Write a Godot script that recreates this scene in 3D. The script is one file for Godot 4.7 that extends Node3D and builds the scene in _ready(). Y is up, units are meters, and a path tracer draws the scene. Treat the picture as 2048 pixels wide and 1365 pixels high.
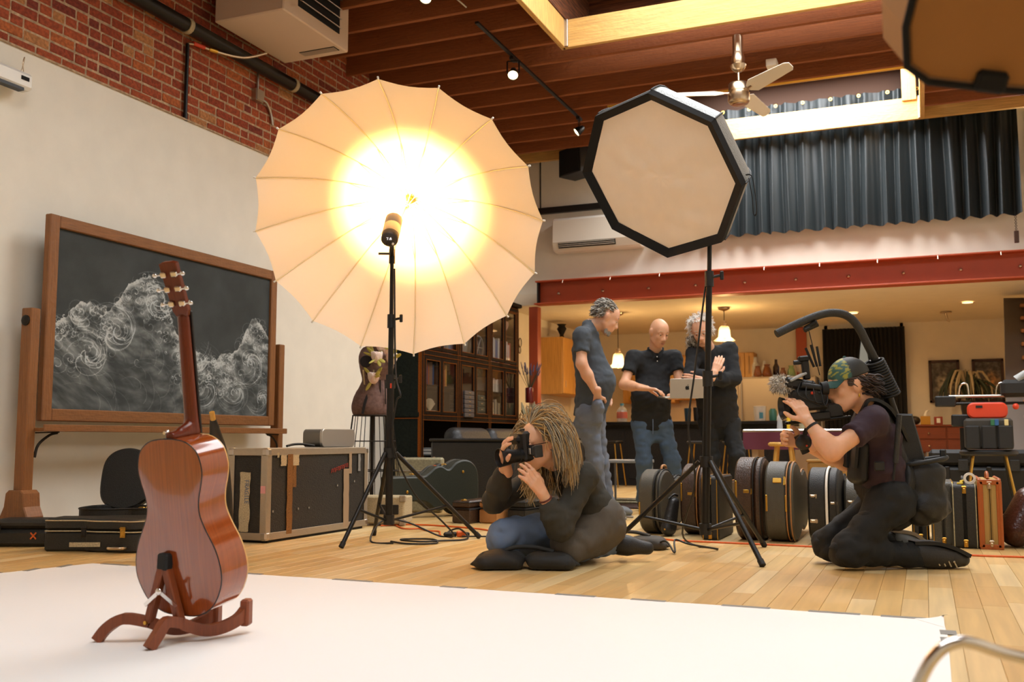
extends Node3D
# A photo studio in a brick loft. Units are metres, y up; the depth of the room runs along -z.

var rng := RandomNumberGenerator.new()
var M := {}
var taken := {}

func V(x: float, y: float, z: float) -> Vector3:
	return Vector3(x, y, z)

# ---------------------------------------------------------------- mesh builder
class G:
	var p := PackedVector3Array()
	var n := PackedVector3Array()
	var c := PackedColorArray()
	var uv := PackedVector2Array()
	var ix := PackedInt32Array()
	var tint := Color.WHITE
	var coloured := false

	func v(a: Vector3, b: Vector3, t := Vector2.ZERO) -> int:
		p.append(a); n.append(b); c.append(tint); uv.append(t)
		return p.size() - 1

	func tri(i: int, j: int, k: int) -> void:
		var g := (p[j] - p[i]).cross(p[k] - p[i])
		if g.dot(n[i] + n[j] + n[k]) > 0.0:
			ix.append(i); ix.append(k); ix.append(j)
		else:
			ix.append(i); ix.append(j); ix.append(k)

	func face(a: Vector3, b: Vector3, d: Vector3, out: Vector3) -> void:
		var g := (b - a).cross(d - a).normalized()
		if g.dot(out) < 0.0:
			g = -g
		tri(v(a, g), v(b, g), v(d, g))

	func quad(a: Vector3, b: Vector3, d: Vector3, e: Vector3, out: Vector3) -> void:
		var g := (b - a).cross(d - a)
		if g.length_squared() < 1e-14:
			g = (d - a).cross(e - a)
		g = g.normalized()
		if g.dot(out) < 0.0:
			g = -g
		var i := v(a, g, Vector2(0, 1))
		var j := v(b, g, Vector2(1, 1))
		var k := v(d, g, Vector2(1, 0))
		var l := v(e, g, Vector2(0, 0))
		tri(i, j, k); tri(i, k, l)

	func box(at: Vector3, s: Vector3, bas := Basis(), bev := 0.0) -> void:
		var h := s * 0.5
		if bev <= 0.0:
			for ax in 3:
				for sg in [-1.0, 1.0]:
					var nn := Vector3.ZERO; nn[ax] = sg
					var u := Vector3.ZERO; u[(ax + 1) % 3] = h[(ax + 1) % 3]
					var w := Vector3.ZERO; w[(ax + 2) % 3] = h[(ax + 2) % 3]
					var o := nn * h[ax]
					quad(at + bas * (o - u - w), at + bas * (o + u - w), at + bas * (o + u + w), at + bas * (o - u + w), bas * nn)
			return
		bev = minf(bev, minf(h.x, minf(h.y, h.z)) * 0.98)
		var q := h - Vector3.ONE * bev
		for ax in 3:
			var a1 := (ax + 1) % 3
			var a2 := (ax + 2) % 3
			for sg in [-1.0, 1.0]:
				var nn := Vector3.ZERO; nn[ax] = sg
				var o := nn * h[ax]
				var u := Vector3.ZERO; u[a1] = q[a1]
				var w := Vector3.ZERO; w[a2] = q[a2]
				quad(at + bas * (o - u - w), at + bas * (o + u - w), at + bas * (o + u + w), at + bas * (o - u + w), bas * nn)
			for s1 in [-1.0, 1.0]:
				for s2 in [-1.0, 1.0]:
					var e := Vector3.ZERO; e[ax] = q[ax]
					var c1 := Vector3.ZERO; c1[a1] = s1 * h[a1]; c1[a2] = s2 * q[a2]
					var c2 := Vector3.ZERO; c2[a1] = s1 * q[a1]; c2[a2] = s2 * h[a2]
					quad(at + bas * (c1 - e), at + bas * (c1 + e), at + bas * (c2 + e), at + bas * (c2 - e), bas * (c1 + c2))
		for sx in [-1.0, 1.0]:
			for sy in [-1.0, 1.0]:
				for sz in [-1.0, 1.0]:
					face(at + bas * Vector3(sx * h.x, sy * q.y, sz * q.z), at + bas * Vector3(sx * q.x, sy * h.y, sz * q.z), at + bas * Vector3(sx * q.x, sy * q.y, sz * h.z), bas * Vector3(sx, sy, sz))

	func bar(a: Vector3, b: Vector3, w: float, t: float, up := Vector3.UP, bev := 0.0) -> void:
		var z := (b - a)
		var l := z.length()
		z /= l
		var x := up.cross(z)
		if x.length() < 1e-4:
			x = Vector3.RIGHT.cross(z)
		x = x.normalized()
		box((a + b) * 0.5, Vector3(w, t, l), Basis(x, z.cross(x), z), bev)

	# a flat strip of section w x t swept along points
	func ribbon(pts: Array, w: float, t: float, up := Vector3.UP, w1 := -1.0) -> void:
		var m := pts.size()
		var L := [[], [], [], []]
		for i in m:
			var d: Vector3 = (pts[mini(i + 1, m - 1)] - pts[maxi(i - 1, 0)]).normalized()
			var x := up.cross(d)
			if x.length() < 1e-3:
				x = Vector3.RIGHT.cross(d)
			x = x.normalized()
			var y := d.cross(x)
			var ww := w if w1 < 0.0 else lerpf(w, w1, float(i) / (m - 1))
			x *= ww / 2
			y *= t / 2
			L[0].append(pts[i] - x - y); L[1].append(pts[i] + x - y); L[2].append(pts[i] + x + y); L[3].append(pts[i] - x + y)
		for k in 4:
			var A: Array = L[k]
			var B: Array = L[(k + 1) % 4]
			var s := p.size()
			for i in m:
				var o: Vector3 = (A[i] + B[i]) * 0.5 - pts[i]
				o = o.normalized()
				v(A[i], o); v(B[i], o)
			for i in m - 1:
				tri(s + 2 * i, s + 2 * i + 1, s + 2 * i + 3); tri(s + 2 * i, s + 2 * i + 3, s + 2 * i + 2)
		quad(L[0][0], L[1][0], L[2][0], L[3][0], pts[0] - pts[1])
		quad(L[0][m - 1], L[1][m - 1], L[2][m - 1], L[3][m - 1], pts[m - 1] - pts[m - 2])

	func ring(at: Vector3, x: Vector3, y: Vector3, r: float, sides: int, slope: Vector3, nx := 1.0) -> int:
		var first := p.size()
		for i in sides:
			var a := TAU * i / sides
			var d := x * cos(a) + y * sin(a)
			v(at + d * r, (d * nx + slope).normalized(), Vector2(float(i) / sides, 0))
		return first

	func tube(pts: Array, r, sides := 8, caps := true, closed := false) -> void:
		var m := pts.size()
		if m < 2:
			return
		var x := Vector3.ZERO
		var starts := []
		var pd := Vector3.ZERO
		for i in m:
			var d: Vector3
			if closed:
				d = (pts[(i + 1) % m] - pts[(i + m - 1) % m]).normalized()
			else:
				d = (pts[mini(i + 1, m - 1)] - pts[maxi(i - 1, 0)]).normalized()
			if i == 0:
				x = d.cross(Vector3.UP)
				if x.length() < 0.1:
					x = d.cross(Vector3.RIGHT)
				x = x.normalized()
			else:
				x = (x - d * x.dot(d)).normalized()
			pd = d
			var rr: float = r[i] if r is Array else r
			starts.append(ring(pts[i], x, d.cross(x), rr, sides, Vector3.ZERO))
		var segs := m if closed else m - 1
		for i in segs:
			var s0: int = starts[i]
			var s1: int = starts[(i + 1) % m]
			for k in sides:
				var k2 := (k + 1) % sides
				tri(s0 + k, s0 + k2, s1 + k2); tri(s0 + k, s1 + k2, s1 + k)
		if caps and not closed:
			for e in 2:
				var i := 0 if e == 0 else m - 1
				var d: Vector3 = (pts[0] - pts[1]).normalized() if e == 0 else (pts[m - 1] - pts[m - 2]).normalized()
				var s0: int = starts[i]
				var mid := v(pts[i], d)
				var f := p.size()
				for k in sides:
					v(p[s0 + k], d)
				for k in sides:
					tri(mid, f + k, f + (k + 1) % sides)

	func cyl(a: Vector3, b: Vector3, r: float, sides := 12, r2 := -1.0) -> void:
		tube([a, b], [r, r if r2 < 0.0 else r2], sides)

	# profile of (radius, height) points turned about the local y axis
	func lathe(prof: Array, sides := 16, xf := Transform3D(), from := 0.0, to := TAU) -> void:
		var m := prof.size()
		var nor := []
		for i in m - 1:
			var d: Vector2 = prof[i + 1] - prof[i]
			nor.append(Vector2(d.y, -d.x).normalized() if d.length() > 1e-7 else Vector2.ZERO)
		var full := absf(to - from - TAU) < 1e-4
		for i in m - 1:
			var a: Vector2 = prof[i]
			var b: Vector2 = prof[i + 1]
			var f: Vector2 = nor[i]
			var na := f
			var nb := f
			if i > 0 and f.dot(nor[i - 1]) > 0.6:
				na = (f + nor[i - 1]).normalized()
			if i < m - 2 and f.dot(nor[i + 1]) > 0.6:
				nb = (f + nor[i + 1]).normalized()
			var s := p.size()
			for k in sides + 1:
				var t := from + (to - from) * k / sides
				var o := Vector3(cos(t), 0, sin(t))
				v(xf * (o * a.x + Vector3(0, a.y, 0)), (xf.basis * (o * na.x + Vector3(0, na.y, 0))).normalized())
				v(xf * (o * b.x + Vector3(0, b.y, 0)), (xf.basis * (o * nb.x + Vector3(0, nb.y, 0))).normalized())
			for k in sides:
				var q := s + 2 * k
				if a.x > 1e-6:
					tri(q, q + 1, q + 2)
				if b.x > 1e-6:
					tri(q + 1, q + 3, q + 2)

	# outline in the local xy plane pushed from z0 to z1, with chamfered rims
	func prism(poly: PackedVector2Array, z0: float, z1: float, xf := Transform3D(), bev := 0.0, smooth := false) -> void:
		var m := poly.size()
		if Geometry2D.is_polygon_clockwise(poly):
			poly.reverse()
		var inner := poly
		if bev > 0.0:
			inner = PackedVector2Array()
			for i in m:
				var d0 := (poly[i] - poly[(i + m - 1) % m]).normalized()
				var d1 := (poly[(i + 1) % m] - poly[i]).normalized()
				var nn := (Vector2(-d0.y, d0.x) + Vector2(-d1.y, d1.x))
				nn = nn.normalized() / maxf(0.4, nn.normalized().dot(Vector2(-d1.y, d1.x)))
				inner.append(poly[i] + nn * bev)
		var tr := Geometry2D.triangulate_polygon(inner)
		if tr.is_empty():
			tr = Geometry2D.triangulate_polygon(poly)
		for e in 2:
			var z := z0 if e == 0 else z1
			var o := xf.basis * Vector3(0, 0, -1 if e == 0 else 1)
			o = o.normalized()
			var s := p.size()
			for q in inner:
				v(xf * Vector3(q.x, q.y, z), o, q)
			for i in range(0, tr.size(), 3):
				tri(s + tr[i], s + tr[i + 1], s + tr[i + 2])
		var levels := [[poly, z0 + bev], [poly, z1 - bev]]
		if bev > 0.0:
			levels = [[inner, z0], [poly, z0 + bev], [poly, z1 - bev], [inner, z1]]
		for l in levels.size() - 1:
			var A: PackedVector2Array = levels[l][0]
			var B: PackedVector2Array = levels[l + 1][0]
			var za: float = levels[l][1]
			var zb: float = levels[l + 1][1]
			var tilt := 0.0
			if bev > 0.0 and l == 0:
				tilt = -1.0
			if bev > 0.0 and l == 2:
				tilt = 1.0
			for i in m:
				var j := (i + 1) % m
				var d := (poly[j] - poly[i]).normalized()
				var o0 := Vector2(d.y, -d.x)
				var o1 := o0
				if smooth:
					var dp := (poly[i] - poly[(i + m - 1) % m]).normalized()
					var dn := (poly[(j + 1) % m] - poly[j]).normalized()
					if dp.dot(d) > 0.5:
						o0 = (o0 + Vector2(dp.y, -dp.x)).normalized()
					if dn.dot(d) > 0.5:
						o1 = (o1 + Vector2(dn.y, -dn.x)).normalized()
				var n0 := (xf.basis * Vector3(o0.x, o0.y, tilt)).normalized()
				var n1 := (xf.basis * Vector3(o1.x, o1.y, tilt)).normalized()
				var a := v(xf * Vector3(A[i].x, A[i].y, za), n0)
				var b := v(xf * Vector3(A[j].x, A[j].y, za), n1)
				var g := v(xf * Vector3(B[j].x, B[j].y, zb), n1)
				var h := v(xf * Vector3(B[i].x, B[i].y, zb), n0)
				tri(a, b, g); tri(a, g, h)

	func ball(at: Vector3, r: Vector3, bas := Basis(), lon := 14, lat := 9) -> void:
		var s := p.size()
		for i in lat + 1:
			var th := PI * i / lat
			for k in lon + 1:
				var ph := TAU * k / lon
				var d := Vector3(sin(th) * cos(ph), cos(th), sin(th) * sin(ph))
				v(at + bas * (d * r), (bas * (d / r)).normalized(), Vector2(float(k) / lon, float(i) / lat))
		for i in lat:
			for k in lon:
				var a := s + i * (lon + 1) + k
				if i > 0:
					tri(a, a + 1, a + lon + 1)
				if i < lat - 1:
					tri(a + 1, a + lon + 2, a + lon + 1)

	# a skin through a grid of points; thick > 0 gives it a second side and a rim
	func skin(rows: Array, thick := 0.0, wrap := false, flip := false) -> void:
		var nu := rows.size()
		var nv: int = rows[0].size()
		var nn := []
		for i in nu:
			var line := []
			for j in nv:
				var du: Vector3 = rows[mini(i + 1, nu - 1)][j] - rows[maxi(i - 1, 0)][j]
				var j0 := (j + nv - 1) % nv if wrap else maxi(j - 1, 0)
				var j1 := (j + 1) % nv if wrap else mini(j + 1, nv - 1)
				var dv: Vector3 = rows[i][j1] - rows[i][j0]
				var q := du.cross(dv).normalized()
				line.append(-q if flip else q)
			nn.append(line)
		var sides := [0.0] if thick == 0.0 else [0.0, -thick]
		for off in sides:
			var s := p.size()
			for i in nu:
				for j in nv:
					v(rows[i][j] + nn[i][j] * off, nn[i][j] if off == 0.0 else -nn[i][j], Vector2(float(j) / maxi(nv - 1, 1), float(i) / maxi(nu - 1, 1)))
			for i in nu - 1:
				for j in (nv if wrap else nv - 1):
					var j1 := (j + 1) % nv
					tri(s + i * nv + j, s + i * nv + j1, s + (i + 1) * nv + j1)
					tri(s + i * nv + j, s + (i + 1) * nv + j1, s + (i + 1) * nv + j)
		if thick > 0.0:
			var mid: Vector3 = rows[nu / 2][nv / 2]
			for i in [0, nu - 1]:
				for j in (nv if wrap else nv - 1):
					var j1 := (j + 1) % nv
					var a: Vector3 = rows[i][j]
					var b: Vector3 = rows[i][j1]
					quad(a, b, b - nn[i][j1] * thick, a - nn[i][j] * thick, a - mid)
			if not wrap:
				for j in [0, nv - 1]:
					for i in nu - 1:
						var a: Vector3 = rows[i][j]
						var b: Vector3 = rows[i + 1][j]
						quad(a, b, b - nn[i + 1][j] * thick, a - nn[i][j] * thick, a - mid)

	# turns every face and normal towards dir
	func face_to(dir: Vector3) -> void:
		for i in n.size():
			if n[i].length() < 0.5:
				n[i] = dir
			elif n[i].dot(dir) < 0.0:
				n[i] = -n[i]
		for i in range(0, ix.size(), 3):
			if (p[ix[i + 1]] - p[ix[i]]).cross(p[ix[i + 2]] - p[ix[i]]).dot(dir) > 0.0:
				var w := ix[i + 1]
				ix[i + 1] = ix[i + 2]
				ix[i + 2] = w

	func mesh(mat: Material) -> ArrayMesh:
		var a := []
		a.resize(Mesh.ARRAY_MAX)
		a[Mesh.ARRAY_VERTEX] = p
		a[Mesh.ARRAY_NORMAL] = n
		a[Mesh.ARRAY_TEX_UV] = uv
		if coloured:
			a[Mesh.ARRAY_COLOR] = c
		a[Mesh.ARRAY_INDEX] = ix
		var am := ArrayMesh.new()
		am.add_surface_from_arrays(Mesh.PRIMITIVE_TRIANGLES, a)
		am.surface_set_material(0, mat)
		return am

# ---------------------------------------------------------------- soft bodies: tapered bones joined by a smooth minimum, meshed as surface nets
class Fld:
	var o: Vector3
	var h: float
	var nx: int
	var ny: int
	var nz: int
	var k: float
	var acc := PackedFloat32Array()
	var cut := PackedFloat32Array()
	var hit := PackedInt32Array()
	var noise: FastNoiseLite
	var amp := 0.0
	var squash := Vector3.ONE
	var planes := []

	func _init(lo: Vector3, hi: Vector3, cell: float, soft := 0.012) -> void:
		o = lo; h = cell; k = 1.0 / soft
		nx = int((hi.x - lo.x) / cell) + 2
		ny = int((hi.y - lo.y) / cell) + 2
		nz = int((hi.z - lo.z) / cell) + 2
		acc.resize(nx * ny * nz)
		acc.fill(0.0)

	# flat: 1 cuts the far end square, 2 both ends; wide: scale of the section along the direction side
	func cap(a: Vector3, b: Vector3, ra: float, rb: float, flat := 0, side := Vector3.ZERO, wide := 1.0) -> void:
		var sx := side
		var pad := 0.03
		var r := maxf(ra, rb) * maxf(wide, 1.0) + pad
		var lo := (a.min(b) - Vector3.ONE * r - o) / h
		var hi := (a.max(b) + Vector3.ONE * r - o) / h
		var ba := b - a
		var l2 := maxf(ba.length_squared(), 1e-9)
		var ln := sqrt(l2)
		var squeeze := 1.0 / wide - 1.0
		var flatten := sx != Vector3.ZERO
		for z in range(maxi(0, int(lo.z)), mini(nz, int(hi.z) + 2)):
			for y in range(maxi(0, int(lo.y)), mini(ny, int(hi.y) + 2)):
				var at := (z * ny + y) * nx
				for x in range(maxi(0, int(lo.x)), mini(nx, int(hi.x) + 2)):
					var q := Vector3(o.x + x * h, o.y + y * h, o.z + z * h) - a
					var t0 := q.dot(ba) / l2
					var t := clampf(t0, 0.0, 1.0)
					var e := q - ba * t
					if flatten:
						e += sx * (e.dot(sx) * squeeze)
					var d := e.length() - lerpf(ra, rb, t)
					if flat > 0:
						d = maxf(d, (t0 - 1.0) * ln)
						if flat > 1:
							d = maxf(d, -t0 * ln)
					if d < pad:
						if acc[at + x] == 0.0:
							hit.append(at + x)
						acc[at + x] += exp(-maxf(d, -0.12) * k)

	func ell(at: Vector3, r: Vector3, bas := Basis(), away := false) -> void:
		var m := maxf(r.x, maxf(r.y, r.z)) + 0.03
		var lo := (at - Vector3.ONE * m - o) / h
		var hi := (at + Vector3.ONE * m - o) / h
		var small := minf(r.x, minf(r.y, r.z))
		var inv := bas.transposed()
		if away and cut.is_empty():
			cut.resize(acc.size())
			cut.fill(-1.0)
		for z in range(maxi(0, int(lo.z)), mini(nz, int(hi.z) + 2)):
			for y in range(maxi(0, int(lo.y)), mini(ny, int(hi.y) + 2)):
				var i := (z * ny + y) * nx
				for x in range(maxi(0, int(lo.x)), mini(nx, int(hi.x) + 2)):
					var q := inv * (Vector3(o.x + x * h, o.y + y * h, o.z + z * h) - at)
					var w := q / r
					var l := w.length()
					var g := (w / r).length()
					var d := (l - 1.0) * l / g if g > 1e-6 else -small
					if away:
						cut[i + x] = maxf(cut[i + x], -d)
					elif d < 0.03:
						if acc[i + x] == 0.0:
							hit.append(i + x)
						acc[i + x] += exp(-maxf(d, -0.12) * k)

	func add_to(g: G, off := Vector3.ZERO) -> void:
		var d := PackedFloat32Array()
		d.resize(acc.size())
		d.fill(0.05)
		for i in hit:
			var e := -log(acc[i]) / k
			if noise != null and e > -0.03:
				var x := i % nx
				var y := (i / nx) % ny
				var z := i / (nx * ny)
				e += amp * noise.get_noise_3d((o.x + x * h) * squash.x, (o.y + y * h) * squash.y, (o.z + z * h) * squash.z)
			for pl in planes:
				var x := i % nx
				var y := (i / nx) % ny
				var z := i / (nx * ny)
				var q: Vector3 = Vector3(o.x + x * h, o.y + y * h, o.z + z * h) - pl[0]
				if pl.size() < 3 or q.length() < pl[2]:
					e = maxf(e, q.dot(pl[1]))
			d[i] = e
		if not cut.is_empty():
			for i in hit:
				d[i] = maxf(d[i], cut[i])
		var sy := nx
		var sz := nx * ny
		var lim := d.size() - sz - sy - 2
		var id := {}
		var first := g.p.size()
		var offs := [0, 1, sy, sy + 1, sz, sz + 1, sz + sy, sz + sy + 1]
		var seen := {}
		for i in hit:
			for back in [0, -1, -sy, -sz]:
				var b: int = i + back
				if b < 0 or b >= lim or seen.has(b) or b % nx == nx - 1 or (b / nx) % ny == ny - 1:
					continue
				if back != 0 and acc[b] != 0.0:
					continue
				seen[b] = true
				var m := 0
				for q in 8:
					if d[b + offs[q]] < 0.0:
						m |= 1 << q
				if m == 0 or m == 255:
					continue
				var s := Vector3.ZERO
				var cnt := 0
				for e in 12:
					var e0: int = [0, 2, 4, 6, 0, 1, 4, 5, 0, 1, 2, 3][e]
					var e1: int = [1, 3, 5, 7, 2, 3, 6, 7, 4, 5, 6, 7][e]
					if ((m >> e0) & 1) != ((m >> e1) & 1):
						var d0 := d[b + offs[e0]]
						var d1 := d[b + offs[e1]]
						var t := d0 / (d0 - d1)
						s += Vector3(e0 & 1, (e0 >> 1) & 1, e0 >> 2).lerp(Vector3(e1 & 1, (e1 >> 1) & 1, e1 >> 2), t)
						cnt += 1
				var x := b % nx
				var y := (b / nx) % ny
				var z := b / sz
				id[b] = g.v(o + (Vector3(x, y, z) + s / cnt) * h - off, Vector3.ZERO)
		var tris := PackedInt32Array()
		for b: int in id:
			for ax in 3:
				var st: int = [1, sy, sz][ax]
				var u: int = [sy, sz, 1][ax]
				var w: int = [sz, 1, sy][ax]
				var s0 := d[b] < 0.0
				if s0 == (d[b + st] < 0.0):
					continue
				if not (id.has(b - u) and id.has(b - w) and id.has(b - u - w)):
					continue
				var a0: int = id[b]
				var a1: int = id[b - u]
				var a2: int = id[b - u - w]
				var a3: int = id[b - w]
				if s0:
					tris.append_array([a0, a2, a1, a0, a3, a2])
				else:
					tris.append_array([a0, a1, a2, a0, a2, a3])
		for i in range(0, tris.size(), 3):
			var cr := (g.p[tris[i + 2]] - g.p[tris[i]]).cross(g.p[tris[i + 1]] - g.p[tris[i]])
			for q in 3:
				g.n[tris[i + q]] += cr
		for i in range(first, g.p.size()):
			g.n[i] = g.n[i].normalized() if g.n[i].length_squared() > 1e-20 else Vector3.UP
		for i in range(0, tris.size(), 3):
			g.tri(tris[i], tris[i + 1], tris[i + 2])

# ---------------------------------------------------------------- naming and placing
func numbered(called: String) -> String:
	var k: int = taken.get(called, 0)
	taken[called] = k + 1
	return called if k == 0 else "%s_%03d" % [called, k]

func tag(o: Node3D, label: String, category: String, group := "") -> Node3D:
	o.set_meta("label", label)
	o.set_meta("category", category)
	if group != "":
		o.set_meta("group", group)
	return o

func thing(called: String, label: String, category: String, at := Vector3.ZERO, turn := 0.0, group := "") -> Node3D:
	var o := Node3D.new()
	o.name = numbered(called)
	add_child(o)
	o.position = at
	o.rotation.y = turn
	return tag(o, label, category, group)

func part(g: G, called: String, mat: Material, parent: Node, label := "") -> MeshInstance3D:
	var o := MeshInstance3D.new()
	o.name = called
	o.mesh = g.mesh(mat)
	parent.add_child(o, true)
	if label != "":
		o.set_meta("label", label)
	if called in ["hair", "beard", "fur", "hair_base", "side_hair", "pony_tail", "hair_knot"]:
		o.set_meta("kind", "stuff")
	return o

func piece(mesh: Mesh, called: String, parent: Node, xf: Transform3D) -> MeshInstance3D:
	var o := MeshInstance3D.new()
	o.name = called
	o.mesh = mesh
	o.transform = xf
	parent.add_child(o, true)
	return o

func solo(g: G, called: String, mat: Material, label: String, category: String, group := "", at := Vector3.ZERO, turn := 0.0) -> MeshInstance3D:
	var o := MeshInstance3D.new()
	o.name = numbered(called)
	o.mesh = g.mesh(mat)
	add_child(o)
	o.position = at
	o.rotation.y = turn
	tag(o, label, category, group)
	return o

func setting(g: G, called: String, mat: Material, label := "") -> MeshInstance3D:
	var o := MeshInstance3D.new()
	o.name = numbered(called)
	o.mesh = g.mesh(mat)
	add_child(o)
	o.set_meta("kind", "structure")
	if label != "":
		o.set_meta("label", label)
	return o

func boxed(at: Vector3, s: Vector3, bev := 0.0, bas := Basis()) -> G:
	var g := G.new()
	g.box(at, s, bas, bev)
	return g

func tubed(pts: Array, r, sides := 8, closed := false) -> G:
	var g := G.new()
	g.tube(pts, r, sides, true, closed)
	return g

func lathed(prof: Array, sides := 18, xf := Transform3D()) -> G:
	var g := G.new()
	g.lathe(prof, sides, xf)
	return g

func smooth(pts: Array, per := 6, closed := false) -> Array:
	var out := []
	var m := pts.size()
	var segs := m if closed else m - 1
	for i in segs:
		var a: Vector3 = pts[(i + m - 1) % m] if closed else pts[maxi(i - 1, 0)]
		var b: Vector3 = pts[i]
		var c: Vector3 = pts[(i + 1) % m]
		var d: Vector3 = pts[(i + 2) % m] if closed else pts[mini(i + 2, m - 1)]
		for k in per:
			out.append(b.cubic_interpolate(c, a, d, float(k) / per))
	if not closed:
		out.append(pts[m - 1])
	return out

func smooth2(pts: Array, per := 5) -> PackedVector2Array:
	var out := PackedVector2Array()
	var m := pts.size()
	for i in m:
		var a: Vector2 = pts[(i + m - 1) % m]
		var b: Vector2 = pts[i]
		var c: Vector2 = pts[(i + 1) % m]
		var d: Vector2 = pts[(i + 2) % m]
		for k in per:
			out.append(b.cubic_interpolate(c, a, d, float(k) / per))
	return out

func round_rect(w: float, h: float, r: float, seg := 4) -> PackedVector2Array:
	var out := PackedVector2Array()
	for q in 4:
		var cx := (w / 2 - r) * (1 if q == 0 or q == 3 else -1)
		var cy := (h / 2 - r) * (1 if q < 2 else -1)
		for k in seg + 1:
			var a := PI / 2 * (q + float(k) / seg)
			out.append(Vector2(cx + r * cos(a), cy + r * sin(a)))
	return out

func look(z: Vector3, up := Vector3.UP) -> Basis:
	z = z.normalized()
	var x := up.cross(z)
	if x.length() < 1e-4:
		x = Vector3.RIGHT
	x = x.normalized()
	return Basis(x, z.cross(x), z)

func along(y: Vector3, hint := Vector3.RIGHT) -> Basis:
	y = y.normalized()
	var z := hint.cross(y)
	if z.length() < 1e-4:
		z = Vector3.FORWARD.cross(y)
	z = z.normalized()
	return Basis(y.cross(z), y, z)

# ---------------------------------------------------------------- materials
func grain(seed_: int, fx: float, fy: float, lo: float, hi: float, warp := 0.0, size := 320) -> ImageTexture:
	var a := FastNoiseLite.new()
	a.seed = seed_
	a.noise_type = FastNoiseLite.TYPE_SIMPLEX_SMOOTH
	a.frequency = 1.0
	a.fractal_type = FastNoiseLite.FRACTAL_FBM
	a.fractal_octaves = 4
	var im := Image.create(size, size, false, Image.FORMAT_RGB8)
	for y in size:
		for x in size:
			# sampled on a torus-like blend so the tile repeats without a seam
			var u := float(x) / size
			var w := float(y) / size
			var s := a.get_noise_2d(u * fx, w * fy)
			var s2 := a.get_noise_2d((u - 1.0) * fx, w * fy)
			var s3 := a.get_noise_2d(u * fx, (w - 1.0) * fy)
			var bu := smoothstep(0.8, 1.0, u)
			var bw := smoothstep(0.8, 1.0, w)
			var q := lerpf(lerpf(s, s2, bu), s3, bw)
			if warp > 0.0:
				q = sin(q * warp) * 0.5 + q * 0.5
			var t := clampf(lerpf(lo, hi, q * 0.8 + 0.5), 0.0, 1.0)
			im.set_pixel(x, y, Color(t, t, t))
	im.generate_mipmaps()
	return ImageTexture.create_from_image(im)

func bumps(seed_: int, freq: float, strength: float, size := 256, kind := FastNoiseLite.TYPE_SIMPLEX_SMOOTH) -> NoiseTexture2D:
	var a := FastNoiseLite.new()
	a.seed = seed_
	a.noise_type = kind
	a.frequency = freq
	a.fractal_octaves = 3
	var t := NoiseTexture2D.new()
	t.width = size
	t.height = size
	t.seamless = true
	t.as_normal_map = true
	t.bump_strength = strength
	t.noise = a
	return t

func mat(key: String, col: Color, rough := 0.7, metal := 0.0, tex: Texture2D = null, scale := Vector3.ONE, bump: Texture2D = null, bump_amount := 0.5, world := true) -> StandardMaterial3D:
	var m := StandardMaterial3D.new()
	m.resource_name = key
	m.albedo_color = col
	m.roughness = rough
	m.metallic = metal
	if tex != null or bump != null:
		m.uv1_triplanar = true
		m.uv1_world_triplanar = world
		m.uv1_scale = scale
	if tex != null:
		m.albedo_texture = tex
	if bump != null:
		m.normal_enabled = true
		m.normal_texture = bump
		m.normal_scale = bump_amount
	M[key] = m
	return m

func glow(key: String, col: Color, energy: float) -> StandardMaterial3D:
	var m := mat(key, Color(1, 1, 1), 0.6)
	m.emission_enabled = true
	m.emission = col
	m.emission_energy_multiplier = energy
	return m

func glass(key: String, col: Color, alpha: float, rough := 0.03) -> StandardMaterial3D:
	var m := mat(key, Color(col.r, col.g, col.b, alpha), rough)
	m.transparency = BaseMaterial3D.TRANSPARENCY_ALPHA
	return m

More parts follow.
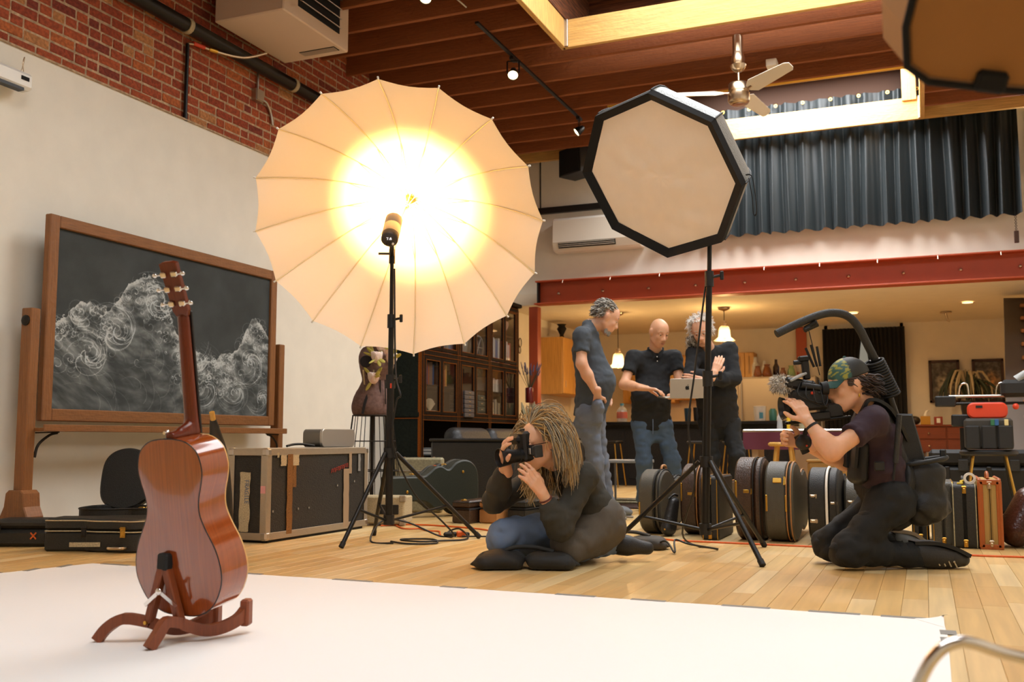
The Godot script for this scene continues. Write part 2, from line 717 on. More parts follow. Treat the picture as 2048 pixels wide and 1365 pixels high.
func make_materials() -> void:
	var wood_u := grain(11, 3.0, 40.0, 0.62, 1.0, 3.0)
	var wood_v := grain(12, 40.0, 3.0, 0.62, 1.0, 3.0)
	var cloudy := grain(13, 5.0, 5.0, 0.975, 1.0)
	var patchy := grain(14, 8.0, 8.0, 0.74, 1.0)
	var fine_v := grain(16, 70.0, 2.5, 0.84, 1.0, 2.0)
	var fine_u := grain(17, 2.5, 70.0, 0.84, 1.0, 2.0)
	var speck := grain(15, 60.0, 60.0, 0.7, 1.0)
	var plaster_n := bumps(21, 0.02, 2.0)
	var pebble_n := bumps(22, 0.11, 6.0)
	var weave_n := bumps(23, 0.3, 5.0)
	var rough_n := bumps(24, 0.06, 7.0)
	var leather_n := bumps(25, 0.09, 5.0, 256, FastNoiseLite.TYPE_CELLULAR)
	mat("wall", Color("e9e2d2"), 0.85, 0, cloudy, V(0.6, 0.6, 0.6), plaster_n, 0.12)
	mat("wall_kitchen", Color("e4d8c2"), 0.85, 0, cloudy, V(0.6, 0.6, 0.6), plaster_n, 0.12)
	mat("mortar", Color("d4b48f"), 0.95, 0, patchy, V(2, 2, 2), rough_n, 0.8)
	for i in 6:
		var cols := ["bf5c33", "a84a2c", "c96e3a", "903e2c", "b55633", "cf8c55"]
		mat("brick%d" % i, Color(cols[i]), 0.9, 0, patchy, V(3.1, 3.1, 3.1), rough_n, 0.7)
	for i in 5:
		var cols := ["dcb77c", "e2c08a", "d4ad70", "dfbb80", "e8c994"]
		mat("plank%d" % i, Color(cols[i]), 0.36, 0, wood_v, V(1.1, 1, 0.9), plaster_n, 0.05)
	mat("subfloor", Color("6b4a26"), 0.8)
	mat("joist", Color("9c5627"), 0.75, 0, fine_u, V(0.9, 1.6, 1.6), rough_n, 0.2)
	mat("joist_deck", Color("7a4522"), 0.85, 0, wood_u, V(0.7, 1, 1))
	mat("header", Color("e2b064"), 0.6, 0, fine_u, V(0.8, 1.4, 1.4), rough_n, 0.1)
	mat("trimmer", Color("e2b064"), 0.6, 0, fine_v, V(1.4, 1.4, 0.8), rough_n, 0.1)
	mat("red_steel", Color("a8441e"), 0.5, 0.0, cloudy, V(1, 1, 1), plaster_n, 0.1)
	mat("paper", Color("ece8e4"), 0.75, 0, null, V(0.5, 0.5, 0.5), plaster_n, 0.05)
	mat("tape_grey", Color("83807a"), 0.6)
	mat("oak", Color("8e5a2c"), 0.5, 0, fine_v, V(2.2, 1.2, 2.2), rough_n, 0.1)
	mat("oak_u", Color("8e5a2c"), 0.5, 0, fine_u, V(1.2, 2.2, 2.2), rough_n, 0.1)
	mat("mahogany", Color("9c4716"), 0.14, 0, fine_v, V(3.0, 1.2, 3.0))
	M["mahogany"].clearcoat_enabled = true
	M["mahogany"].clearcoat = 1.0
	M["mahogany"].metallic_specular = 0.9
	M["mahogany"].clearcoat_roughness = 0.04
	mat("mahogany_side", Color("9c4716"), 0.16, 0, fine_v, V(3.0, 0.8, 3.0))
	M["mahogany_side"].clearcoat_enabled = true
	M["mahogany_side"].clearcoat = 0.9
	M["mahogany_side"].clearcoat_roughness = 0.05
	mat("neck_wood", Color("6e2c14"), 0.22, 0, fine_v, V(4.0, 1.2, 4.0))
	mat("stand_wood", Color("8a4420"), 0.45, 0, fine_v, V(3.0, 2.0, 3.0))
	mat("spruce", Color("d6a663"), 0.3)
	mat("ebony", Color("1a1412"), 0.4)
	mat("chrome", Color("e8e6e2"), 0.12, 1.0)
	mat("nickel", Color("c9b59a"), 0.28, 1.0)
	mat("steel", Color("b9b2a8"), 0.35, 1.0)
	mat("brushed", Color("b8ab9a"), 0.42, 1.0)
	mat("brass", Color("c89b45"), 0.3, 1.0)
	mat("alu", Color("b3a692"), 0.5, 0.75, cloudy, V(4, 4, 4), rough_n, 0.1)
	mat("black_metal", Color("16130f"), 0.4, 0.3)
	mat("black_plastic", Color("121110"), 0.45)
	mat("black_rubber", Color("0f0e0d"), 0.7)
	mat("black_case", Color("201e18"), 0.5, 0, patchy, V(6, 6, 6), pebble_n, 0.5)
	mat("grey_case", Color("4a463b"), 0.42, 0, cloudy, V(6, 6, 6), pebble_n, 0.5)
	mat("green_case", Color("20281f"), 0.5, 0, cloudy, V(6, 6, 6), pebble_n, 0.4)
	mat("brown_case", Color("4a3322"), 0.35, 0, patchy, V(4, 9, 4), leather_n, 0.7)
	mat("tan_case", Color("b07a46"), 0.5, 0, cloudy, V(5, 5, 5), leather_n, 0.3)
	mat("tweed", Color("cfa85e"), 0.8, 0, speck, V(10, 10, 10), weave_n, 0.5)
	mat("orange_leather", Color("a8551c"), 0.42, 0, cloudy, V(6, 6, 6), leather_n, 0.3)
	mat("brown_leather", Color("4b2318"), 0.28, 0, patchy, V(3, 3, 3), leather_n, 0.35)
	mat("black_leather", Color("191817"), 0.5, 0, null, V(3, 3, 3), leather_n, 0.4)
	mat("flight_panel", Color("2c261c"), 0.7, 0, patchy, V(5, 5, 5), rough_n, 0.4)
	mat("rust_tape", Color("8a5a1c"), 0.75, 0, patchy, V(9, 9, 9))
	mat("old_paper", Color("cdb991"), 0.9, 0, patchy, V(12, 12, 12))
	mat("white_plastic", Color("e9e5db"), 0.45)
	mat("cream_case", Color("b9b08c"), 0.55, 0, patchy, V(5, 5, 5))
	mat("ac_white", Color("e6dccb"), 0.45)
	mat("heater_white", Color("d9bfa6"), 0.6)
	mat("dark_gap", Color("0c0a08"), 0.9)
	mat("umbrella_cloth", Color("f3ebdc"), 0.75, 0, null, V(6, 6, 6), plaster_n, 0.2)
	mat("umbrella_back", Color("17140f"), 0.8)
	mat("rib", Color("d8cfae"), 0.4, 0.4)
	mat("octa_front", Color("efdfca"), 0.85, 0, cloudy, V(2, 2, 2), plaster_n, 0.5)
	mat("octa_shell", Color("23221f"), 0.6, 0, null, V(6, 6, 6), rough_n, 0.4)
	mat("octa_silver", Color("8d8f8c"), 0.42, 0.2, null, V(5, 5, 5), rough_n, 0.5)
	mat("velcro", Color("0e0d0c"), 0.95)
	mat("strobe_grey", Color("7e746a"), 0.5)
	mat("strobe_dark", Color("34302b"), 0.45)
	mat("curtain", Color("10191b"), 0.5, 0, null, V(8, 8, 8), weave_n, 0.2)
	M["curtain"].rim_enabled = true
	M["curtain"].rim = 0.5
	mat("curtain_black", Color("0b0a0a"), 0.8)
	mat("cab_maple", Color("d09a50"), 0.45, 0, fine_v, V(2.0, 0.9, 2.0))
	mat("cab_cherry", Color("7c3a17"), 0.4, 0, fine_u, V(0.9, 2.0, 2.0))
	mat("counter_black", Color("1b1a18"), 0.3, 0, speck, V(5, 5, 5))
	mat("island_black", Color("201e1b"), 0.75, 0, patchy, V(4, 4, 4), rough_n, 0.3)
	mat("bookcase_green", Color("1b211c"), 0.45, 0, patchy, V(3, 3, 3), rough_n, 0.2)
	mat("bookcase_wood", Color("1f1207"), 0.65, 0, fine_v, V(3, 1.5, 3), rough_n, 0.3)
	mat("bookcase_edge", Color("8a4a14"), 0.7, 0, patchy, V(8, 8, 8))
	for s in ["bookcase_wood", "bookcase_edge", "bookcase_green"]:
		M[s].metallic_specular = 0.2
	mat("skin", Color("dba47f"), 0.5, 0, cloudy, V(8, 8, 8), weave_n, 0.05, false)
	mat("skin_pale", Color("dda888"), 0.5, 0, cloudy, V(8, 8, 8), weave_n, 0.05, false)
	for s in ["skin", "skin_pale"]:
		M[s].subsurf_scatter_enabled = true
		M[s].subsurf_scatter_strength = 0.15
	mat("lip", Color("a85f4c"), 0.45)
	mat("eye_dark", Color("1f1712"), 0.2)
	mat("eye_white", Color("d9cfc4"), 0.3)
	mat("tee_blue", Color("434a52"), 0.9, 0, null, V(14, 14, 14), weave_n, 0.25)
	mat("polo_black", Color("191b1d"), 0.9, 0, null, V(14, 14, 14), weave_n, 0.3)
	mat("knit_black", Color("17181a"), 0.92, 0, null, V(14, 14, 14), weave_n, 0.3)
	mat("jacket_grey", Color("33312a"), 0.9, 0, null, V(14, 14, 14), weave_n, 0.3)
	mat("jeans", Color("7d90ae"), 0.9, 0, speck, V(9, 9, 9), weave_n, 0.35)
	mat("jeans_dark", Color("566e8a"), 0.9, 0, speck, V(9, 9, 9), weave_n, 0.35)
	mat("chino_grey", Color("828c9e"), 0.9, 0, speck, V(7, 7, 7), weave_n, 0.3)
	mat("trouser_black", Color("141617"), 0.85, 0, null, V(9, 9, 9), weave_n, 0.3)
	mat("jeans_shaded", Color("686158"), 0.9, 0, speck, V(9, 9, 9), weave_n, 0.35)  # the same jeans in shade, shadow put into the colour
	mat("tee_plum", Color("33222c"), 0.9, 0, null, V(12, 12, 12), weave_n, 0.3)
	mat("nylon", Color("111110"), 0.6, 0, null, V(12, 12, 12), rough_n, 0.3)
	mat("shoe_black", Color("1c1a18"), 0.55, 0, null, V(12, 12, 12), rough_n, 0.4)
	mat("shoe_grey", Color("6f7376"), 0.6)
	mat("sole", Color("9a9184"), 0.8)
	mat("cap_green", Color("24463f"), 0.85, 0, null, V(12, 12, 12), weave_n, 0.3)
	var hair := mat("hair", Color(1, 1, 1), 0.55)
	hair.vertex_color_use_as_albedo = true
	var paint := mat("paint", Color(1, 1, 1), 0.55)
	paint.vertex_color_use_as_albedo = true
	var petal := mat("petal", Color(1, 1, 1), 0.7)
	petal.vertex_color_use_as_albedo = true
	mat("sand_black", Color("181715"), 0.7, 0, null, V(10, 10, 10), weave_n, 0.4)
	mat("sand_grey", Color("38342d"), 0.7, 0, null, V(10, 10, 10), weave_n, 0.4)
	mat("cord_orange", Color("d9601c"), 0.5)
	mat("cord_black", Color("14120f"), 0.5)
	mat("computer_silver", Color("bfb8ac"), 0.35, 0.7)
	mat("computer_side", Color("7c776e"), 0.4, 0.7)
	mat("dress_form", Color("8a6a60"), 0.9, 0, patchy, V(4, 4, 4), weave_n, 0.3)
	mat("dress_dark", Color("1c1513"), 0.85)
	mat("iron", Color("2a241d"), 0.6, 0.5)
	mat("maroon", Color("5c2233"), 0.8, 0, null, V(8, 8, 8), rough_n, 0.4)
	mat("pine", Color("c8963f"), 0.5, 0, fine_v, V(3, 1.2, 3))
	mat("wicker", Color("b98d4a"), 0.8, 0, speck, V(14, 14, 14), weave_n, 1.0)
	mat("tan_table", Color("a88f72"), 0.5, 0.3)
	mat("red_plastic", Color("d2401f"), 0.5)
	mat("stringer", Color("6d6258"), 0.5, 0.6)
	mat("tread", Color("a8682c"), 0.5, 0, fine_u, V(0.9, 2, 2))
	mat("plant_dark", Color("2b331a"), 0.6)
	mat("vase_dark", Color("2a221a"), 0.35)
	mat("frame_brown", Color("4a2a14"), 0.5, 0, patchy, V(8, 8, 8))
	mat("softbox_brown", Color("9a6a34"), 0.8, 0, cloudy, V(3, 3, 3))
	mat("fur", Color(1, 1, 1), 0.9)
	M["fur"].vertex_color_use_as_albedo = true
	glass("clear_glass", Color("e8efe8"), 0.16)
	glass("amber_glass", Color("8a4a12"), 0.6)
	glass("green_glass", Color("7fa35a"), 0.45)
	glass("brown_glass", Color("2e160c"), 0.85)
	glass("case_glass", Color("2a2a26"), 0.14)
	glass("water_plastic", Color("dfe6ea"), 0.35)

# ---------------------------------------------------------------- camera, sky, lights
func make_view() -> void:
	var cam := Camera3D.new()
	cam.name = "camera"
	add_child(cam)
	cam.position = V(0, 0.63, 0)
	cam.rotation_degrees = V(5.68, 22.43, 0)
	cam.fov = 37.85
	cam.near = 0.05
	cam.far = 80.0
	var attr := CameraAttributesPhysical.new()
	attr.frustum_focal_length = 35.0
	attr.frustum_focus_distance = 5.2
	attr.exposure_aperture = 4.0
	cam.attributes = attr
	cam.current = true
	var env := Environment.new()
	env.background_mode = Environment.BG_SKY
	env.tonemap_mode = Environment.TONE_MAPPER_LINEAR
	env.tonemap_exposure = 1.0
	env.sdfgi_enabled = true
	env.ssao_enabled = true
	env.ssil_enabled = true
	var sky := Sky.new()
	var sm := ProceduralSkyMaterial.new()
	sm.sky_top_color = Color("b9cfe8")
	sm.sky_horizon_color = Color("e6ecf2")
	sm.ground_bottom_color = Color("8a8a86")
	sm.ground_horizon_color = Color("d8dcdf")
	sm.sky_energy_multiplier = 1.6
	sky.sky_material = sm
	env.sky = sky
	var we := WorldEnvironment.new()
	we.name = "studio_environment"
	we.environment = env
	add_child(we)

func area(called: String, at: Vector3, rot: Vector3, size: Vector2, col: Color, energy: float) -> void:
	var l := AreaLight3D.new()
	l.name = called
	add_child(l)
	l.position = at
	l.rotation_degrees = rot
	l.area_size = size
	l.light_color = col
	l.light_energy = energy
	l.area_range = 30.0
	l.shadow_enabled = true

const DAY := Color(0.97, 0.985, 1.0)

func make_lights() -> void:
	glow("daylight_pane", DAY, 3.0)
	# frosted skylights in the roof: pane and light of the same size
	area("skylight_light", V(-0.6, 5.12, -7.2), V(-90, 0, 0), Vector2(4.2, 2.9), DAY, 18.0)
	area("skylight_rear_light", V(-1.2, 5.12, -11.65), V(-90, 0, 0), Vector2(2.4, 1.3), DAY, 26.0)
	area("unseen_skylight_light", V(-0.6, 5.12, -1.6), V(-90, 0, 0), Vector2(4.2, 2.9), DAY, 9.5)  # out of view overhead, placed to light the paper
	area("window_light", V(1.75, 4.1, -12.62), V(0, 180, 0), Vector2(0.9, 0.6), DAY, 1.0)

func deck(g: G, x0: float, x1: float, z0: float, z1: float) -> void:
	g.box(V((x0 + x1) / 2, 5.28, (z0 + z1) / 2), V(x1 - x0, 0.16, z1 - z0))

# ---------------------------------------------------------------- walls, floor, ceiling
func make_shell() -> void:
	rng.seed = 5
	# left wall: plaster below, brick above
	var g := G.new()
	g.box(V(-5.6, 1.595, -6.9), V(0.4, 3.19, 20.4))
	var wl := setting(g, "wall_left", M.wall, "white plaster wall with bare brick above it")
	g = G.new()
	g.box(V(-5.635, 4.25, -6.9), V(0.4, 2.14, 20.4))
	part(g, "mortar", M.mortar, wl)
	var stretch := []
	var head := []
	for i in 6:
		stretch.append(boxed(Vector3.ZERO, V(0.05, 0.062, 0.203), 0.004).mesh(M["brick%d" % i]))
		head.append(boxed(Vector3.ZERO, V(0.05, 0.062, 0.096), 0.004).mesh(M["brick%d" % i]))
	var wall_g := []
	for i in 6:
		wall_g.append(G.new())
	var near := 0
	var course := 0
	var y := 3.19 + 0.012 + 0.032
	while y < 5.0:
		var z := -3.9 - (0.11 if course % 2 else 0.0)
		var soldier := course % 6 == 4
		while z > -13.0:
			var short := soldier or rng.randf() < 0.13
			var l := 0.096 if short else 0.203
			var c: int = [0, 0, 1, 1, 2, 3, 4, 4, 0, 5, 1, 4][rng.randi() % 12]
			var at := V(-5.455 + rng.randf_range(-0.003, 0.004), y + rng.randf_range(-0.003, 0.003), z - l / 2)
			var turn := Basis(Vector3.RIGHT, rng.randf_range(-0.012, 0.012))
			var top := 3.45 + (-4.44 - z) * 0.425 + 0.08
			var seen := y < top and z < -4.3 and z > -9.0 and not (z < -7.3 and y < 3.3 + (-7.3 - z) * 0.8) and not (y > 4.1 and z < -6.4 and z > -7.4) and not (absf(y - 3.93) < 0.06)
			if seen and near < 300:
				near += 1
				piece(head[c] if short else stretch[c], "brick", wl, Transform3D(turn, at))
			else:
				wall_g[c].box(at, V(0.05, 0.062, l), turn, 0.004)
			z -= l + 0.014
		y += 0.0783
		course += 1
	for i in 6:
		var o := part(wall_g[i], "brickwork", M["brick%d" % i], wl)
		o.set_meta("kind", "stuff")
	part(boxed(V(-5.395, 3.193, -6.9), V(0.02, 0.012, 20.0)), "plaster_edge", M.mortar, wl)
	# the other walls
	g = G.new()
	g.box(V(-1.4, 3.95, -12.9), V(8.2, 2.7, 0.3))
	var wb := setting(g, "wall_back", M.wall, "white upper wall above the red steel beam")
	part(boxed(V(-4.83, 4.2, -12.745), V(0.012, 0.9, 0.02)), "panel_joint", M.dark_gap, wb)
	g = G.new()
	g.box(V(2.85, 2.6, -6.9), V(0.3, 5.2, 20.4))
	setting(g, "wall_right", M.wall)
	g = G.new()
	g.box(V(-1.4, 2.6, 3.15), V(8.4, 5.2, 0.3))
	setting(g, "wall_front", M.wall)
	# kitchen shell under the gallery
	g = G.new()
	g.box(V(-1.4, 2.56, -14.85), V(8.2, 0.16, 4.3))
	setting(g, "ceiling_kitchen", M.wall_kitchen)
	g = G.new()
	g.box(V(-3.45, 1.24, -17.0), V(4.1, 2.48, 0.3))
	g.box(V(1.2, 1.24, -17.0), V(3.0, 2.48, 0.3))
	g.box(V(-0.85, 2.45, -17.0), V(1.2, 0.08, 0.3))
	setting(g, "wall_kitchen", M.wall_kitchen)
	g = G.new()
	g.box(V(-0.85, 1.3, -18.4), V(3.0, 2.6, 0.2))
	setting(g, "wall_hallway", M.wall_kitchen)
	# floor: bare boards
	g = G.new()
	g.box(V(-1.4, -0.06, -7.5), V(8.2, 0.08, 22.0))
	var fl := setting(g, "floor", M.subfloor, "pale maple board floor")
	var pm := mat("plank", Color(1, 1, 1), 0.33, 0, grain(31, 22.0, 2.0, 0.93, 1.0, 2.0), V(0.9, 0.9, 0.5), bumps(26, 0.02, 2.0), 0.04)
	pm.vertex_color_use_as_albedo = true
	var tones := [Color("dbb678"), Color("e2c189"), Color("d3ab6c"), Color("dfba7e"), Color("e6c892"), Color("d8b070")]
	var unit := []
	for t in tones:
		var u := G.new()
		u.coloured = true
		u.tint = t.srgb_to_linear()
		u.box(Vector3.ZERO, V(0.0935, 0.02, 1.0), Basis(), 0.0012)
		unit.append(u.mesh(pm))
	var rest := G.new()
	rest.coloured = true
	var cand := []
	var x := -5.35
	while x < 2.7:
		var z := 2.9 - rng.randf() * 0.5
		while z > -17.0:
			var l := rng.randf_range(0.35, 0.85)
			cand.append([x, z - l / 2, l, rng.randi() % 6])
			z -= l
		x += 0.0945
	var shown := []
	for c in cand:
		var d := Vector2(c[0], c[1]).length()
		var az := rad_to_deg(atan2(-c[0], -c[1]))
		var on_paper: bool = c[0] < 0.02 and c[0] > -4.0 and c[1] > -3.7
		var behind: bool = c[1] < -6.9
		if c[1] < -1.0 and az > -6.5 and az < 51.0 and not on_paper and not behind and d > 1.7:
			shown.append([d, c])
	shown.sort_custom(func(a, b): return a[0] < b[0])
	var chosen := {}
	for i in mini(300, shown.size()):
		chosen[shown[i][1]] = true
	for c in cand:
		if chosen.has(c):
			piece(unit[c[3]], "plank", fl, Transform3D(Basis.from_scale(V(1, 1, c[2] - 0.0012)), V(c[0], -0.0102, c[1])))
		else:
			rest.tint = tones[c[3]].srgb_to_linear()
			rest.box(V(c[0], -0.0102, c[1]), V(0.0935, 0.02, c[2] - 0.0012), Basis(), 0.0012)
	part(rest, "boards", pm, fl).set_meta("kind", "stuff")
	# roof with skylights: upper deck, plus boards and linings that shade the joists
	g = G.new()
	deck(g, -5.8, -2.7, -17, 3.4)
	deck(g, 1.5, 3.0, -17, 3.4)
	deck(g, -2.7, 1.5, -5.75, -3.05)
	deck(g, -2.7, 1.5, -0.15, 3.4)
	deck(g, -2.7, 1.5, -11.0, -8.65)
	deck(g, -2.7, 1.5, -17, -12.3)
	deck(g, 0.0, 1.5, -12.3, -11.0)
	deck(g, -2.7, -2.4, -12.3, -11.0)
	var ce := setting(g, "ceiling", M.joist_deck, "dark timber ceiling on exposed joists")
	var wells := [[-3.1, 1.95, -9.6, -5.6], [-3.05, 0.14, -12.74, -10.95], [-3.1, 1.95, -3.1, -0.1]]
	g = G.new()
	var zcut := [-17.0, -12.74, -10.95, -9.6, -5.6, -3.1, -0.1, 3.4]
	for i in 7:
		var mid: float = (zcut[i] + zcut[i + 1]) / 2
		var len: float = zcut[i + 1] - zcut[i]
		var hole := []
		for w in wells:
			if mid > w[2] and mid < w[3]:
				hole = w
		if hole.is_empty():
			g.box(V(-1.4, 4.72, mid), V(8.4, 0.05, len))
		else:
			g.box(V((-5.6 + hole[0]) / 2, 4.72, mid), V(hole[0] + 5.6, 0.05, len))
			g.box(V((2.8 + hole[1]) / 2, 4.72, mid), V(2.8 - hole[1], 0.05, len))
	part(g, "unseen_boarding", M.joist_deck, ce)  # unseen from below, keeps skylight light off the joist sides
	for w in wells:
		g = G.new()
		for wx in [w[0], w[1]]:
			g.box(V(wx, 4.97, (w[2] + w[3]) / 2), V(0.04, 0.52, w[3] - w[2]))
		for z in [w[2], w[3]]:
			g.box(V((w[0] + w[1]) / 2, 4.97, z), V(w[1] - w[0], 0.52, 0.04))
		part(g, "light_block_lining", M.joist_deck, ce)  # encloses each well so its light stays off the joists
	var k := 0
	while k < 29:
		var jz := -12.43 + 0.4725 * k
		var spans := [[-5.55, 2.7]]
		if k > 0 and jz < -10.95:
			spans = [[-5.55, -3.05], [0.14, 2.7]]
		elif (jz > -8.8 and jz < -5.7) or (jz > -3.1 and jz < -0.1):
			spans = [[-5.55, -3.12], [1.95, 2.7]]
		for s in spans:
			var b := boxed(V((s[0] + s[1]) / 2, 4.545, jz), V(s[1] - s[0], 0.27, 0.045), 0.004)
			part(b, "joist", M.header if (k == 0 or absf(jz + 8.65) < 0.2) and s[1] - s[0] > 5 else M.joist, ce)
		k += 1
	# framing round the skylight wells
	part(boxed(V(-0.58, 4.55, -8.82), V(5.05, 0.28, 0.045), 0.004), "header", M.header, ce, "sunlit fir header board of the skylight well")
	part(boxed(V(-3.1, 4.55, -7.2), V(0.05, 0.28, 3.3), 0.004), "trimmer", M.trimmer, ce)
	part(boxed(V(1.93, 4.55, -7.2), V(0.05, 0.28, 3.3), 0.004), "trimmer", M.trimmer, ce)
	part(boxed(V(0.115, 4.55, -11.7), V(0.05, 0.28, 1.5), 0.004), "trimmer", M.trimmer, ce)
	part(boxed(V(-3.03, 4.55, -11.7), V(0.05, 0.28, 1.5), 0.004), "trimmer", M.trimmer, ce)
	part(boxed(V(-0.02, 4.92, -12.4), V(0.16, 0.56, 0.05), 0.004), "cripple_stud", M.trimmer, ce)
	part(boxed(V(-1.4, 5.02, -12.71), V(8.0, 0.36, 0.05)), "fascia", mat("fascia", Color("3a2212"), 0.85), ce)
	for a in [[-3.06, -8.79], [0.09, -12.4]]:
		part(boxed(V(a[0], 4.55, a[1]), V(0.035, 0.27, 0.035), 0.003), "joist_hanger", M.steel, ce)
	var pipe := G.new()
	pipe.cyl(V(-3.2, 4.44, -10.62), V(2.6, 4.44, -10.62), 0.035, 12)
	solo(pipe, "conduit_pipe", M.brass, "long shiny copper pipe running under the joists by the fan", "pipe")
	# skylight panes; the last is out of view, placed to light the paper
	for a in [[-0.6, -7.2, 4.2, 2.9], [-1.2, -11.65, 2.4, 1.3], [-0.6, -1.6, 4.2, 2.9]]:
		setting(boxed(V(a[0], 5.17, a[1]), V(a[2], 0.02, a[3])), "window_%d" % (taken.get("windows", 0) + 1), M.daylight_pane)
		taken["windows"] = taken.get("windows", 0) + 1
	setting(boxed(V(1.75, 4.1, -12.74), V(0.96, 0.64, 0.03)), "window_4", M.daylight_pane)
	var wf := G.new()
	for s in [-1, 1]:
		wf.box(V(1.75 + s * 0.5, 4.1, -12.72), V(0.05, 0.74, 0.06))
		wf.box(V(1.75, 4.1 + s * 0.34, -12.72), V(1.05, 0.05, 0.06))
	setting(wf, "trim_1", M.white_plastic)
	# red steel
	g = G.new()
	g.box(V(-1.2, 2.61, -12.58), V(7.2, 0.30, 0.02))
	g.box(V(-1.2, 2.765, -12.52), V(7.2, 0.02, 0.16), Basis(), 0.004)
	g.box(V(-1.2, 2.455, -12.5), V(7.2, 0.02, 0.20), Basis(), 0.004)
	var bm := setting(g, "beam", M.red_steel, "red steel beam along the gallery edge")
	part(boxed(V(-4.78, 2.61, -12.54), V(0.02, 0.29, 0.1)), "stiffener", M.black_metal, bm)
	var bolt := lathed([Vector2(0, 0), Vector2(0.02, 0), Vector2(0.02, 0.012), Vector2(0.012, 0.022), Vector2(0, 0.024)], 10, Transform3D(Basis(Vector3.RIGHT, PI / 2), Vector3.ZERO)).mesh(M.nickel)
	for i in 10:
		piece(bolt, "bolt", bm, Transform3D(Basis(), V(-4.5 + i * 0.62, 2.6, -12.565)))
	var hook := tubed([V(0, 0, 0), V(0, -0.03, 0.02), V(0, -0.05, 0.03)], 0.006, 6).mesh(M.nickel)
	for i in 9:
		piece(hook, "hook", bm, Transform3D(Basis(), V(-4.4 + i * 0.66, 2.77, -12.45)))
	g = G.new()
	g.box(V(-4.87, 1.22, -12.62), V(0.13, 2.44, 0.13), Basis(), 0.006)
	setting(g, "column_1", M.red_steel, "red steel column beside the bookcase")
	g = G.new()
	g.box(V(-1.81, 1.24, -16.81), V(0.16, 2.46, 0.09), Basis(), 0.006)
	setting(g, "column_2", M.red_steel, "red column beside the dark curtained doorway")

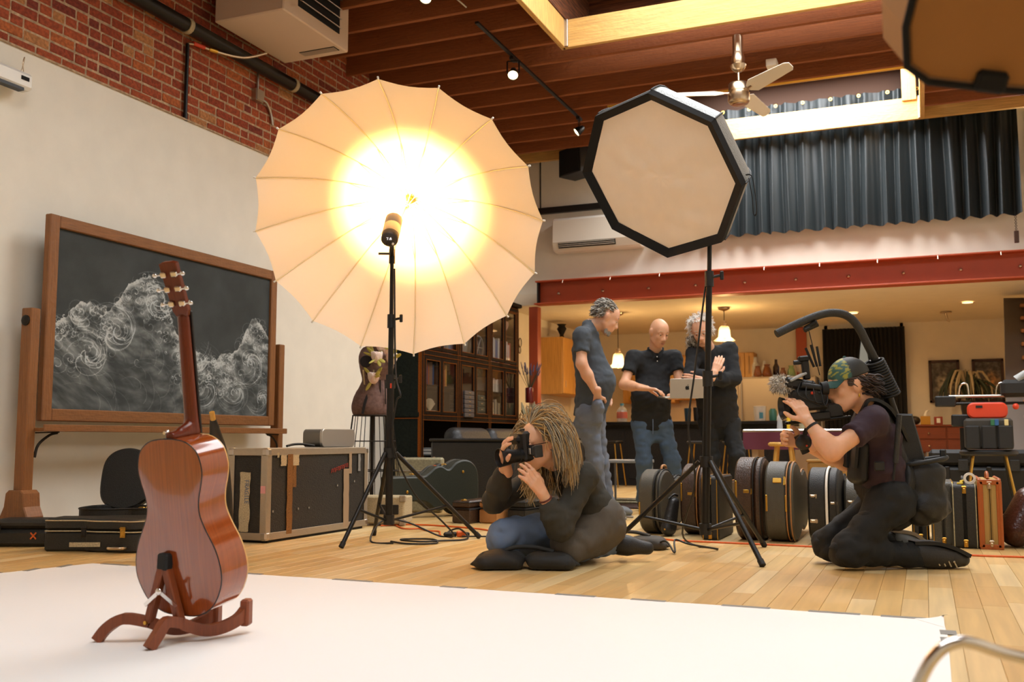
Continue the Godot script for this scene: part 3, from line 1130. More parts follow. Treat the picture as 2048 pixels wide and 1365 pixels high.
# ---------------------------------------------------------------- things of the shoot
func chalk_picture() -> StandardMaterial3D:
	var w := 860
	var h := 480
	var im := Image.create(w, h, false, Image.FORMAT_RGB8)
	var nz := FastNoiseLite.new()
	nz.seed = 77
	nz.frequency = 0.012
	nz.fractal_octaves = 4
	var fine := FastNoiseLite.new()
	fine.seed = 78
	fine.frequency = 0.35
	var chalk := PackedFloat32Array()
	chalk.resize(w * h)
	var blue := PackedFloat32Array()
	blue.resize(w * h)
	# swell: a rolling sea with two high rollers
	for x in w:
		var u := float(x) / w
		var r1 := 0.62 - 0.46 * exp(-pow((u - 0.36) / 0.14, 2)) - 0.2 * exp(-pow((u - 0.1) / 0.12, 2)) - 0.30 * exp(-pow((u - 0.93) / 0.11, 2))
		r1 += 0.02 * sin(u * 40.0) + 0.03 * nz.get_noise_1d(x * 2.0)
		for y in h:
			var v := float(y) / h
			var d := v - r1
			var a := 0.0
			if d > 0.0:
				var streak := nz.get_noise_2d(x * 0.9 + 80.0 * sin(v * 4.0), y * 1.6 - 110.0 * sin(u * 5.0))
				a = (0.5 * exp(-d * 3.2) + 0.10) * clampf(0.62 + 1.7 * streak, 0.0, 1.6) + 0.3 * exp(-d * 45.0)
			chalk[y * w + x] = a
	rng.seed = 42
	var curl := func(cx: float, cy: float, r0: float, turns: float, start: float, way: float, a: float, wide: float, b: float) -> void:
		var steps := int(240 * turns * maxf(r0 / 60.0, 0.4)) + 12
		for i in steps:
			var t := float(i) / steps
			var ang := start + way * TAU * turns * t
			var rr := r0 * (1.0 - 0.85 * t)
			var px := cx + rr * cos(ang) * 1.15
			var py := cy + rr * sin(ang)
			for dx in range(-2, 3):
				for dy in range(-2, 3):
					var ix := int(px) + dx
					var iy := int(py) + dy
					if ix >= 0 and iy >= 0 and ix < w and iy < h:
						var q := a * exp(-(dx * dx + dy * dy) / (wide * wide)) * (0.6 + 0.4 * fine.get_noise_2d(ix * 3, iy * 3))
						chalk[iy * w + ix] += q * 0.21
						blue[iy * w + ix] += q * b * 0.2
	for s in [[360, 150, 80, 1.4, -2.6, 1, 1.3], [120, 330, 70, 1.3, -2.4, 1, 1.1], [205, 255, 75, 1.2, -2.2, 1, 1.0], [470, 290, 95, 0.55, 0.3, 1, 1.2], [760, 300, 85, 1.0, 2.4, -1, 1.0], [60, 215, 50, 0.6, 0.2, 1, 1.0], [700, 400, 70, 1.2, 2.8, -1, 0.9], [820, 420, 55, 1.2, 2.4, -1, 0.9], [560, 390, 80, 0.9, 3.2, -1, 0.8]]:
		for q in 9:
			curl.call(s[0] + rng.randf_range(-16, 16), s[1] + rng.randf_range(-12, 12), s[2] * rng.randf_range(0.5, 1.25), s[3] * rng.randf_range(0.35, 0.9), s[4] + rng.randf_range(-0.7, 0.7), s[5], s[6], 1.3, 0.8 if q % 3 == 0 else 0.1)
	for q in 330:
		var u := rng.randf()
		var ridge := 0.62 - 0.46 * exp(-pow((u - 0.36) / 0.14, 2)) - 0.2 * exp(-pow((u - 0.1) / 0.12, 2)) - 0.30 * exp(-pow((u - 0.93) / 0.11, 2))
		var v := ridge + rng.randf() * rng.randf() * (1.0 - ridge) * 0.8
		curl.call(u * w, v * h, rng.randf_range(6, 30), rng.randf_range(0.3, 1.5), rng.randf() * TAU, 1 if rng.randf() < 0.6 else -1, rng.randf_range(0.4, 1.0), 1.2, rng.randf() * 0.5)
	# long trailing strokes in the troughs
	for q in 60:
		curl.call(rng.randf_range(100, w), rng.randf_range(h * 0.7, h * 1.15), rng.randf_range(60, 150), rng.randf_range(0.12, 0.3), rng.randf_range(3.4, 5.2), 1, rng.randf_range(0.4, 0.8), 1.2, 0.2)
	for y in h:
		for x in w:
			var n0 := nz.get_noise_2d(x * 0.5 + 400, y * 0.5)
			var dust := 0.045 + 0.05 * n0 + 0.02 * fine.get_noise_2d(x, y)
			var a := clampf(chalk[y * w + x], 0.0, 0.85)
			var b := clampf(blue[y * w + x], 0.0, 0.6)
			var c := Color(0.155, 0.172, 0.165) + Color(dust, dust, dust)
			c = c.lerp(Color(0.80, 0.81, 0.79), a)
			c = c.lerp(Color(0.62, 0.72, 0.80), b * 0.35)
			im.set_pixel(x, y, c)
	im.generate_mipmaps()
	var m := mat("chalk", Color(1, 1, 1), 0.8)
	m.albedo_texture = ImageTexture.create_from_image(im)
	return m

func make_chalkboard() -> void:
	var t := thing("chalkboard", "large oak framed chalkboard on a stand with a chalk drawing of stormy waves", "chalkboard", V(-5.2, 0, -5.93))
	var z0 := 1.225
	var z1 := -1.225
	var y0 := 0.75
	var y1 := 2.09
	var g := G.new()
	g.quad(V(0.012, y0 + 0.07, z0 - 0.075), V(0.012, y0 + 0.07, z1 + 0.075), V(0.012, y1 - 0.075, z1 + 0.075), V(0.012, y1 - 0.075, z0 - 0.075), Vector3.RIGHT)
	g.box(V(-0.005, (y0 + y1) / 2, (z0 + z1) / 2), V(0.03, y1 - y0 - 0.1, z0 - z1 - 0.1))
	var slate := part(g, "slate", chalk_picture(), t, "dark slate with white and blue chalk waves")
	# the thick backing shares the slate's dark tone
	slate.set_meta("label", "dark slate with white and blue chalk waves")
	for y in [y0 + 0.04, y1 - 0.04]:
		part(boxed(V(0.01, y, (z0 + z1) / 2), V(0.05, 0.08, z0 - z1 - 0.16), 0.006), "rail", M.oak_u, t)
	for z in [z0 - 0.04, z1 + 0.04]:
		part(boxed(V(0.01, (y0 + y1) / 2, z), V(0.052, y1 - y0, 0.08), 0.006), "stile", M.oak, t)
	for s in [1, -1]:
		var z: float = (z0 + 0.085) if s > 0 else (z1 - 0.085)
		part(boxed(V(0, 0.83, z), V(0.085, 1.26, 0.075), 0.006), "post", M.oak, t)
		var poly := PackedVector2Array([Vector2(-0.17, 0), Vector2(0.17, 0), Vector2(0.165, 0.05), Vector2(0.14, 0.09), Vector2(0.12, 0.11), Vector2(0.115, 0.16), Vector2(0.085, 0.22), Vector2(0.075, 0.30), Vector2(0.05, 0.32), Vector2(-0.05, 0.32), Vector2(-0.075, 0.30), Vector2(-0.085, 0.22), Vector2(-0.115, 0.16), Vector2(-0.12, 0.11), Vector2(-0.14, 0.09), Vector2(-0.165, 0.05)])
		g = G.new()
		g.prism(poly, z - 0.065, z + 0.065, Transform3D(), 0.006)
		part(g, "foot", M.oak, t)
		g = G.new()
		g.lathe([Vector2(0, -0.07), Vector2(0.02, -0.07), Vector2(0.02, -0.04), Vector2(0.034, -0.035), Vector2(0.034, 0.0), Vector2(0.02, 0.01), Vector2(0, 0.012)], 12, Transform3D(Basis(Vector3.RIGHT, PI / 2 * s), V(0.0, 1.38, z + s * 0.045)))
		part(g, "knob", M.iron, t)
		g = G.new()
		g.tube(smooth([V(0.04, 0.52, z - s * 0.04), V(0.045, 0.6, z - s * 0.06), V(0.05, 0.66, z - s * 0.14), V(0.05, 0.675, z - s * 0.2)], 4), 0.009, 6)
		g.bar(V(0.045, 0.675, z - s * 0.04), V(0.05, 0.68, z - s * 0.21), 0.02, 0.008)
		part(g, "bracket", M.iron, t)
	g = G.new()
	g.box(V(0.06, 0.695, (z0 + z1) / 2), V(0.13, 0.022, z0 - z1 + 0.12), Basis(), 0.004)
	g.box(V(0.122, 0.705, (z0 + z1) / 2), V(0.014, 0.045, z0 - z1 + 0.12), Basis(), 0.004)
	part(g, "chalk_tray", M.oak_u, t)

func make_guitar() -> void:
	var b := V(-2.178, 0.083, -2.556)
	var up := V(-0.004, 0.987, 0.162).normalized()
	var back := V(-0.06, -0.16, 0.985)
	back = (back - up * back.dot(up)).normalized()
	var bas := Basis(up.cross(back), up, back)
	var t := thing("acoustic_guitar", "glossy mahogany acoustic guitar seen from the back on a wooden stand", "guitar", b)
	t.basis = bas
	var half := [Vector2(0, 0), Vector2(0.07, 0.004), Vector2(0.13, 0.035), Vector2(0.168, 0.095), Vector2(0.176, 0.15), Vector2(0.160, 0.215), Vector2(0.125, 0.28), Vector2(0.108, 0.325), Vector2(0.110, 0.37), Vector2(0.126, 0.425), Vector2(0.131, 0.465), Vector2(0.117, 0.515), Vector2(0.08, 0.545), Vector2(0.035, 0.555), Vector2(0, 0.556)]
	var pts := []
	for p in half:
		pts.append(p)
	for i in range(half.size() - 2, 0, -1):
		pts.append(Vector2(-half[i].x, half[i].y))
	var poly := smooth2(pts, 4)
	# arched back: skin from the centre line outwards
	var inner := PackedVector2Array()
	var g := G.new()
	var mid := Vector2(0, 0.26)
	var rows := []
	for i in 8:
		var s := 1.0 - i / 7.0
		var line := []
		for p in poly:
			var q: Vector2 = mid + (p - mid) * s
			line.append(V(q.x, q.y, 0.008 * (1.0 - s * s)))
		rows.append(line)
	g.skin(rows, 0.0, true)
	g.face_to(V(0, 0, 1))
	part(g, "back", M.mahogany, t)
	g = G.new()
	g.prism(poly, -0.118, -0.001, Transform3D(), 0.0, true)
	part(g, "sides", M.mahogany_side, t, "dark glossy mahogany sides")
	g = G.new()
	g.prism(poly, -0.123, -0.118, Transform3D(), 0.0, true)
	part(g, "soundboard", M.spruce, t)
	var ring := []
	for p in poly:
		ring.append(V(p.x, p.y, -0.001))
	part(tubed(ring, 0.0022, 5, true), "binding", M.ebony, t)
	# neck with a rounded back, heel and headstock
	var f := Fld.new(V(-0.08, 0.5, -0.16), V(0.08, 0.98, 0.04), 0.004, 0.004)
	f.cap(V(0, 0.56, -0.112), V(0, 0.93, -0.114), 0.017, 0.0145, 0, Vector3.RIGHT, 1.55)
	f.cap(V(0, 0.562, -0.105), V(0, 0.562, -0.012), 0.022, 0.014, 1, Vector3.RIGHT, 1.25)
	f.cap(V(0, 0.585, -0.105), V(0, 0.575, -0.06), 0.018, 0.010, 0, Vector3.RIGHT, 1.3)
	f.planes = [[V(0, 0, -0.122), V(0, 0, -1)]]
	g = G.new()
	f.add_to(g)
	part(g, "neck", M.neck_wood, t)
	part(boxed(V(0, 0.73, -0.126), V(0.054, 0.44, 0.008), 0.002), "fretboard", M.ebony, t)
	var hb := Transform3D(Basis(Vector3.RIGHT, 0.26), V(0, 0.935, -0.114))
	g = G.new()
	g.prism(PackedVector2Array([Vector2(-0.022, 0), Vector2(0.022, 0), Vector2(0.033, 0.02), Vector2(0.036, 0.175), Vector2(0.018, 0.181), Vector2(-0.018, 0.181), Vector2(-0.036, 0.175), Vector2(-0.033, 0.02)]), -0.008, 0.008, hb, 0.002)
	var hs := part(g, "headstock", M.neck_wood, t)
	for s in [-1, 1]:
		for i in 3:
			var y := 0.045 + i * 0.048
			g = G.new()
			g.box(hb * V(s * 0.022, y, 0.013), V(0.022, 0.018, 0.012), hb.basis, 0.003)
			g.cyl(hb * V(s * 0.026, y, 0.014), hb * V(s * 0.05, y, 0.014), 0.0028, 6)
			g.ball(hb * V(s * 0.058, y, 0.014), V(0.010, 0.0075, 0.004), hb.basis, 10, 6)
			g.cyl(hb * V(s * 0.022, y, -0.006), hb * V(s * 0.022, y, -0.02), 0.004, 8)
			part(g, "tuning_peg", M.chrome, hs)
	part(lathed([Vector2(0, 0), Vector2(0.006, 0), Vector2(0.006, 0.01), Vector2(0.009, 0.014), Vector2(0, 0.018)], 10, Transform3D(Basis(Vector3.RIGHT, -PI / 2) * Basis(), V(-0.012, 0.575, -0.004))), "strap_button", M.chrome, t)

func make_guitar_stand() -> void:
	var o := V(-2.17, 0, -2.55)
	var t := thing("guitar_stand", "folding carved wooden guitar stand holding the guitar on white paper", "stand", o)
	var g := G.new()
	var apex := V(-2.212, 0.255, -2.512) - o
	var pl := V(-2.268, 0.062, -2.515) - o
	var pr := V(-2.162, 0.062, -2.535) - o
	var legs := [[pl, V(-2.33, 0.075, -2.475) - o, V(-2.385, 0.045, -2.462) - o, V(-2.415, 0.006, -2.452) - o], [pr, V(-2.165, 0.075, -2.475) - o, V(-2.168, 0.045, -2.445) - o, V(-2.175, 0.006, -2.415) - o]]
	for a in legs:
		var path := smooth(a, 4)
		g = G.new()
		g.ribbon(path, 0.024, 0.033)
		part(g, "front_leg", M.stand_wood, t)
	for a in [pl, pr]:
		g = G.new()
		g.bar(a, apex, 0.026, 0.03, V(0, 0, 1), 0.004)
		part(g, "upright", M.stand_wood, t)
	g = G.new()
	g.bar(apex + V(0, -0.03, 0), apex + V(0.002, 0.022, 0.0), 0.042, 0.034, V(0, 0, 1), 0.006)
	part(g, "rubber_cap", M.black_rubber, t)
	for s in 2:
		var a: Vector3 = pl if s == 0 else pr
		var path := smooth([a, a + V(0.03, -0.028, -0.06), a + V(0.06, -0.03, -0.11), a + V(0.085, -0.012, -0.165), a + V(0.09, 0.012, -0.2)], 4)
		g = G.new()
		g.ribbon(path, 0.024, 0.036)
		g.box(a + V(0.092, 0.008, -0.205), V(0.03, 0.085, 0.045), Basis(Vector3.UP, 0.3), 0.006)
		part(g, "cradle_arm", M.stand_wood, t)
		g = G.new()
		g.lathe([Vector2(0, -0.02), Vector2(0.006, -0.02), Vector2(0.006, 0.02), Vector2(0, 0.02)], 10, Transform3D(Basis(Vector3.RIGHT, PI / 2), a))
		part(g, "pivot_bolt", M.brass, t)
		g = G.new()
		var hinge := V(-2.197, 0.165, -2.475) - o
		g.bar(a + V(0, 0.055, 0.022), hinge, 0.012, 0.003, V(0, 0, 1))
		part(g, "folding_link", M.chrome, t)
	g = G.new()
	g.ball(V(-2.197, 0.165, -2.472) - o, V(0.011, 0.011, 0.006))
	part(g, "hinge_pin", M.chrome, t)

func light_stand(called: String, label: String, foot: Vector3, top: Vector3, tips: Array, h_collar: float, joints: Array) -> Node3D:
	var t := thing(called, label, "light stand", foot)
	var up := (top - foot)
	var ax := func(h: float) -> Vector3: return up * (h / up.y)
	var hs := [0.13, joints[0], joints[1], up.y]
	var rr := [0.0225, 0.017, 0.0125]
	for i in 3:
		part(tubed([ax.call(hs[i]), ax.call(hs[i + 1])], rr[i], 12), "tube", M.black_metal, t)
	for i in 2:
		var c: Vector3 = ax.call(hs[i + 1])
		var g := G.new()
		g.cyl(c - V(0, 0.05, 0), c + V(0, 0.035, 0), 0.029 - i * 0.004, 12)
		var o := part(g, "collar", M.black_plastic, t)
		g = G.new()
		g.cyl(c, c + V(0.06, 0.008, 0.0), 0.008, 8)
		g.box(c + V(0.07, 0.008, 0), V(0.02, 0.05, 0.014), Basis(), 0.004)
		part(g, "clamp_knob", M.black_plastic, o)
	var coll: Vector3 = ax.call(h_collar)
	part(tubed([coll - V(0, 0.03, 0), coll + V(0, 0.03, 0)], 0.037, 12), "leg_collar", M.black_plastic, t)
	var low: Vector3 = ax.call(0.14)
	part(tubed([low - V(0, 0.03, 0), low + V(0, 0.03, 0)], 0.034, 12), "brace_collar", M.black_plastic, t)
	for p in tips:
		var e: Vector3 = p - foot + V(0, 0.012, 0)
		var out := V(e.x, 0, e.z).normalized()
		var a := coll + out * 0.04
		var l := part(tubed([a, e], 0.0135, 10), "leg", M.black_metal, t)
		part(tubed([a.lerp(e, 0.96), e - V(0, 0.004, 0) + out * 0.004], 0.0165, 10), "rubber_foot", M.black_rubber, l)
		var m := a.lerp(e, 0.62)
		part(tubed([low + out * 0.03, m], 0.0085, 8), "brace", M.black_metal, t)
	var g := G.new()
	g.cyl(ax.call(up.y - 0.02), ax.call(up.y + 0.03), 0.012, 10)
	part(g, "spigot", M.steel, t)
	return t

func make_umbrella() -> void:
	var foot := V(-3.07, 0, -5.45)
	var st := light_stand("light_stand", "tall black light stand carrying the big glowing umbrella", foot, V(-3.07, 1.78, -5.45), [V(-3.164, 0, -5.063), V(-2.667, 0, -5.907), V(-3.39, 0, -5.82)], 0.55, [1.0, 1.38])
	# a small red and white maker's tag on the lower collar
	part(boxed(V(0.012, 0.965, 0.024), V(0.018, 0.03, 0.004)), "maker_tag", M.red_plastic, st)
	var axis := V(0.247, -0.551, 0.797).normalized()
	var x := Vector3.UP.cross(axis).normalized()
	var y := axis.cross(x)
	var rc := V(-2.95, 2.0, -5.267) - y * 0.068 + x * 0.006
	var R := 0.9
	var depth := 0.5
	var t := thing("photo_umbrella", "huge white lined photo umbrella glowing with warm lamp light", "umbrella", rc)
	var rib_at := func(k: float, s: float) -> Vector3:
		var a := deg_to_rad(91.0 + 22.5 * k)
		return (x * cos(a) + y * sin(a)) * R * s - axis * depth * (1.0 - pow(s, 2.1))
	var g := G.new()
	var back := G.new()
	for k in 16:
		var rows := []
		var rows2 := []
		for i in 11:
			var s := i / 10.0
			var line := []
			var line2 := []
			for j in 7:
				var f := j / 6.0
				var a: Vector3 = rib_at.call(k, s)
				var b: Vector3 = rib_at.call(k + 1.0, s)
				var q := a.lerp(b, f)
				# cloth pulled straight between ribs, hollowing the rim a little
				q -= q.normalized() * 0.035 * s * s * sin(PI * f) * 0.5
				line.append(q)
				line2.append(q - axis * 0.006)
			rows.append(line)
			rows2.append(line2)
		g.skin(rows)
		back.skin(rows2)
	g.face_to(axis)
	back.face_to(-axis)
	part(g, "canopy", M.umbrella_cloth, t, "white umbrella lining in warm light")
	part(back, "black_cover", M.umbrella_back, t)
	for k in 16:
		var pts := []
		for i in 11:
			pts.append(rib_at.call(k, i / 10.0 * 1.0) + axis * 0.006)
		var rb := part(tubed(pts, 0.0035, 6), "rib", M.rib, t)
		var tip: Vector3 = rib_at.call(k, 1.0)
		part(tubed([tip, tip * 1.016 + axis * 0.004], 0.006, 6), "tip", M.white_plastic, rb)
		part(tubed([rib_at.call(k, 0.45) + axis * 0.008, -axis * (depth - 0.16) + (x * cos(deg_to_rad(91 + 22.5 * k)) + y * sin(deg_to_rad(91 + 22.5 * k))) * 0.018], 0.0025, 5), "stretcher", M.rib, rb)
	part(tubed([-axis * (depth + 0.03), axis * 0.12], 0.005, 8), "shaft", M.steel, t)
	for a in [[depth - 0.02, 0.03], [depth - 0.16, 0.024]]:
		var hub := G.new()
		var c: Vector3 = -axis * a[0]
		hub.cyl(c - axis * 0.012, c + axis * 0.012, a[1] * 0.7, 16)
		for k in 16:
			var d := x * cos(TAU * k / 16) + y * sin(TAU * k / 16)
			hub.box(c + d * a[1], V(0.003, 0.003, 0.016), look(d))
		part(hub, "hub", M.brass, t)
	# strobe head: lamp end faces the umbrella
	var r0 := V(-2.955, 1.835, -5.21)
	var r1 := V(-3.01, 2.005, -5.365)
	var d := (r1 - r0).normalized()
	var sh := thing("strobe_head", "grey cylindrical strobe head aimed into the umbrella", "strobe light", r0)
	var bs := along(d)
	part(lathed([Vector2(0.0, 0.0), Vector2(0.046, 0.0), Vector2(0.052, 0.006), Vector2(0.052, 0.055), Vector2(0.0, 0.055)], 24, Transform3D(bs, Vector3.ZERO)), "control_end", M.strobe_dark, sh)
	part(lathed([Vector2(0.0, 0.05), Vector2(0.0535, 0.05), Vector2(0.0535, 0.14), Vector2(0.051, 0.143)], 24, Transform3D(bs, Vector3.ZERO)), "body", M.strobe_grey, sh)
	part(lathed([Vector2(0.051, 0.14), Vector2(0.0535, 0.145), Vector2(0.0535, 0.225), Vector2(0.047, 0.225), Vector2(0.047, 0.19), Vector2(0, 0.19)], 24, Transform3D(bs, Vector3.ZERO)), "reflector", M.strobe_grey, sh)
	var lamp_m := glow("strobe_lamp_glow", Color(1.0, 0.82, 0.55), 8.0)
	part(lathed([Vector2(0, 0.195), Vector2(0.04, 0.195), Vector2(0.036, 0.215), Vector2(0.02, 0.228), Vector2(0, 0.232)], 18, Transform3D(bs, Vector3.ZERO)), "lamp", lamp_m, sh)
	var tx := TextMesh.new()
	tx.text = "7.6"
	tx.font_size = 12
	tx.pixel_size = 0.0019
	tx.depth = 0.001
	tx.material = glow("display_light", Color(0.9, 0.95, 1.0), 1.2)
	var tm := MeshInstance3D.new()
	tm.name = "display_digits"
	tm.mesh = tx
	var tz := -d
	var txx := Vector3.UP.cross(tz).normalized()
	tm.transform = Transform3D(Basis(txx, tz.cross(txx), tz), -d * 0.001 + tz.cross(txx) * 0.012)
	sh.add_child(tm, true)
	for i in 3:
		var kb := txx * (-0.02 + i * 0.02) - tz.cross(txx) * 0.024
		part(tubed([kb, kb - d * 0.008], 0.007, 10), "dial", M.white_plastic if i == 2 else M.black_plastic, sh)
	var yoke := G.new()
	yoke.bar(V(-3.07, 1.79, -5.45) - r0, V(-2.99, 1.845, -5.30) - r0, 0.03, 0.022, V(0, 1, 0), 0.004)
	yoke.cyl(V(-3.07, 1.74, -5.45) - r0, V(-3.07, 1.83, -5.45) - r0, 0.02, 10)
	yoke.cyl(V(-3.08, 1.80, -5.43) - r0, V(-3.14, 1.80, -5.40) - r0, 0.008, 8)
	part(yoke, "bracket", M.black_metal, sh)
	var sp := SpotLight3D.new()
	sp.name = "strobe_light"
	add_child(sp)
	sp.position = r0 + d * 0.245
	var ax := (rc - axis * depth - sp.position).normalized()
	sp.basis = look(-ax)
	sp.light_color = Color(1.0, 0.73, 0.40)
	sp.light_energy = 8.0
	sp.spot_range = 30.0
	sp.spot_angle = 72.0
	sp.spot_angle_attenuation = 1.0
	sp.light_size = 0.04
	sp.shadow_enabled = true

func make_octabox() -> void:
	var foot := V(-1.145, 0, -5.567)
	light_stand("light_stand", "black light stand carrying the eight sided softbox", foot, V(-1.06, 1.74, -5.44), [V(-1.702, 0, -5.553), V(-0.771, 0, -5.135), V(-0.90, 0, -6.08)], 0.51, [0.975, 1.525])
	var axis := V(-0.293, -0.582, 0.758).normalized()
	var x := Vector3.UP.cross(axis).normalized()
	var y := axis.cross(x)
	var c := V(-1.285, 2.038, -5.189)
	var R := 0.485
	var t := thing("octagonal_softbox", "eight sided softbox with cream front cloth and black rim", "softbox", c)
	var cor := func(k: float, r: float, z: float) -> Vector3:
		var a := deg_to_rad(74.0 + 45.0 * k)
		return (x * cos(a) + y * sin(a)) * r + axis * z
	# front cloth, a little loose
	var g := G.new()
	var nz := FastNoiseLite.new()
	nz.seed = 9
	nz.frequency = 3.2
	var rows := []
	for i in 13:
		var s := i / 12.0
		var line := []
		for j in 64:
			var k := j / 8.0
			var q: Vector3 = cor.call(floorf(k), R * 0.93 * s, -0.03).lerp(cor.call(floorf(k) + 1.0, R * 0.93 * s, -0.03), k - floorf(k))
			q += axis * (0.010 * nz.get_noise_3d(q.x * 2.0, q.y * 2.0, q.z * 2.0)) * (1.0 if i < 12 else 0.4)
			if i == 12:
				q *= 1.0 + 0.03 * nz.get_noise_1d(j * 3.3)
			line.append(q)
		rows.append(line)
	g.skin(rows, 0.0, true)
	g.face_to(axis)
	part(g, "front_cloth", M.octa_front, t, "cream diffuser cloth")
	g = G.new()
	var lip := G.new()
	for k in 8:
		var a: Vector3 = cor.call(k, R, 0.0)
		var b: Vector3 = cor.call(k + 1, R, 0.0)
		var a2: Vector3 = cor.call(k, R * 0.90, -0.028)
		var b2: Vector3 = cor.call(k + 1, R * 0.90, -0.028)
		lip.quad(a, b, b2, a2, axis)
		var a3: Vector3 = cor.call(k, R * 1.005, -0.05)
		var b3: Vector3 = cor.call(k + 1, R * 1.005, -0.05)
		lip.quad(a, b, b3, a3, a + b)
	part(lip, "rim", M.velcro, t, "black hook tape rim")
	for k in 8:
		rows = []
		for i in 9:
			var s := i / 8.0
			var line := []
			for j in 5:
				var r := R * (1.0 - 0.8 * pow(s, 2.6)) * 1.0
				var q: Vector3 = cor.call(k, r, -0.04 - 0.36 * s).lerp(cor.call(k + 1, r, -0.04 - 0.36 * s), j / 4.0)
				line.append(q)
			rows.append(line)
		g = G.new()
		g.skin(rows)
		g.face_to(cor.call(k + 0.5, 1.0, 0.0))
		part(g, "shell_panel", M.octa_silver, t, "grey shell cloth")
		var pts := []
		for i in 9:
			var s := i / 8.0
			pts.append(cor.call(k, R * (1.0 - 0.8 * pow(s, 2.6)) + 0.003, -0.04 - 0.36 * s))
		part(tubed(pts, 0.005, 6), "rod", M.octa_shell, t)
	part(tubed([-axis * 0.39, -axis * 0.43], 0.095, 20), "speed_ring", M.octa_shell, t)
	part(tubed([-axis * 0.42, -axis * 0.62], 0.058, 20), "strobe_body", M.strobe_grey, t)
	# bracket down to the stand
	g = G.new()
	var p0 := V(-1.06, 1.73, -5.44) - c
	var p1 := -axis * 0.45 - y * 0.05
	g.tube(smooth([p0, p0 + V(0, 0.12, -0.02), p1 + V(0.0, -0.1, 0.0), p1], 5), 0.014, 8)
	part(g, "tilt_bracket", M.black_metal, t)
	var sx: Vector3 = cor.call(6.1, R, -0.06)
	g = G.new()
	var loop := smooth([sx, sx + V(0.03, -0.01, 0.0), sx + V(0.045, -0.10, 0.0), sx + V(0.05, -0.20, 0.0), sx + V(0.035, -0.21, 0.0), sx + V(0.03, -0.12, 0.0), sx + V(0.015, -0.02, 0)], 4)
	for i in loop.size() - 1:
		g.bar(loop[i], loop[i + 1], 0.004, 0.014, V(0, 0, 1))
	part(g, "strap", M.velcro, t)

func make_studio() -> void:
	# seamless paper taped to the floor
	var g := G.new()
	var edge := PackedVector2Array()
	for i in 25:
		var f := i / 24.0
		edge.append(Vector2(lerpf(-3.96, 0.035, f), -lerpf(-3.97, -3.868, f) + 0.004 * sin(i * 1.7)))
	edge.append(Vector2(0.045, 3.55)); edge.append(Vector2(0.03, 1.38)); edge.append(Vector2(-4.55, 1.3)); edge.append(Vector2(-4.2, 3.0))
	g.prism(edge, 0.0005, 0.0016, Transform3D(Basis(Vector3.RIGHT, -PI / 2), Vector3.ZERO))
	var rows := []
	for i in 5:
		var s := i / 4.0
		rows.append([V(-0.06 + 0.11 * s, 0.0018 + 0.02 * s * s, -3.866 - 0.0 * s), V(0.038, 0.0018 + 0.02 * s * s, -3.72 - 0.14 * s)])
	g.skin(rows, 0.001)
	var pp := solo(g, "paper_backdrop", M.paper, "wide white seamless paper laid over the floor", "backdrop paper")
	var strips := [[-3.9, -3.72], [-3.62, -3.46], [-3.05, -2.9], [-2.5, -2.3], [-1.95, -1.83], [-1.42, -1.25], [-1.1, -0.96], [-0.74, -0.56], [-0.42, -0.24], [-0.17, -0.02]]
	for s in strips:
		var f: float = ((s[0] + s[1]) / 2 + 3.96) / 3.995
		solo(boxed(Vector3.ZERO, V(s[1] - s[0], 0.0012, 0.03)), "tape_strip", M.tape_grey, "strip of grey tape along the far edge of the white paper", "tape", "tape strips on the far paper edge", V((s[0] + s[1]) / 2, 0.0024, lerpf(-3.97, -3.868, f) - 0.006), -0.0255)
	for s in [[-4.0, -3.83], [-4.035, -3.66], [-4.08, -3.48]]:
		solo(boxed(Vector3.ZERO, V(0.03, 0.0012, 0.1)), "tape_strip", M.tape_grey, "short grey tape on the side edge of the white paper nearest the chalkboard", "tape", "tape strips on the side paper edge", V(s[0], 0.0024, s[1]), 0.23)
	for z in [-3.63, -3.5]:
		solo(boxed(Vector3.ZERO, V(0.05, 0.0012, 0.075)), "tape_strip", M.tape_grey, "square grey tape at the paper corner by the chrome chair", "tape", "tape squares at the paper corner", V(0.047, 0.0026, z), 0.03)
	make_chalkboard()
	make_guitar_stand()
	make_guitar()
	make_umbrella()
	make_octabox()

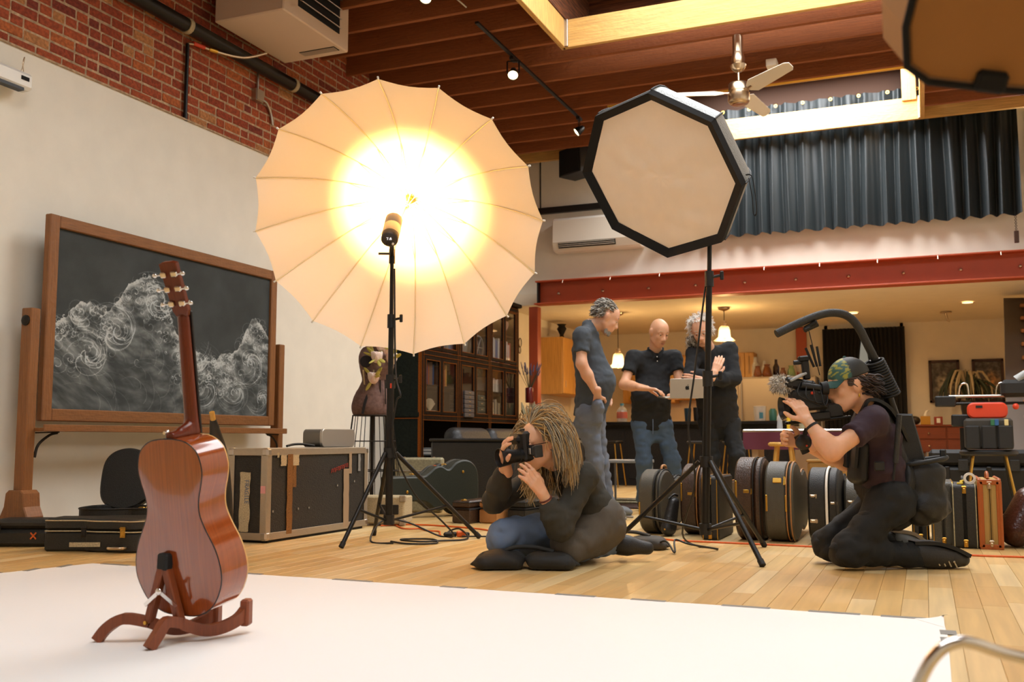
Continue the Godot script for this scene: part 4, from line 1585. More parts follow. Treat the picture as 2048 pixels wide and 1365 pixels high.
# ---------------------------------------------------------------- fittings and furniture
func make_fittings() -> void:
	var g: G
	# gas heater hung from the joists
	var t := thing("unit_heater", "pale metal gas heater hung high in front of the brick wall", "heater", V(-4.96, 4.067, -6.88))
	part(boxed(V(0, 0.31, 0), V(0.68, 0.62, 0.98), 0.01), "casing", M.heater_white, t)
	g = G.new()
	g.box(V(0.342, 0.33, -0.02), V(0.01, 0.44, 0.62))
	part(g, "outlet", M.dark_gap, t)
	for i in 5:
		part(boxed(V(0.355, 0.16 + i * 0.085, -0.02), V(0.05, 0.008, 0.6), 0.0, Basis(Vector3.FORWARD, 0.5)), "louver", M.steel, t)
	part(boxed(V(0.12, -0.002, -0.36), V(0.36, 0.006, 0.09)), "vent_slot", M.dark_gap, t)
	for i in 24:
		part(boxed(V(-0.05 + i * 0.0148, -0.006, -0.36), V(0.004, 0.006, 0.086)), "vent_bar", M.heater_white, t)
	# pipes on the brick wall
	g = G.new()
	g.cyl(V(-5.33, 3.93, -3.8), V(-5.33, 3.93, -12.6), 0.058, 16)
	var pp := solo(g, "drain_pipe", M.black_metal, "thick black pipe running along the brick wall", "pipe")
	for z in [-6.1, -7.55]:
		part(tubed([V(-5.33, 3.93, z - 0.022), V(-5.33, 3.93, z + 0.022)], 0.066, 16), "clamp", M.old_paper, pp)
	g = G.new()
	g.cyl(V(-5.405, 3.2, -6.2), V(-5.405, 3.83, -6.2), 0.016, 10)
	g.cyl(V(-5.405, 3.185, -6.2), V(-5.405, 3.25, -6.2), 0.02, 10)
	solo(g, "gas_riser", M.black_metal, "thin black upright pipe on the brick wall", "pipe")
	t = thing("gas_hose", "flexible gas line from the upright pipe to the heater", "hose", V(-5.4, 3.85, -6.2))
	part(tubed(smooth([V(0, -0.02, 0), V(0.02, 0.0, -0.1), V(0.06, 0.0, -0.25), V(0.16, 0.02, -0.5), V(0.25, 0.12, -0.7)], 5), 0.011, 8), "hose", M.nickel, t)
	part(tubed([V(0.01, 0.0, -0.05), V(0.03, 0.0, -0.16)], 0.018, 8), "valve", M.red_plastic, t)
	part(tubed([V(0.045, 0.0, -0.2), V(0.07, 0.0, -0.27)], 0.02, 8), "coupling", M.brass, t)
	t = thing("junction_box", "small grey electric box on the brick wall beside the umbrella", "electric box", V(-5.41, 3.7, -7.13))
	part(boxed(V(0, 0, 0), V(0.06, 0.11, 0.11), 0.004), "box", M.steel, t)
	part(boxed(V(0.034, 0, 0), V(0.006, 0.1, 0.1), 0.002), "cover_plate", M.brushed, t)
	part(tubed([V(0, 0.05, 0), V(0, 0.24, 0.0)], 0.011, 8), "conduit", M.steel, t)
	part(tubed(smooth([V(0, -0.02, -0.05), V(0.01, -0.03, -0.12), V(0.0, -0.1, -0.2), V(0, -0.2, -0.23)], 5), 0.012, 8), "flexible_conduit", M.steel, t)
	# roll-up screen on the plaster wall, cut by the frame
	t = thing("projection_screen", "end of a white roll-up screen case hung by a hook on the wall", "projection screen", V(-5.3, 2.93, -4.2))
	part(boxed(V(0, 0, 0), V(0.1, 0.115, 0.8), 0.02), "case", M.white_plastic, t)
	part(boxed(V(0.052, 0.01, -0.33), V(0.004, 0.025, 0.06)), "badge", M.dark_gap, t)
	part(boxed(V(0.02, -0.06, 0.02), V(0.05, 0.02, 0.7)), "screen_bar", M.black_plastic, t)
	part(tubed(smooth([V(-0.02, 0.05, -0.35), V(-0.02, 0.13, -0.37), V(0.0, 0.17, -0.36), V(0.01, 0.12, -0.34), V(0.0, 0.06, -0.36)], 4), 0.003, 6), "hook", M.nickel, t)
	# wall air conditioner
	t = thing("air_conditioner", "white split air conditioner on the upper wall beside the umbrella", "air conditioner", V(-3.96, 3.17, -12.62))
	g = G.new()
	g.prism(PackedVector2Array([Vector2(0.12, 0), Vector2(0.12, 0.46), Vector2(-0.06, 0.46), Vector2(-0.12, 0.42), Vector2(-0.13, 0.12), Vector2(-0.09, 0.02), Vector2(-0.03, 0)]), -0.61, 0.61, Transform3D(Basis(V(0, 0, -1), V(0, 1, 0), V(1, 0, 0)), Vector3.ZERO), 0.01)
	part(g, "casing", M.ac_white, t)
	part(boxed(V(-0.12, 0.075, 0.118), V(0.8, 0.075, 0.02), 0.0, Basis(Vector3.RIGHT, 0.4)), "outlet", M.dark_gap, t)
	for i in 3:
		part(boxed(V(-0.12, 0.055 + i * 0.022, 0.128 + i * 0.006), V(0.78, 0.004, 0.025)), "louver", M.ac_white, t)
	solo(boxed(V(-4.15, 3.79, -12.71), V(1.4, 0.085, 0.07), 0.004), "cable_duct", M.black_plastic, "black duct bar along the wall above the air conditioner", "duct")
	t = thing("ceiling_speaker", "black loudspeaker box tucked under the joists beside the softbox", "speaker", V(-4.1, 4.27, -12.2), -0.5)
	part(boxed(V(0, 0.0, 0), V(0.42, 0.36, 0.3), 0.01), "cabinet", M.black_plastic, t)
	part(boxed(V(0, 0.0, 0.155), V(0.38, 0.32, 0.01), 0.004), "grille", M.velcro, t)
	part(boxed(V(0, 0.24, -0.05), V(0.05, 0.14, 0.05)), "mount", M.black_metal, t)
	# track lights
	var beams := [[-3.62, 4.385, -6.4, -7.3], [-3.6, 4.385, -7.88, -10.85]]
	for b in beams:
		var tr := solo(boxed(V(b[0], b[1], (b[2] + b[3]) / 2), V(0.036, 0.022, b[2] - b[3]), 0.003), "light_track", M.black_metal, "long black track under the joists between umbrella and softbox" if b[3] < -8 else "short piece of black track near the heater", "light track")
		if b[3] > -8:
			part(boxed(V(-3.56, 4.40, -7.0), V(0.12, 0.05, 0.3), 0.01), "feed_box", M.octa_silver, tr)
			part(tubed([V(-3.56, 4.38, -7.1), V(-3.5, 4.33, -7.45)], 0.008, 6), "feed_arm", M.steel, tr)
	var spots := [[V(-3.6, 4.385, -6.9), V(0.15, -0.75, 0.65), "track spotlight nearest the heater, glowing round lamp face"], [V(-3.6, 4.385, -8.75), V(0.2, -0.75, 0.62), "glowing track spotlight above the umbrella"], [V(-3.58, 4.385, -10.72), V(-0.72, -0.6, 0.35), "track spotlight beside the softbox rim, turned sideways"]]
	glow("spot_lamp_glow", Color(1.0, 0.86, 0.62), 14.0)
	for s in spots:
		var st := thing("track_spotlight", s[2], "spotlight", s[0], 0.0, "spotlights on the ceiling track")
		var d: Vector3 = s[1].normalized()
		var c := V(0, -0.17, 0)
		part(boxed(V(0, -0.03, 0), V(0.045, 0.035, 0.1), 0.004), "adapter", M.black_plastic, st)
		var side := d.cross(Vector3.UP).normalized()
		g = G.new()
		for q in [-1, 1]:
			g.bar(V(0, -0.05, 0) + side * 0.058 * q, c + side * 0.058 * q, 0.008, 0.014, side)
		g.bar(V(0, -0.05, 0) - side * 0.058, V(0, -0.05, 0) + side * 0.058, 0.014, 0.008)
		part(g, "yoke", M.black_metal, st)
		part(lathed([Vector2(0.018, -0.07), Vector2(0.03, -0.06), Vector2(0.052, 0.02), Vector2(0.055, 0.045), Vector2(0.049, 0.045), Vector2(0.045, 0.02)], 18, Transform3D(along(d), c)), "housing", M.black_metal, st)
		part(lathed([Vector2(0, 0.03), Vector2(0.047, 0.03), Vector2(0.047, 0.036), Vector2(0.03, 0.042), Vector2(0, 0.044)], 18, Transform3D(along(d), c)), "lamp", M.spot_lamp_glow, st)
		var sl := SpotLight3D.new()
		sl.name = "track_light"
		add_child(sl, true)
		sl.position = s[0] + c + d * 0.06
		sl.basis = look(-d)
		sl.light_color = Color(1.0, 0.82, 0.56)
		sl.light_energy = 3.0
		sl.spot_range = 30.0
		sl.spot_angle = 42.0
		sl.light_size = 0.04
		sl.shadow_enabled = true
	# ceiling fan
	t = thing("ceiling_fan", "brushed nickel ceiling fan with three pale blades", "ceiling fan", V(-1.484, 3.84, -9.15))
	part(lathed([Vector2(0.0, 0.41), Vector2(0.05, 0.41), Vector2(0.062, 0.34), Vector2(0.055, 0.3), Vector2(0.075, 0.285), Vector2(0.06, 0.25), Vector2(0.03, 0.22), Vector2(0, 0.22)], 20), "canopy", M.nickel, t)
	part(tubed([V(0, 0.57, 0), V(0, 0.4, 0)], 0.05, 14), "hanger", M.nickel, t)
	part(tubed([V(0, 0.24, 0), V(0, 0.08, 0)], 0.012, 10), "rod", M.nickel, t)
	part(lathed([Vector2(0, 0.11), Vector2(0.085, 0.11), Vector2(0.095, 0.1), Vector2(0.095, 0.035), Vector2(0.088, 0.03), Vector2(0.088, 0.015), Vector2(0.1, 0.01), Vector2(0.1, -0.06), Vector2(0.085, -0.085), Vector2(0.06, -0.09), Vector2(0.06, -0.098), Vector2(0.03, -0.1), Vector2(0, -0.1)], 28), "motor", M.nickel, t)
	for a in [44.0, -78.0, 163.0]:
		var d := V(cos(deg_to_rad(a)), 0, sin(deg_to_rad(a)))
		var sd := d.cross(Vector3.UP)
		g = G.new()
		var bx := Basis(d, V(0, 1, 0), d.cross(V(0, 1, 0))) * Basis(Vector3.RIGHT, -0.6)
		g.prism(PackedVector2Array([Vector2(0.14, -0.03), Vector2(0.22, -0.07), Vector2(0.72, -0.045), Vector2(0.75, -0.02), Vector2(0.75, 0.035), Vector2(0.70, 0.055), Vector2(0.22, 0.075), Vector2(0.14, 0.03)]), -0.004, 0.004, Transform3D(Basis(bx.x, bx.z, bx.y), V(0, 0.02, 0)), 0.002)
		var bl := part(g, "blade", M.ac_white, t)
		g = G.new()
		g.bar(d * 0.09 + V(0, 0.015, 0), d * 0.2 + V(0, 0.02, 0), 0.03, 0.012)
		part(g, "blade_iron", M.nickel, bl)
	solo(boxed(V(-1.22, 4.22, -9.5), V(0.1, 0.07, 0.14), 0.006), "control_box", M.ac_white, "small white control box under the joists behind the fan", "electric box")
	# gallery curtain
	var rows := []
	var nz := FastNoiseLite.new()
	nz.seed = 3
	nz.frequency = 0.8
	for i in 9:
		var line := []
		var s := i / 8.0
		for j in 420:
			var x := -3.2 + 4.32 * j / 419.0
			var ph := x * TAU / 0.185 + 2.2 * nz.get_noise_1d(x * 3.0) + 0.25 * sin(s * 3.0 + x * 4.0)
			var w := sin(ph)
			var amp := 0.03 + 0.028 * s + 0.02 * nz.get_noise_2d(x * 3.0, s)
			line.append(V(x + 0.012 * cos(ph * 0.5) * s, lerpf(4.86, 3.215, s) + 0.006 * w * s, -12.6 + amp * (w + 0.25 * sin(2.0 * ph))))
		rows.append(line)
	g = G.new()
	g.skin(rows, 0.0)
	g.face_to(V(0, 0, 1))
	t = thing("gallery_curtain", "long dark teal pleated curtain hanging under the ceiling", "curtain", Vector3.ZERO)
	part(g, "cloth", M.curtain, t)
	var ring := lathed([Vector2(0.011, -0.005), Vector2(0.022, -0.005), Vector2(0.022, 0.005), Vector2(0.011, 0.005), Vector2(0.011, -0.005)], 12, Transform3D(Basis(Vector3.RIGHT, PI / 2), Vector3.ZERO)).mesh(M.brass)
	for i in 13:
		piece(ring, "grommet", t, Transform3D(Basis(), V(-2.9 + i * 0.33, 4.82, -12.535)))
	t = thing("curtain_hook", "dangling chain with a wooden block at the curtain's end", "chain", V(1.06, 3.2, -12.6))
	for i in 5:
		part(tubed([V(0, -i * 0.035, 0), V(0.01, -i * 0.035 - 0.018, 0), V(0, -i * 0.035 - 0.036, 0), V(-0.01, -i * 0.035 - 0.018, 0)], 0.004, 5, true), "link", M.iron, t)
	part(boxed(V(0, -0.25, 0), V(0.05, 0.14, 0.04), 0.005), "block", M.frame_brown, t)
	# chrome chair at the corner of the frame
	t = thing("chrome_chair", "blurred bent chrome tube chair frame close to the camera", "chair", V(0.25, 0, -1.45))
	var o := V(0.25, 0, -1.45)
	for k in 2:
		var off := V(0.0, 0, 0.0) if k == 0 else V(0.10, 0.0, 0.36)
		var path := smooth([V(-0.10, 0.012, -1.475) - o + off, V(-0.06, 0.2, -1.485) - o + off, V(-0.019, 0.303, -1.495) - o + off, V(0.004, 0.341, -1.502) - o + off, V(0.028, 0.356, -1.509) - o + off, V(0.05, 0.355, -1.518) - o + off, V(0.113, 0.335, -1.546) - o + off, V(0.3, 0.3, -1.62) - o + off, V(0.42, 0.2, -1.66) - o + off, V(0.46, 0.012, -1.67) - o + off], 6)
		part(tubed(path, 0.0085, 12), "side_frame", M.chrome, t)
	part(tubed([V(0.28, 0.302, -1.612) - o, V(0.38, 0.302, -1.25) - o], 0.0085, 10), "cross_tube", M.chrome, t)
	var seat := []
	for i in 7:
		var s := i / 6.0
		var a := (V(0.14, 0.33, -1.556) - o).lerp(V(0.3, 0.3, -1.62) - o, s)
		seat.append([a + V(0, 0.01, 0), a + V(0.05, 0.0, 0.18), a + V(0.10, 0.01, 0.36)])
	g = G.new()
	g.skin(seat, 0.01)
	part(g, "seat", M.black_leather, t)
	# boomed softbox at the upper corner of the frame, close to the lens
	var c0 := V(-0.02, 1.21, -1.67)
	t = thing("boom_softbox", "blurred brown softbox on a boom close above the camera", "softbox", c0)
	var ux := V(0.93, -0.13, -0.36).normalized()
	var nrm := V(0.38, -0.62, 0.69)
	nrm = (nrm - ux * nrm.dot(ux)).normalized()
	var uy := nrm.cross(ux)
	var xf := Transform3D(Basis(ux, uy, nrm), Vector3.ZERO)
	var poly := PackedVector2Array([Vector2(-0.02, 0.62), Vector2(-0.02, 0.3), Vector2(-0.01, 0.08), Vector2(0.01, 0.02), Vector2(0.05, 0.0), Vector2(0.16, 0.0), Vector2(0.5, 0.02), Vector2(0.52, 0.62)])
	g = G.new()
	g.prism(poly, -0.18, 0.0, xf, 0.01)
	part(g, "shell", M.softbox_brown, t)
	var edge := []
	for q in poly:
		edge.append(xf * V(q.x, q.y, 0.002))
	part(tubed(edge, 0.006, 8, true), "piping", M.velcro, t)
	g = G.new()
	g.box(xf * V(0.145, 0.012, 0.004), V(0.05, 0.035, 0.02), xf.basis, 0.006)
	part(g, "corner_tab", M.velcro, t)
	part(tubed([xf * V(0.25, 0.3, -0.18), xf * V(0.25, 0.3, -0.5)], 0.02, 12), "boom_arm", M.black_metal, t)

func make_flight_case() -> void:
	var o := V(-3.885, 0, -5.72)
	var t := thing("flight_case", "battered dark flight case with aluminium edges and torn stickers", "flight case", o)
	var hx := 0.145
	var hz := 0.6
	var H := 0.575
	var b := 0.02
	part(boxed(V(0, H / 2 + b / 2, 0), V(2 * hx - 0.012, H - b - 0.01, 2 * hz - 0.012)), "panel", M.flight_panel, t)
	for sx in [-1, 1]:
		for sz in [-1, 1]:
			var g := G.new()
			g.box(V(sx * (hx - 0.022), H / 2 + b / 2, sz * (hz + 0.0)), V(0.045, H - b, 0.004), Basis(), 0.001)
			g.box(V(sx * (hx + 0.0), H / 2 + b / 2, sz * (hz - 0.022)), V(0.004, H - b, 0.045), Basis(), 0.001)
			part(g, "upright_edge", M.alu, t)
	for y in [b + 0.02, H - 0.02]:
		for s in [-1, 1]:
			var g := G.new()
			g.box(V(s * hx, y, 0), V(0.005, 0.042, 2 * hz), Basis(), 0.001)
			g.box(V(s * (hx - 0.02), y + (0.021 if y > 0.2 else -0.021), 0), V(0.042, 0.004, 2 * hz), Basis(), 0.001)
			part(g, "long_edge", M.alu, t)
			g = G.new()
			g.box(V(0, y, s * hz), V(2 * hx, 0.042, 0.005), Basis(), 0.001)
			g.box(V(0, y + (0.021 if y > 0.2 else -0.021), s * (hz - 0.02)), V(2 * hx, 0.004, 0.042), Basis(), 0.001)
			part(g, "short_edge", M.alu, t)
	for sx in [-1, 1]:
		for sy in [0, 1]:
			for sz in [-1, 1]:
				part(boxed(V(sx * (hx - 0.018), b + 0.022 if sy == 0 else H - 0.022, sz * (hz - 0.018)), V(0.05, 0.055, 0.05), 0.012), "corner", M.steel, t)
	part(boxed(V(0, 0.012, 0), V(0.26, 0.024, 1.12)), "skid", M.black_rubber, t)
	# torn sticker on the end, lettered up its length
	var z := hz + 0.0005
	var g := G.new()
	var rag := PackedVector2Array()
	rng.seed = 8
	for i in 24:
		var a := i / 24.0
		var e := rng.randf_range(-0.004, 0.004)
		if i < 10:
			rag.append(Vector2(-0.055 + e, 0.07 + 0.36 * i / 9.0))
		elif i < 12:
			rag.append(Vector2(-0.04 + (i - 10) * 0.05, 0.432 + e))
		elif i < 22:
			rag.append(Vector2(0.02 + e * 1.5, 0.43 - 0.36 * (i - 12) / 9.0))
		else:
			rag.append(Vector2(0.01 - (i - 22) * 0.05, 0.068 + e))
	g.prism(rag, z, z + 0.0015)
	var st := part(g, "sticker", M.old_paper, t, "torn cream sticker reading FRAGILE")
	for w in [["FRAGILE", 0.020, 0.31, -0.002, Color("3a5a7a")], ["INSTRUMENTS", 0.009, 0.22, -0.04, Color("4a6078")]]:
		var tx := TextMesh.new()
		tx.text = w[0]
		tx.font_size = 16
		tx.pixel_size = w[1] / 8.0
		tx.depth = 0.001
		var f := SystemFont.new()
		f.font_names = PackedStringArray(["Droid Sans"])
		tx.font = f
		var im := mat("ink_%s" % w[0].to_lower(), w[4], 0.8)
		tx.material = im
		var m := MeshInstance3D.new()
		m.name = "lettering"
		m.mesh = tx
		m.transform = Transform3D(Basis(Vector3.FORWARD, PI / 2), V(w[3], w[2], z + 0.002))
		if w[0] == "FRAGILE":
			st.add_child(m, true)
		else:
			m.free()
	part(boxed(V(hx - 0.025, 0.325, z + 0.003), V(0.035, 0.045, 0.002)), "pink_tape", mat("pink", Color("d99a94"), 0.8), t)
	# tape and paper scraps on the long side
	var x := hx + 0.001
	for a in [[0.36, 0.29, 0.50, 0.06, "rust_tape"], [0.31, 0.42, 0.18, 0.035, "rust_tape"], [0.43, 0.505, 0.075, 0.06, "old_paper"], [0.31, 0.505, 0.075, 0.09, "old_paper"], [0.49, 0.535, 0.03, 0.02, "old_paper"], [-0.31, 0.23, 0.40, 0.07, "tan_table"], [-0.36, 0.47, 0.15, 0.035, "tan_table"], [-0.48, 0.47, 0.12, 0.03, "tape_grey"]]:
		g = G.new()
		var pg := PackedVector2Array()
		var n := 10
		for i in n:
			pg.append(Vector2(-a[3] / 2 + rng.randf_range(-0.003, 0.003), -a[2] / 2 + a[2] * i / (n - 1)))
		for i in n:
			pg.append(Vector2(a[3] / 2 + rng.randf_range(-0.003, 0.003), a[2] / 2 - a[2] * i / (n - 1)))
		g.prism(pg, 0, 0.0012 + rng.randf() * 0.001, Transform3D(Basis(V(0, 0, -1), V(0, 1, 0), V(1, 0, 0)), V(x, a[1], a[0])))
		part(g, "tape_scrap", M[a[4]], t)
	# worn red stencil
	var red := mat("stencil_red", Color("8c2c18"), 0.8)
	for i in 8:
		g = G.new()
		var zc := -0.12 - i * 0.027
		g.bar(V(x, 0.405 + i * 0.005, zc), V(x, 0.43 + i * 0.005, zc - 0.004), 0.008, 0.0016, V(1, 0, 0))
		g.bar(V(x, 0.43 + i * 0.005, zc), V(x, 0.432 + i * 0.005, zc - 0.02), 0.006, 0.0016, V(1, 0, 0))
		if i % 2 == 0:
			g.bar(V(x, 0.418 + i * 0.005, zc), V(x, 0.418 + i * 0.005, zc - 0.018), 0.005, 0.0016, V(1, 0, 0))
		else:
			g.bar(V(x, 0.406 + i * 0.005, zc - 0.02), V(x, 0.43 + i * 0.005, zc - 0.018), 0.006, 0.0016, V(1, 0, 0))
		part(g, "stencil_mark", red, t)
	var rivet := lathed([Vector2(0.008, 0), Vector2(0.007, 0.003), Vector2(0, 0.005)], 8, Transform3D(Basis(Vector3.FORWARD, -PI / 2), Vector3.ZERO)).mesh(M.steel)
	for a in [[0.53, 0.19], [0.39, 0.19], [0.26, 0.19], [0.14, 0.19], [-0.2, 0.32], [-0.42, 0.34]]:
		piece(rivet, "rivet", t, Transform3D(Basis(), V(x, a[1], a[0])))
	# silver computer on the case
	t = thing("desktop_computer", "low silver desktop computer with rounded corners on top of the flight case", "computer", V(-3.95, 0.5795, -6.1))
	g = G.new()
	var side := Basis(V(0, 0, -1), V(0, 1, 0), V(1, 0, 0))
	g.prism(round_rect(0.43, 0.128, 0.035, 5), -0.01, 0.012, Transform3D(side, V(0.09, 0.064, 0)), 0.003, true)
	part(g, "front_panel", M.computer_silver, t)
	g = G.new()
	g.prism(round_rect(0.42, 0.124, 0.034, 5), -0.15, -0.01, Transform3D(side, V(0.09, 0.063, 0)), 0.003, true)
	part(g, "chassis", M.computer_side, t)
	solo(tubed(smooth([V(-3.88, 0.59, -5.52), V(-3.9, 0.6, -5.62), V(-3.88, 0.602, -5.7), V(-3.87, 0.59, -5.82)], 5), 0.008, 8), "cable_coil", M.cord_black, "short black cable lying on top of the flight case", "cable")
	# rolled umbrella in its sleeve
	t = thing("umbrella_bag", "slim black umbrella sleeve with a wooden tip leaning behind the guitar", "bag", V(-3.58, 0, -4.55))
	part(tubed(smooth([V(0.0, 0.02, 0), V(0.05, 0.25, 0.09), V(0.095, 0.5, 0.19), V(0.12, 0.63, 0.26), V(0.138, 0.735, 0.315)], 5), [0.03, 0.034, 0.038, 0.042, 0.044, 0.045, 0.046, 0.046, 0.046, 0.046, 0.046, 0.045, 0.044, 0.042, 0.04, 0.036, 0.032, 0.028, 0.024, 0.02, 0.016], 14), "sleeve", M.nylon, t)
	part(tubed([V(0.137, 0.725, 0.31), V(0.145, 0.775, 0.335)], 0.014, 10), "tip", M.pine, t)

func book(at: Vector3, s: Vector3, col: Color, label: String, group: String, lean := 0.0) -> void:
	var g := G.new()
	g.coloured = true
	g.tint = col.srgb_to_linear()
	# spine faces +x
	g.box(V(-0.002, s.y / 2, 0), V(0.004, s.y, s.z), Basis(), 0.001)
	for k in [-1, 1]:
		g.box(V(-s.x / 2, s.y / 2, k * (s.z / 2 - 0.0012)), V(s.x, s.y, 0.0024))
	g.tint = Color("d8ceb8").srgb_to_linear()
	g.box(V(-s.x / 2 + 0.001, s.y / 2, 0), V(s.x - 0.008, s.y - 0.008, s.z - 0.005))
	var o := solo(g, "book", M.paint, label, "book", group, at)
	o.rotation.x = lean

func make_bookcase() -> void:
	rng.seed = 15
	var x1 := -4.95
	var z0 := -9.47
	var o := V(-5.16, 0, -10.83)
	var t := thing("bookcase", "tall dark distressed bookcase with glass doors behind the sofa", "bookcase", o)
	var fx := x1 - o.x
	var zs := [-9.47, -10.376, -11.264, -12.18]
	var ys := [0.08, 0.86, 1.57, 2.36]
	part(boxed(V(-0.005, 1.19, z0 + 0.015 - o.z), V(0.42, 2.38, 0.03), 0.004), "side_panel", M.bookcase_green, t, "dark green side panel")
	for y in [0.45, 0.9, 1.6]:
		part(boxed(V(-0.005, y, z0 + 0.033 - o.z), V(0.40, 0.05 if y > 0.5 else 0.01, 0.012), 0.003), "side_rail", M.bookcase_green, t)
	part(boxed(V(0.195, 1.19, z0 + 0.032 - o.z), V(0.03, 2.36, 0.006), 0.002), "side_beading", M.bookcase_edge, t)
	part(boxed(V(-0.005, 0.86, z0 + 0.04 - o.z), V(0.39, 0.008, 0.006)), "side_beading", M.bookcase_edge, t)
	part(boxed(V(-0.005, 1.19, -12.195 - o.z), V(0.42, 2.38, 0.03), 0.004), "side_panel", M.bookcase_green, t)
	part(boxed(V(-0.2, 1.19, -10.83 - o.z), V(0.02, 2.36, 2.7)), "back_panel", M.bookcase_wood, t)
	for y in [0.06, 0.45, 0.88, 1.22, 1.585, 1.97, 2.37]:
		part(boxed(V(-0.01, y, -10.83 - o.z), V(0.38, 0.025, 2.7), 0.002), "shelf", M.bookcase_wood, t)
	part(boxed(V(0.02, 2.4, -10.83 - o.z), V(0.48, 0.05, 2.8), 0.01), "cornice", M.bookcase_wood, t)
	for z in zs:
		part(boxed(V(fx - 0.01, 1.19, z - o.z), V(0.03, 2.36, 0.06), 0.004), "stile", M.bookcase_wood, t)
		for q in [-0.026, 0.026]:
			part(boxed(V(fx + 0.006, 1.19, z + q - o.z), V(0.004, 2.3, 0.006)), "stile_beading", M.bookcase_edge, t)
	for y in [0.87, 1.575, 2.33]:
		part(boxed(V(fx - 0.008, y, -10.83 - o.z), V(0.03, 0.06, 2.7), 0.004), "rail", M.bookcase_wood, t)
		for q in [-0.026, 0.026]:
			part(boxed(V(fx + 0.008, y + q, -10.83 - o.z), V(0.004, 0.005, 2.7)), "rail_beading", M.bookcase_edge, t)
	for b in 3:
		for tier in 2:
			for d in 2:
				var za: float = zs[b] - 0.035
				var zb: float = zs[b + 1] + 0.035
				var w := (za - zb) / 2
				var zc: float = za - w * (d + 0.5)
				var yc: float = (ys[tier + 1] + ys[tier + 2]) / 2 + 0.005
				var h: float = ys[tier + 2] - ys[tier + 1] - 0.07
				var g := G.new()
				for s in [-1, 1]:
					g.box(V(0, 0, s * (w / 2 - 0.022)), V(0.022, h, 0.04), Basis(), 0.004)
					g.box(V(0, s * (h / 2 - 0.022), 0), V(0.022, 0.044, w - 0.06), Basis(), 0.004)
				var dr := part(g, "door", M.bookcase_wood, t)
				dr.position = V(fx - 0.002, yc, zc - o.z)
				g = G.new()
				for s in [-1, 1]:
					g.box(V(0.01, 0, s * (w / 2 - 0.043)), V(0.006, h - 0.07, 0.006))
					g.box(V(0.01, s * (h / 2 - 0.043), 0), V(0.006, 0.006, w - 0.08))
				part(g, "beading", M.bookcase_edge, dr)
				part(boxed(V(-0.004, 0, 0), V(0.003, h - 0.07, w - 0.07)), "pane", M.case_glass, dr)
				part(lathed([Vector2(0.005, 0), Vector2(0.005, 0.012), Vector2(0.012, 0.018), Vector2(0.011, 0.026), Vector2(0, 0.029)], 10, Transform3D(Basis(Vector3.FORWARD, -PI / 2), V(0.011, -0.02, (w / 2 - 0.02) * (-1 if d == 0 else 1)))), "knob", M.nickel, dr)
	# what stands on its shelves
	var put := func(z_from: float, z_to: float, y: float, hmin: float, hmax: float, cols: Array, label: String, group: String) -> void:
		var z := z_from
		while z > z_to:
			var w := rng.randf_range(0.018, 0.045)
			book(V(-5.0, y, z - w / 2), V(0.17, rng.randf_range(hmin, hmax), w), Color(cols[rng.randi() % cols.size()]), label, group)
			z -= w + 0.002
	put.call(-9.52, -9.84, 1.235, 0.22, 0.29, ["7a4a30", "5a3020", "3a4a6a", "a0562c", "8a6a50"], "old leather book in the lower case row next to the sofa", "leather books behind the lower glass doors")
	put.call(-9.96, -10.15, 1.235, 0.18, 0.24, ["b0602a", "c8903a", "6a3020"], "orange or brown book behind the lower door with the lamp glint", "orange books behind the lower glass doors")
	put.call(-11.32, -11.62, 1.235, 0.14, 0.18, ["cfc6b4", "b8b0a0", "8a8478", "d8d2c4"], "thin pale case in the row of discs on the upper shelf of the lower doors", "disc cases in the bookcase")
	put.call(-11.74, -11.9, 1.235, 0.14, 0.18, ["cfc6b4", "b8b0a0", "8a8478"], "thin pale case in the row of discs by the far door edge", "disc cases by the far door")
	put.call(-11.4, -11.7, 0.895, 0.2, 0.25, ["9a9484", "6a6458", "c8b890", "4a4840"], "grey or cream booklet in the lowest glazed shelf", "booklets on the lowest glazed shelf")
	put.call(-11.33, -11.68, 1.6, 0.28, 0.34, ["d8d4c8", "3a5a8a", "c8b040", "4a4a48", "a8b0b0", "2a3a5a", "b8b4a4"], "tall coloured book behind the upper glass door", "tall books behind the upper glass doors")
	put.call(-11.78, -12.05, 1.6, 0.24, 0.32, ["d8d4c8", "5a7aa0", "b04030", "8aa0a8", "a8b0b0"], "tall coloured book next to the coral ornament", "tall books beside the coral ornament")
	put.call(-10.05, -10.3, 1.6, 0.2, 0.26, ["5a7a9a", "8a8a7a", "4a5a6a"], "blue grey book just under the umbrella's edge", "blue grey books under the umbrella")
	for i in 6:
		var bx := thing("storage_box", "small grey lidded box in the stack behind the middle doors", "box", V(-5.02, 0.893 + i * 0.052, -10.62), 0.0, "stacked grey boxes in the bookcase")
		part(boxed(V(0, 0.025, 0), V(0.2, 0.049, 0.26), 0.006), "drawer", mat("box_grey", Color("4a4340"), 0.5), bx)
		part(boxed(V(0.103, 0.028, 0), V(0.006, 0.012, 0.05), 0.002), "pull", M.nickel, bx)
	for i in 4:
		var bx := thing("storage_box", "small dark lidded box in the stack behind the middle right door", "box", V(-5.04, 0.893 + i * 0.07, -11.03), 0.0, "stacked dark boxes in the bookcase")
		part(boxed(V(0, 0.033, 0), V(0.18, 0.065, 0.2), 0.006), "drawer", M.green_case, bx)
		part(boxed(V(0.093, 0.035, 0), V(0.006, 0.012, 0.05), 0.002), "pull", M.nickel, bx)
	# fan shell, plate and coral
	t = thing("shell_fan", "fan of pale shells behind the lower glass door by the lamp stand", "ornament", V(-5.0, 0.893, -9.75))
	for i in 9:
		var a := -0.9 + i * 0.225
		part(tubed([V(0, 0.05, 0), V(0, 0.05 + 0.14 * cos(a), 0.14 * sin(a))], [0.004, 0.012], 6), "blade", M.old_paper, t)
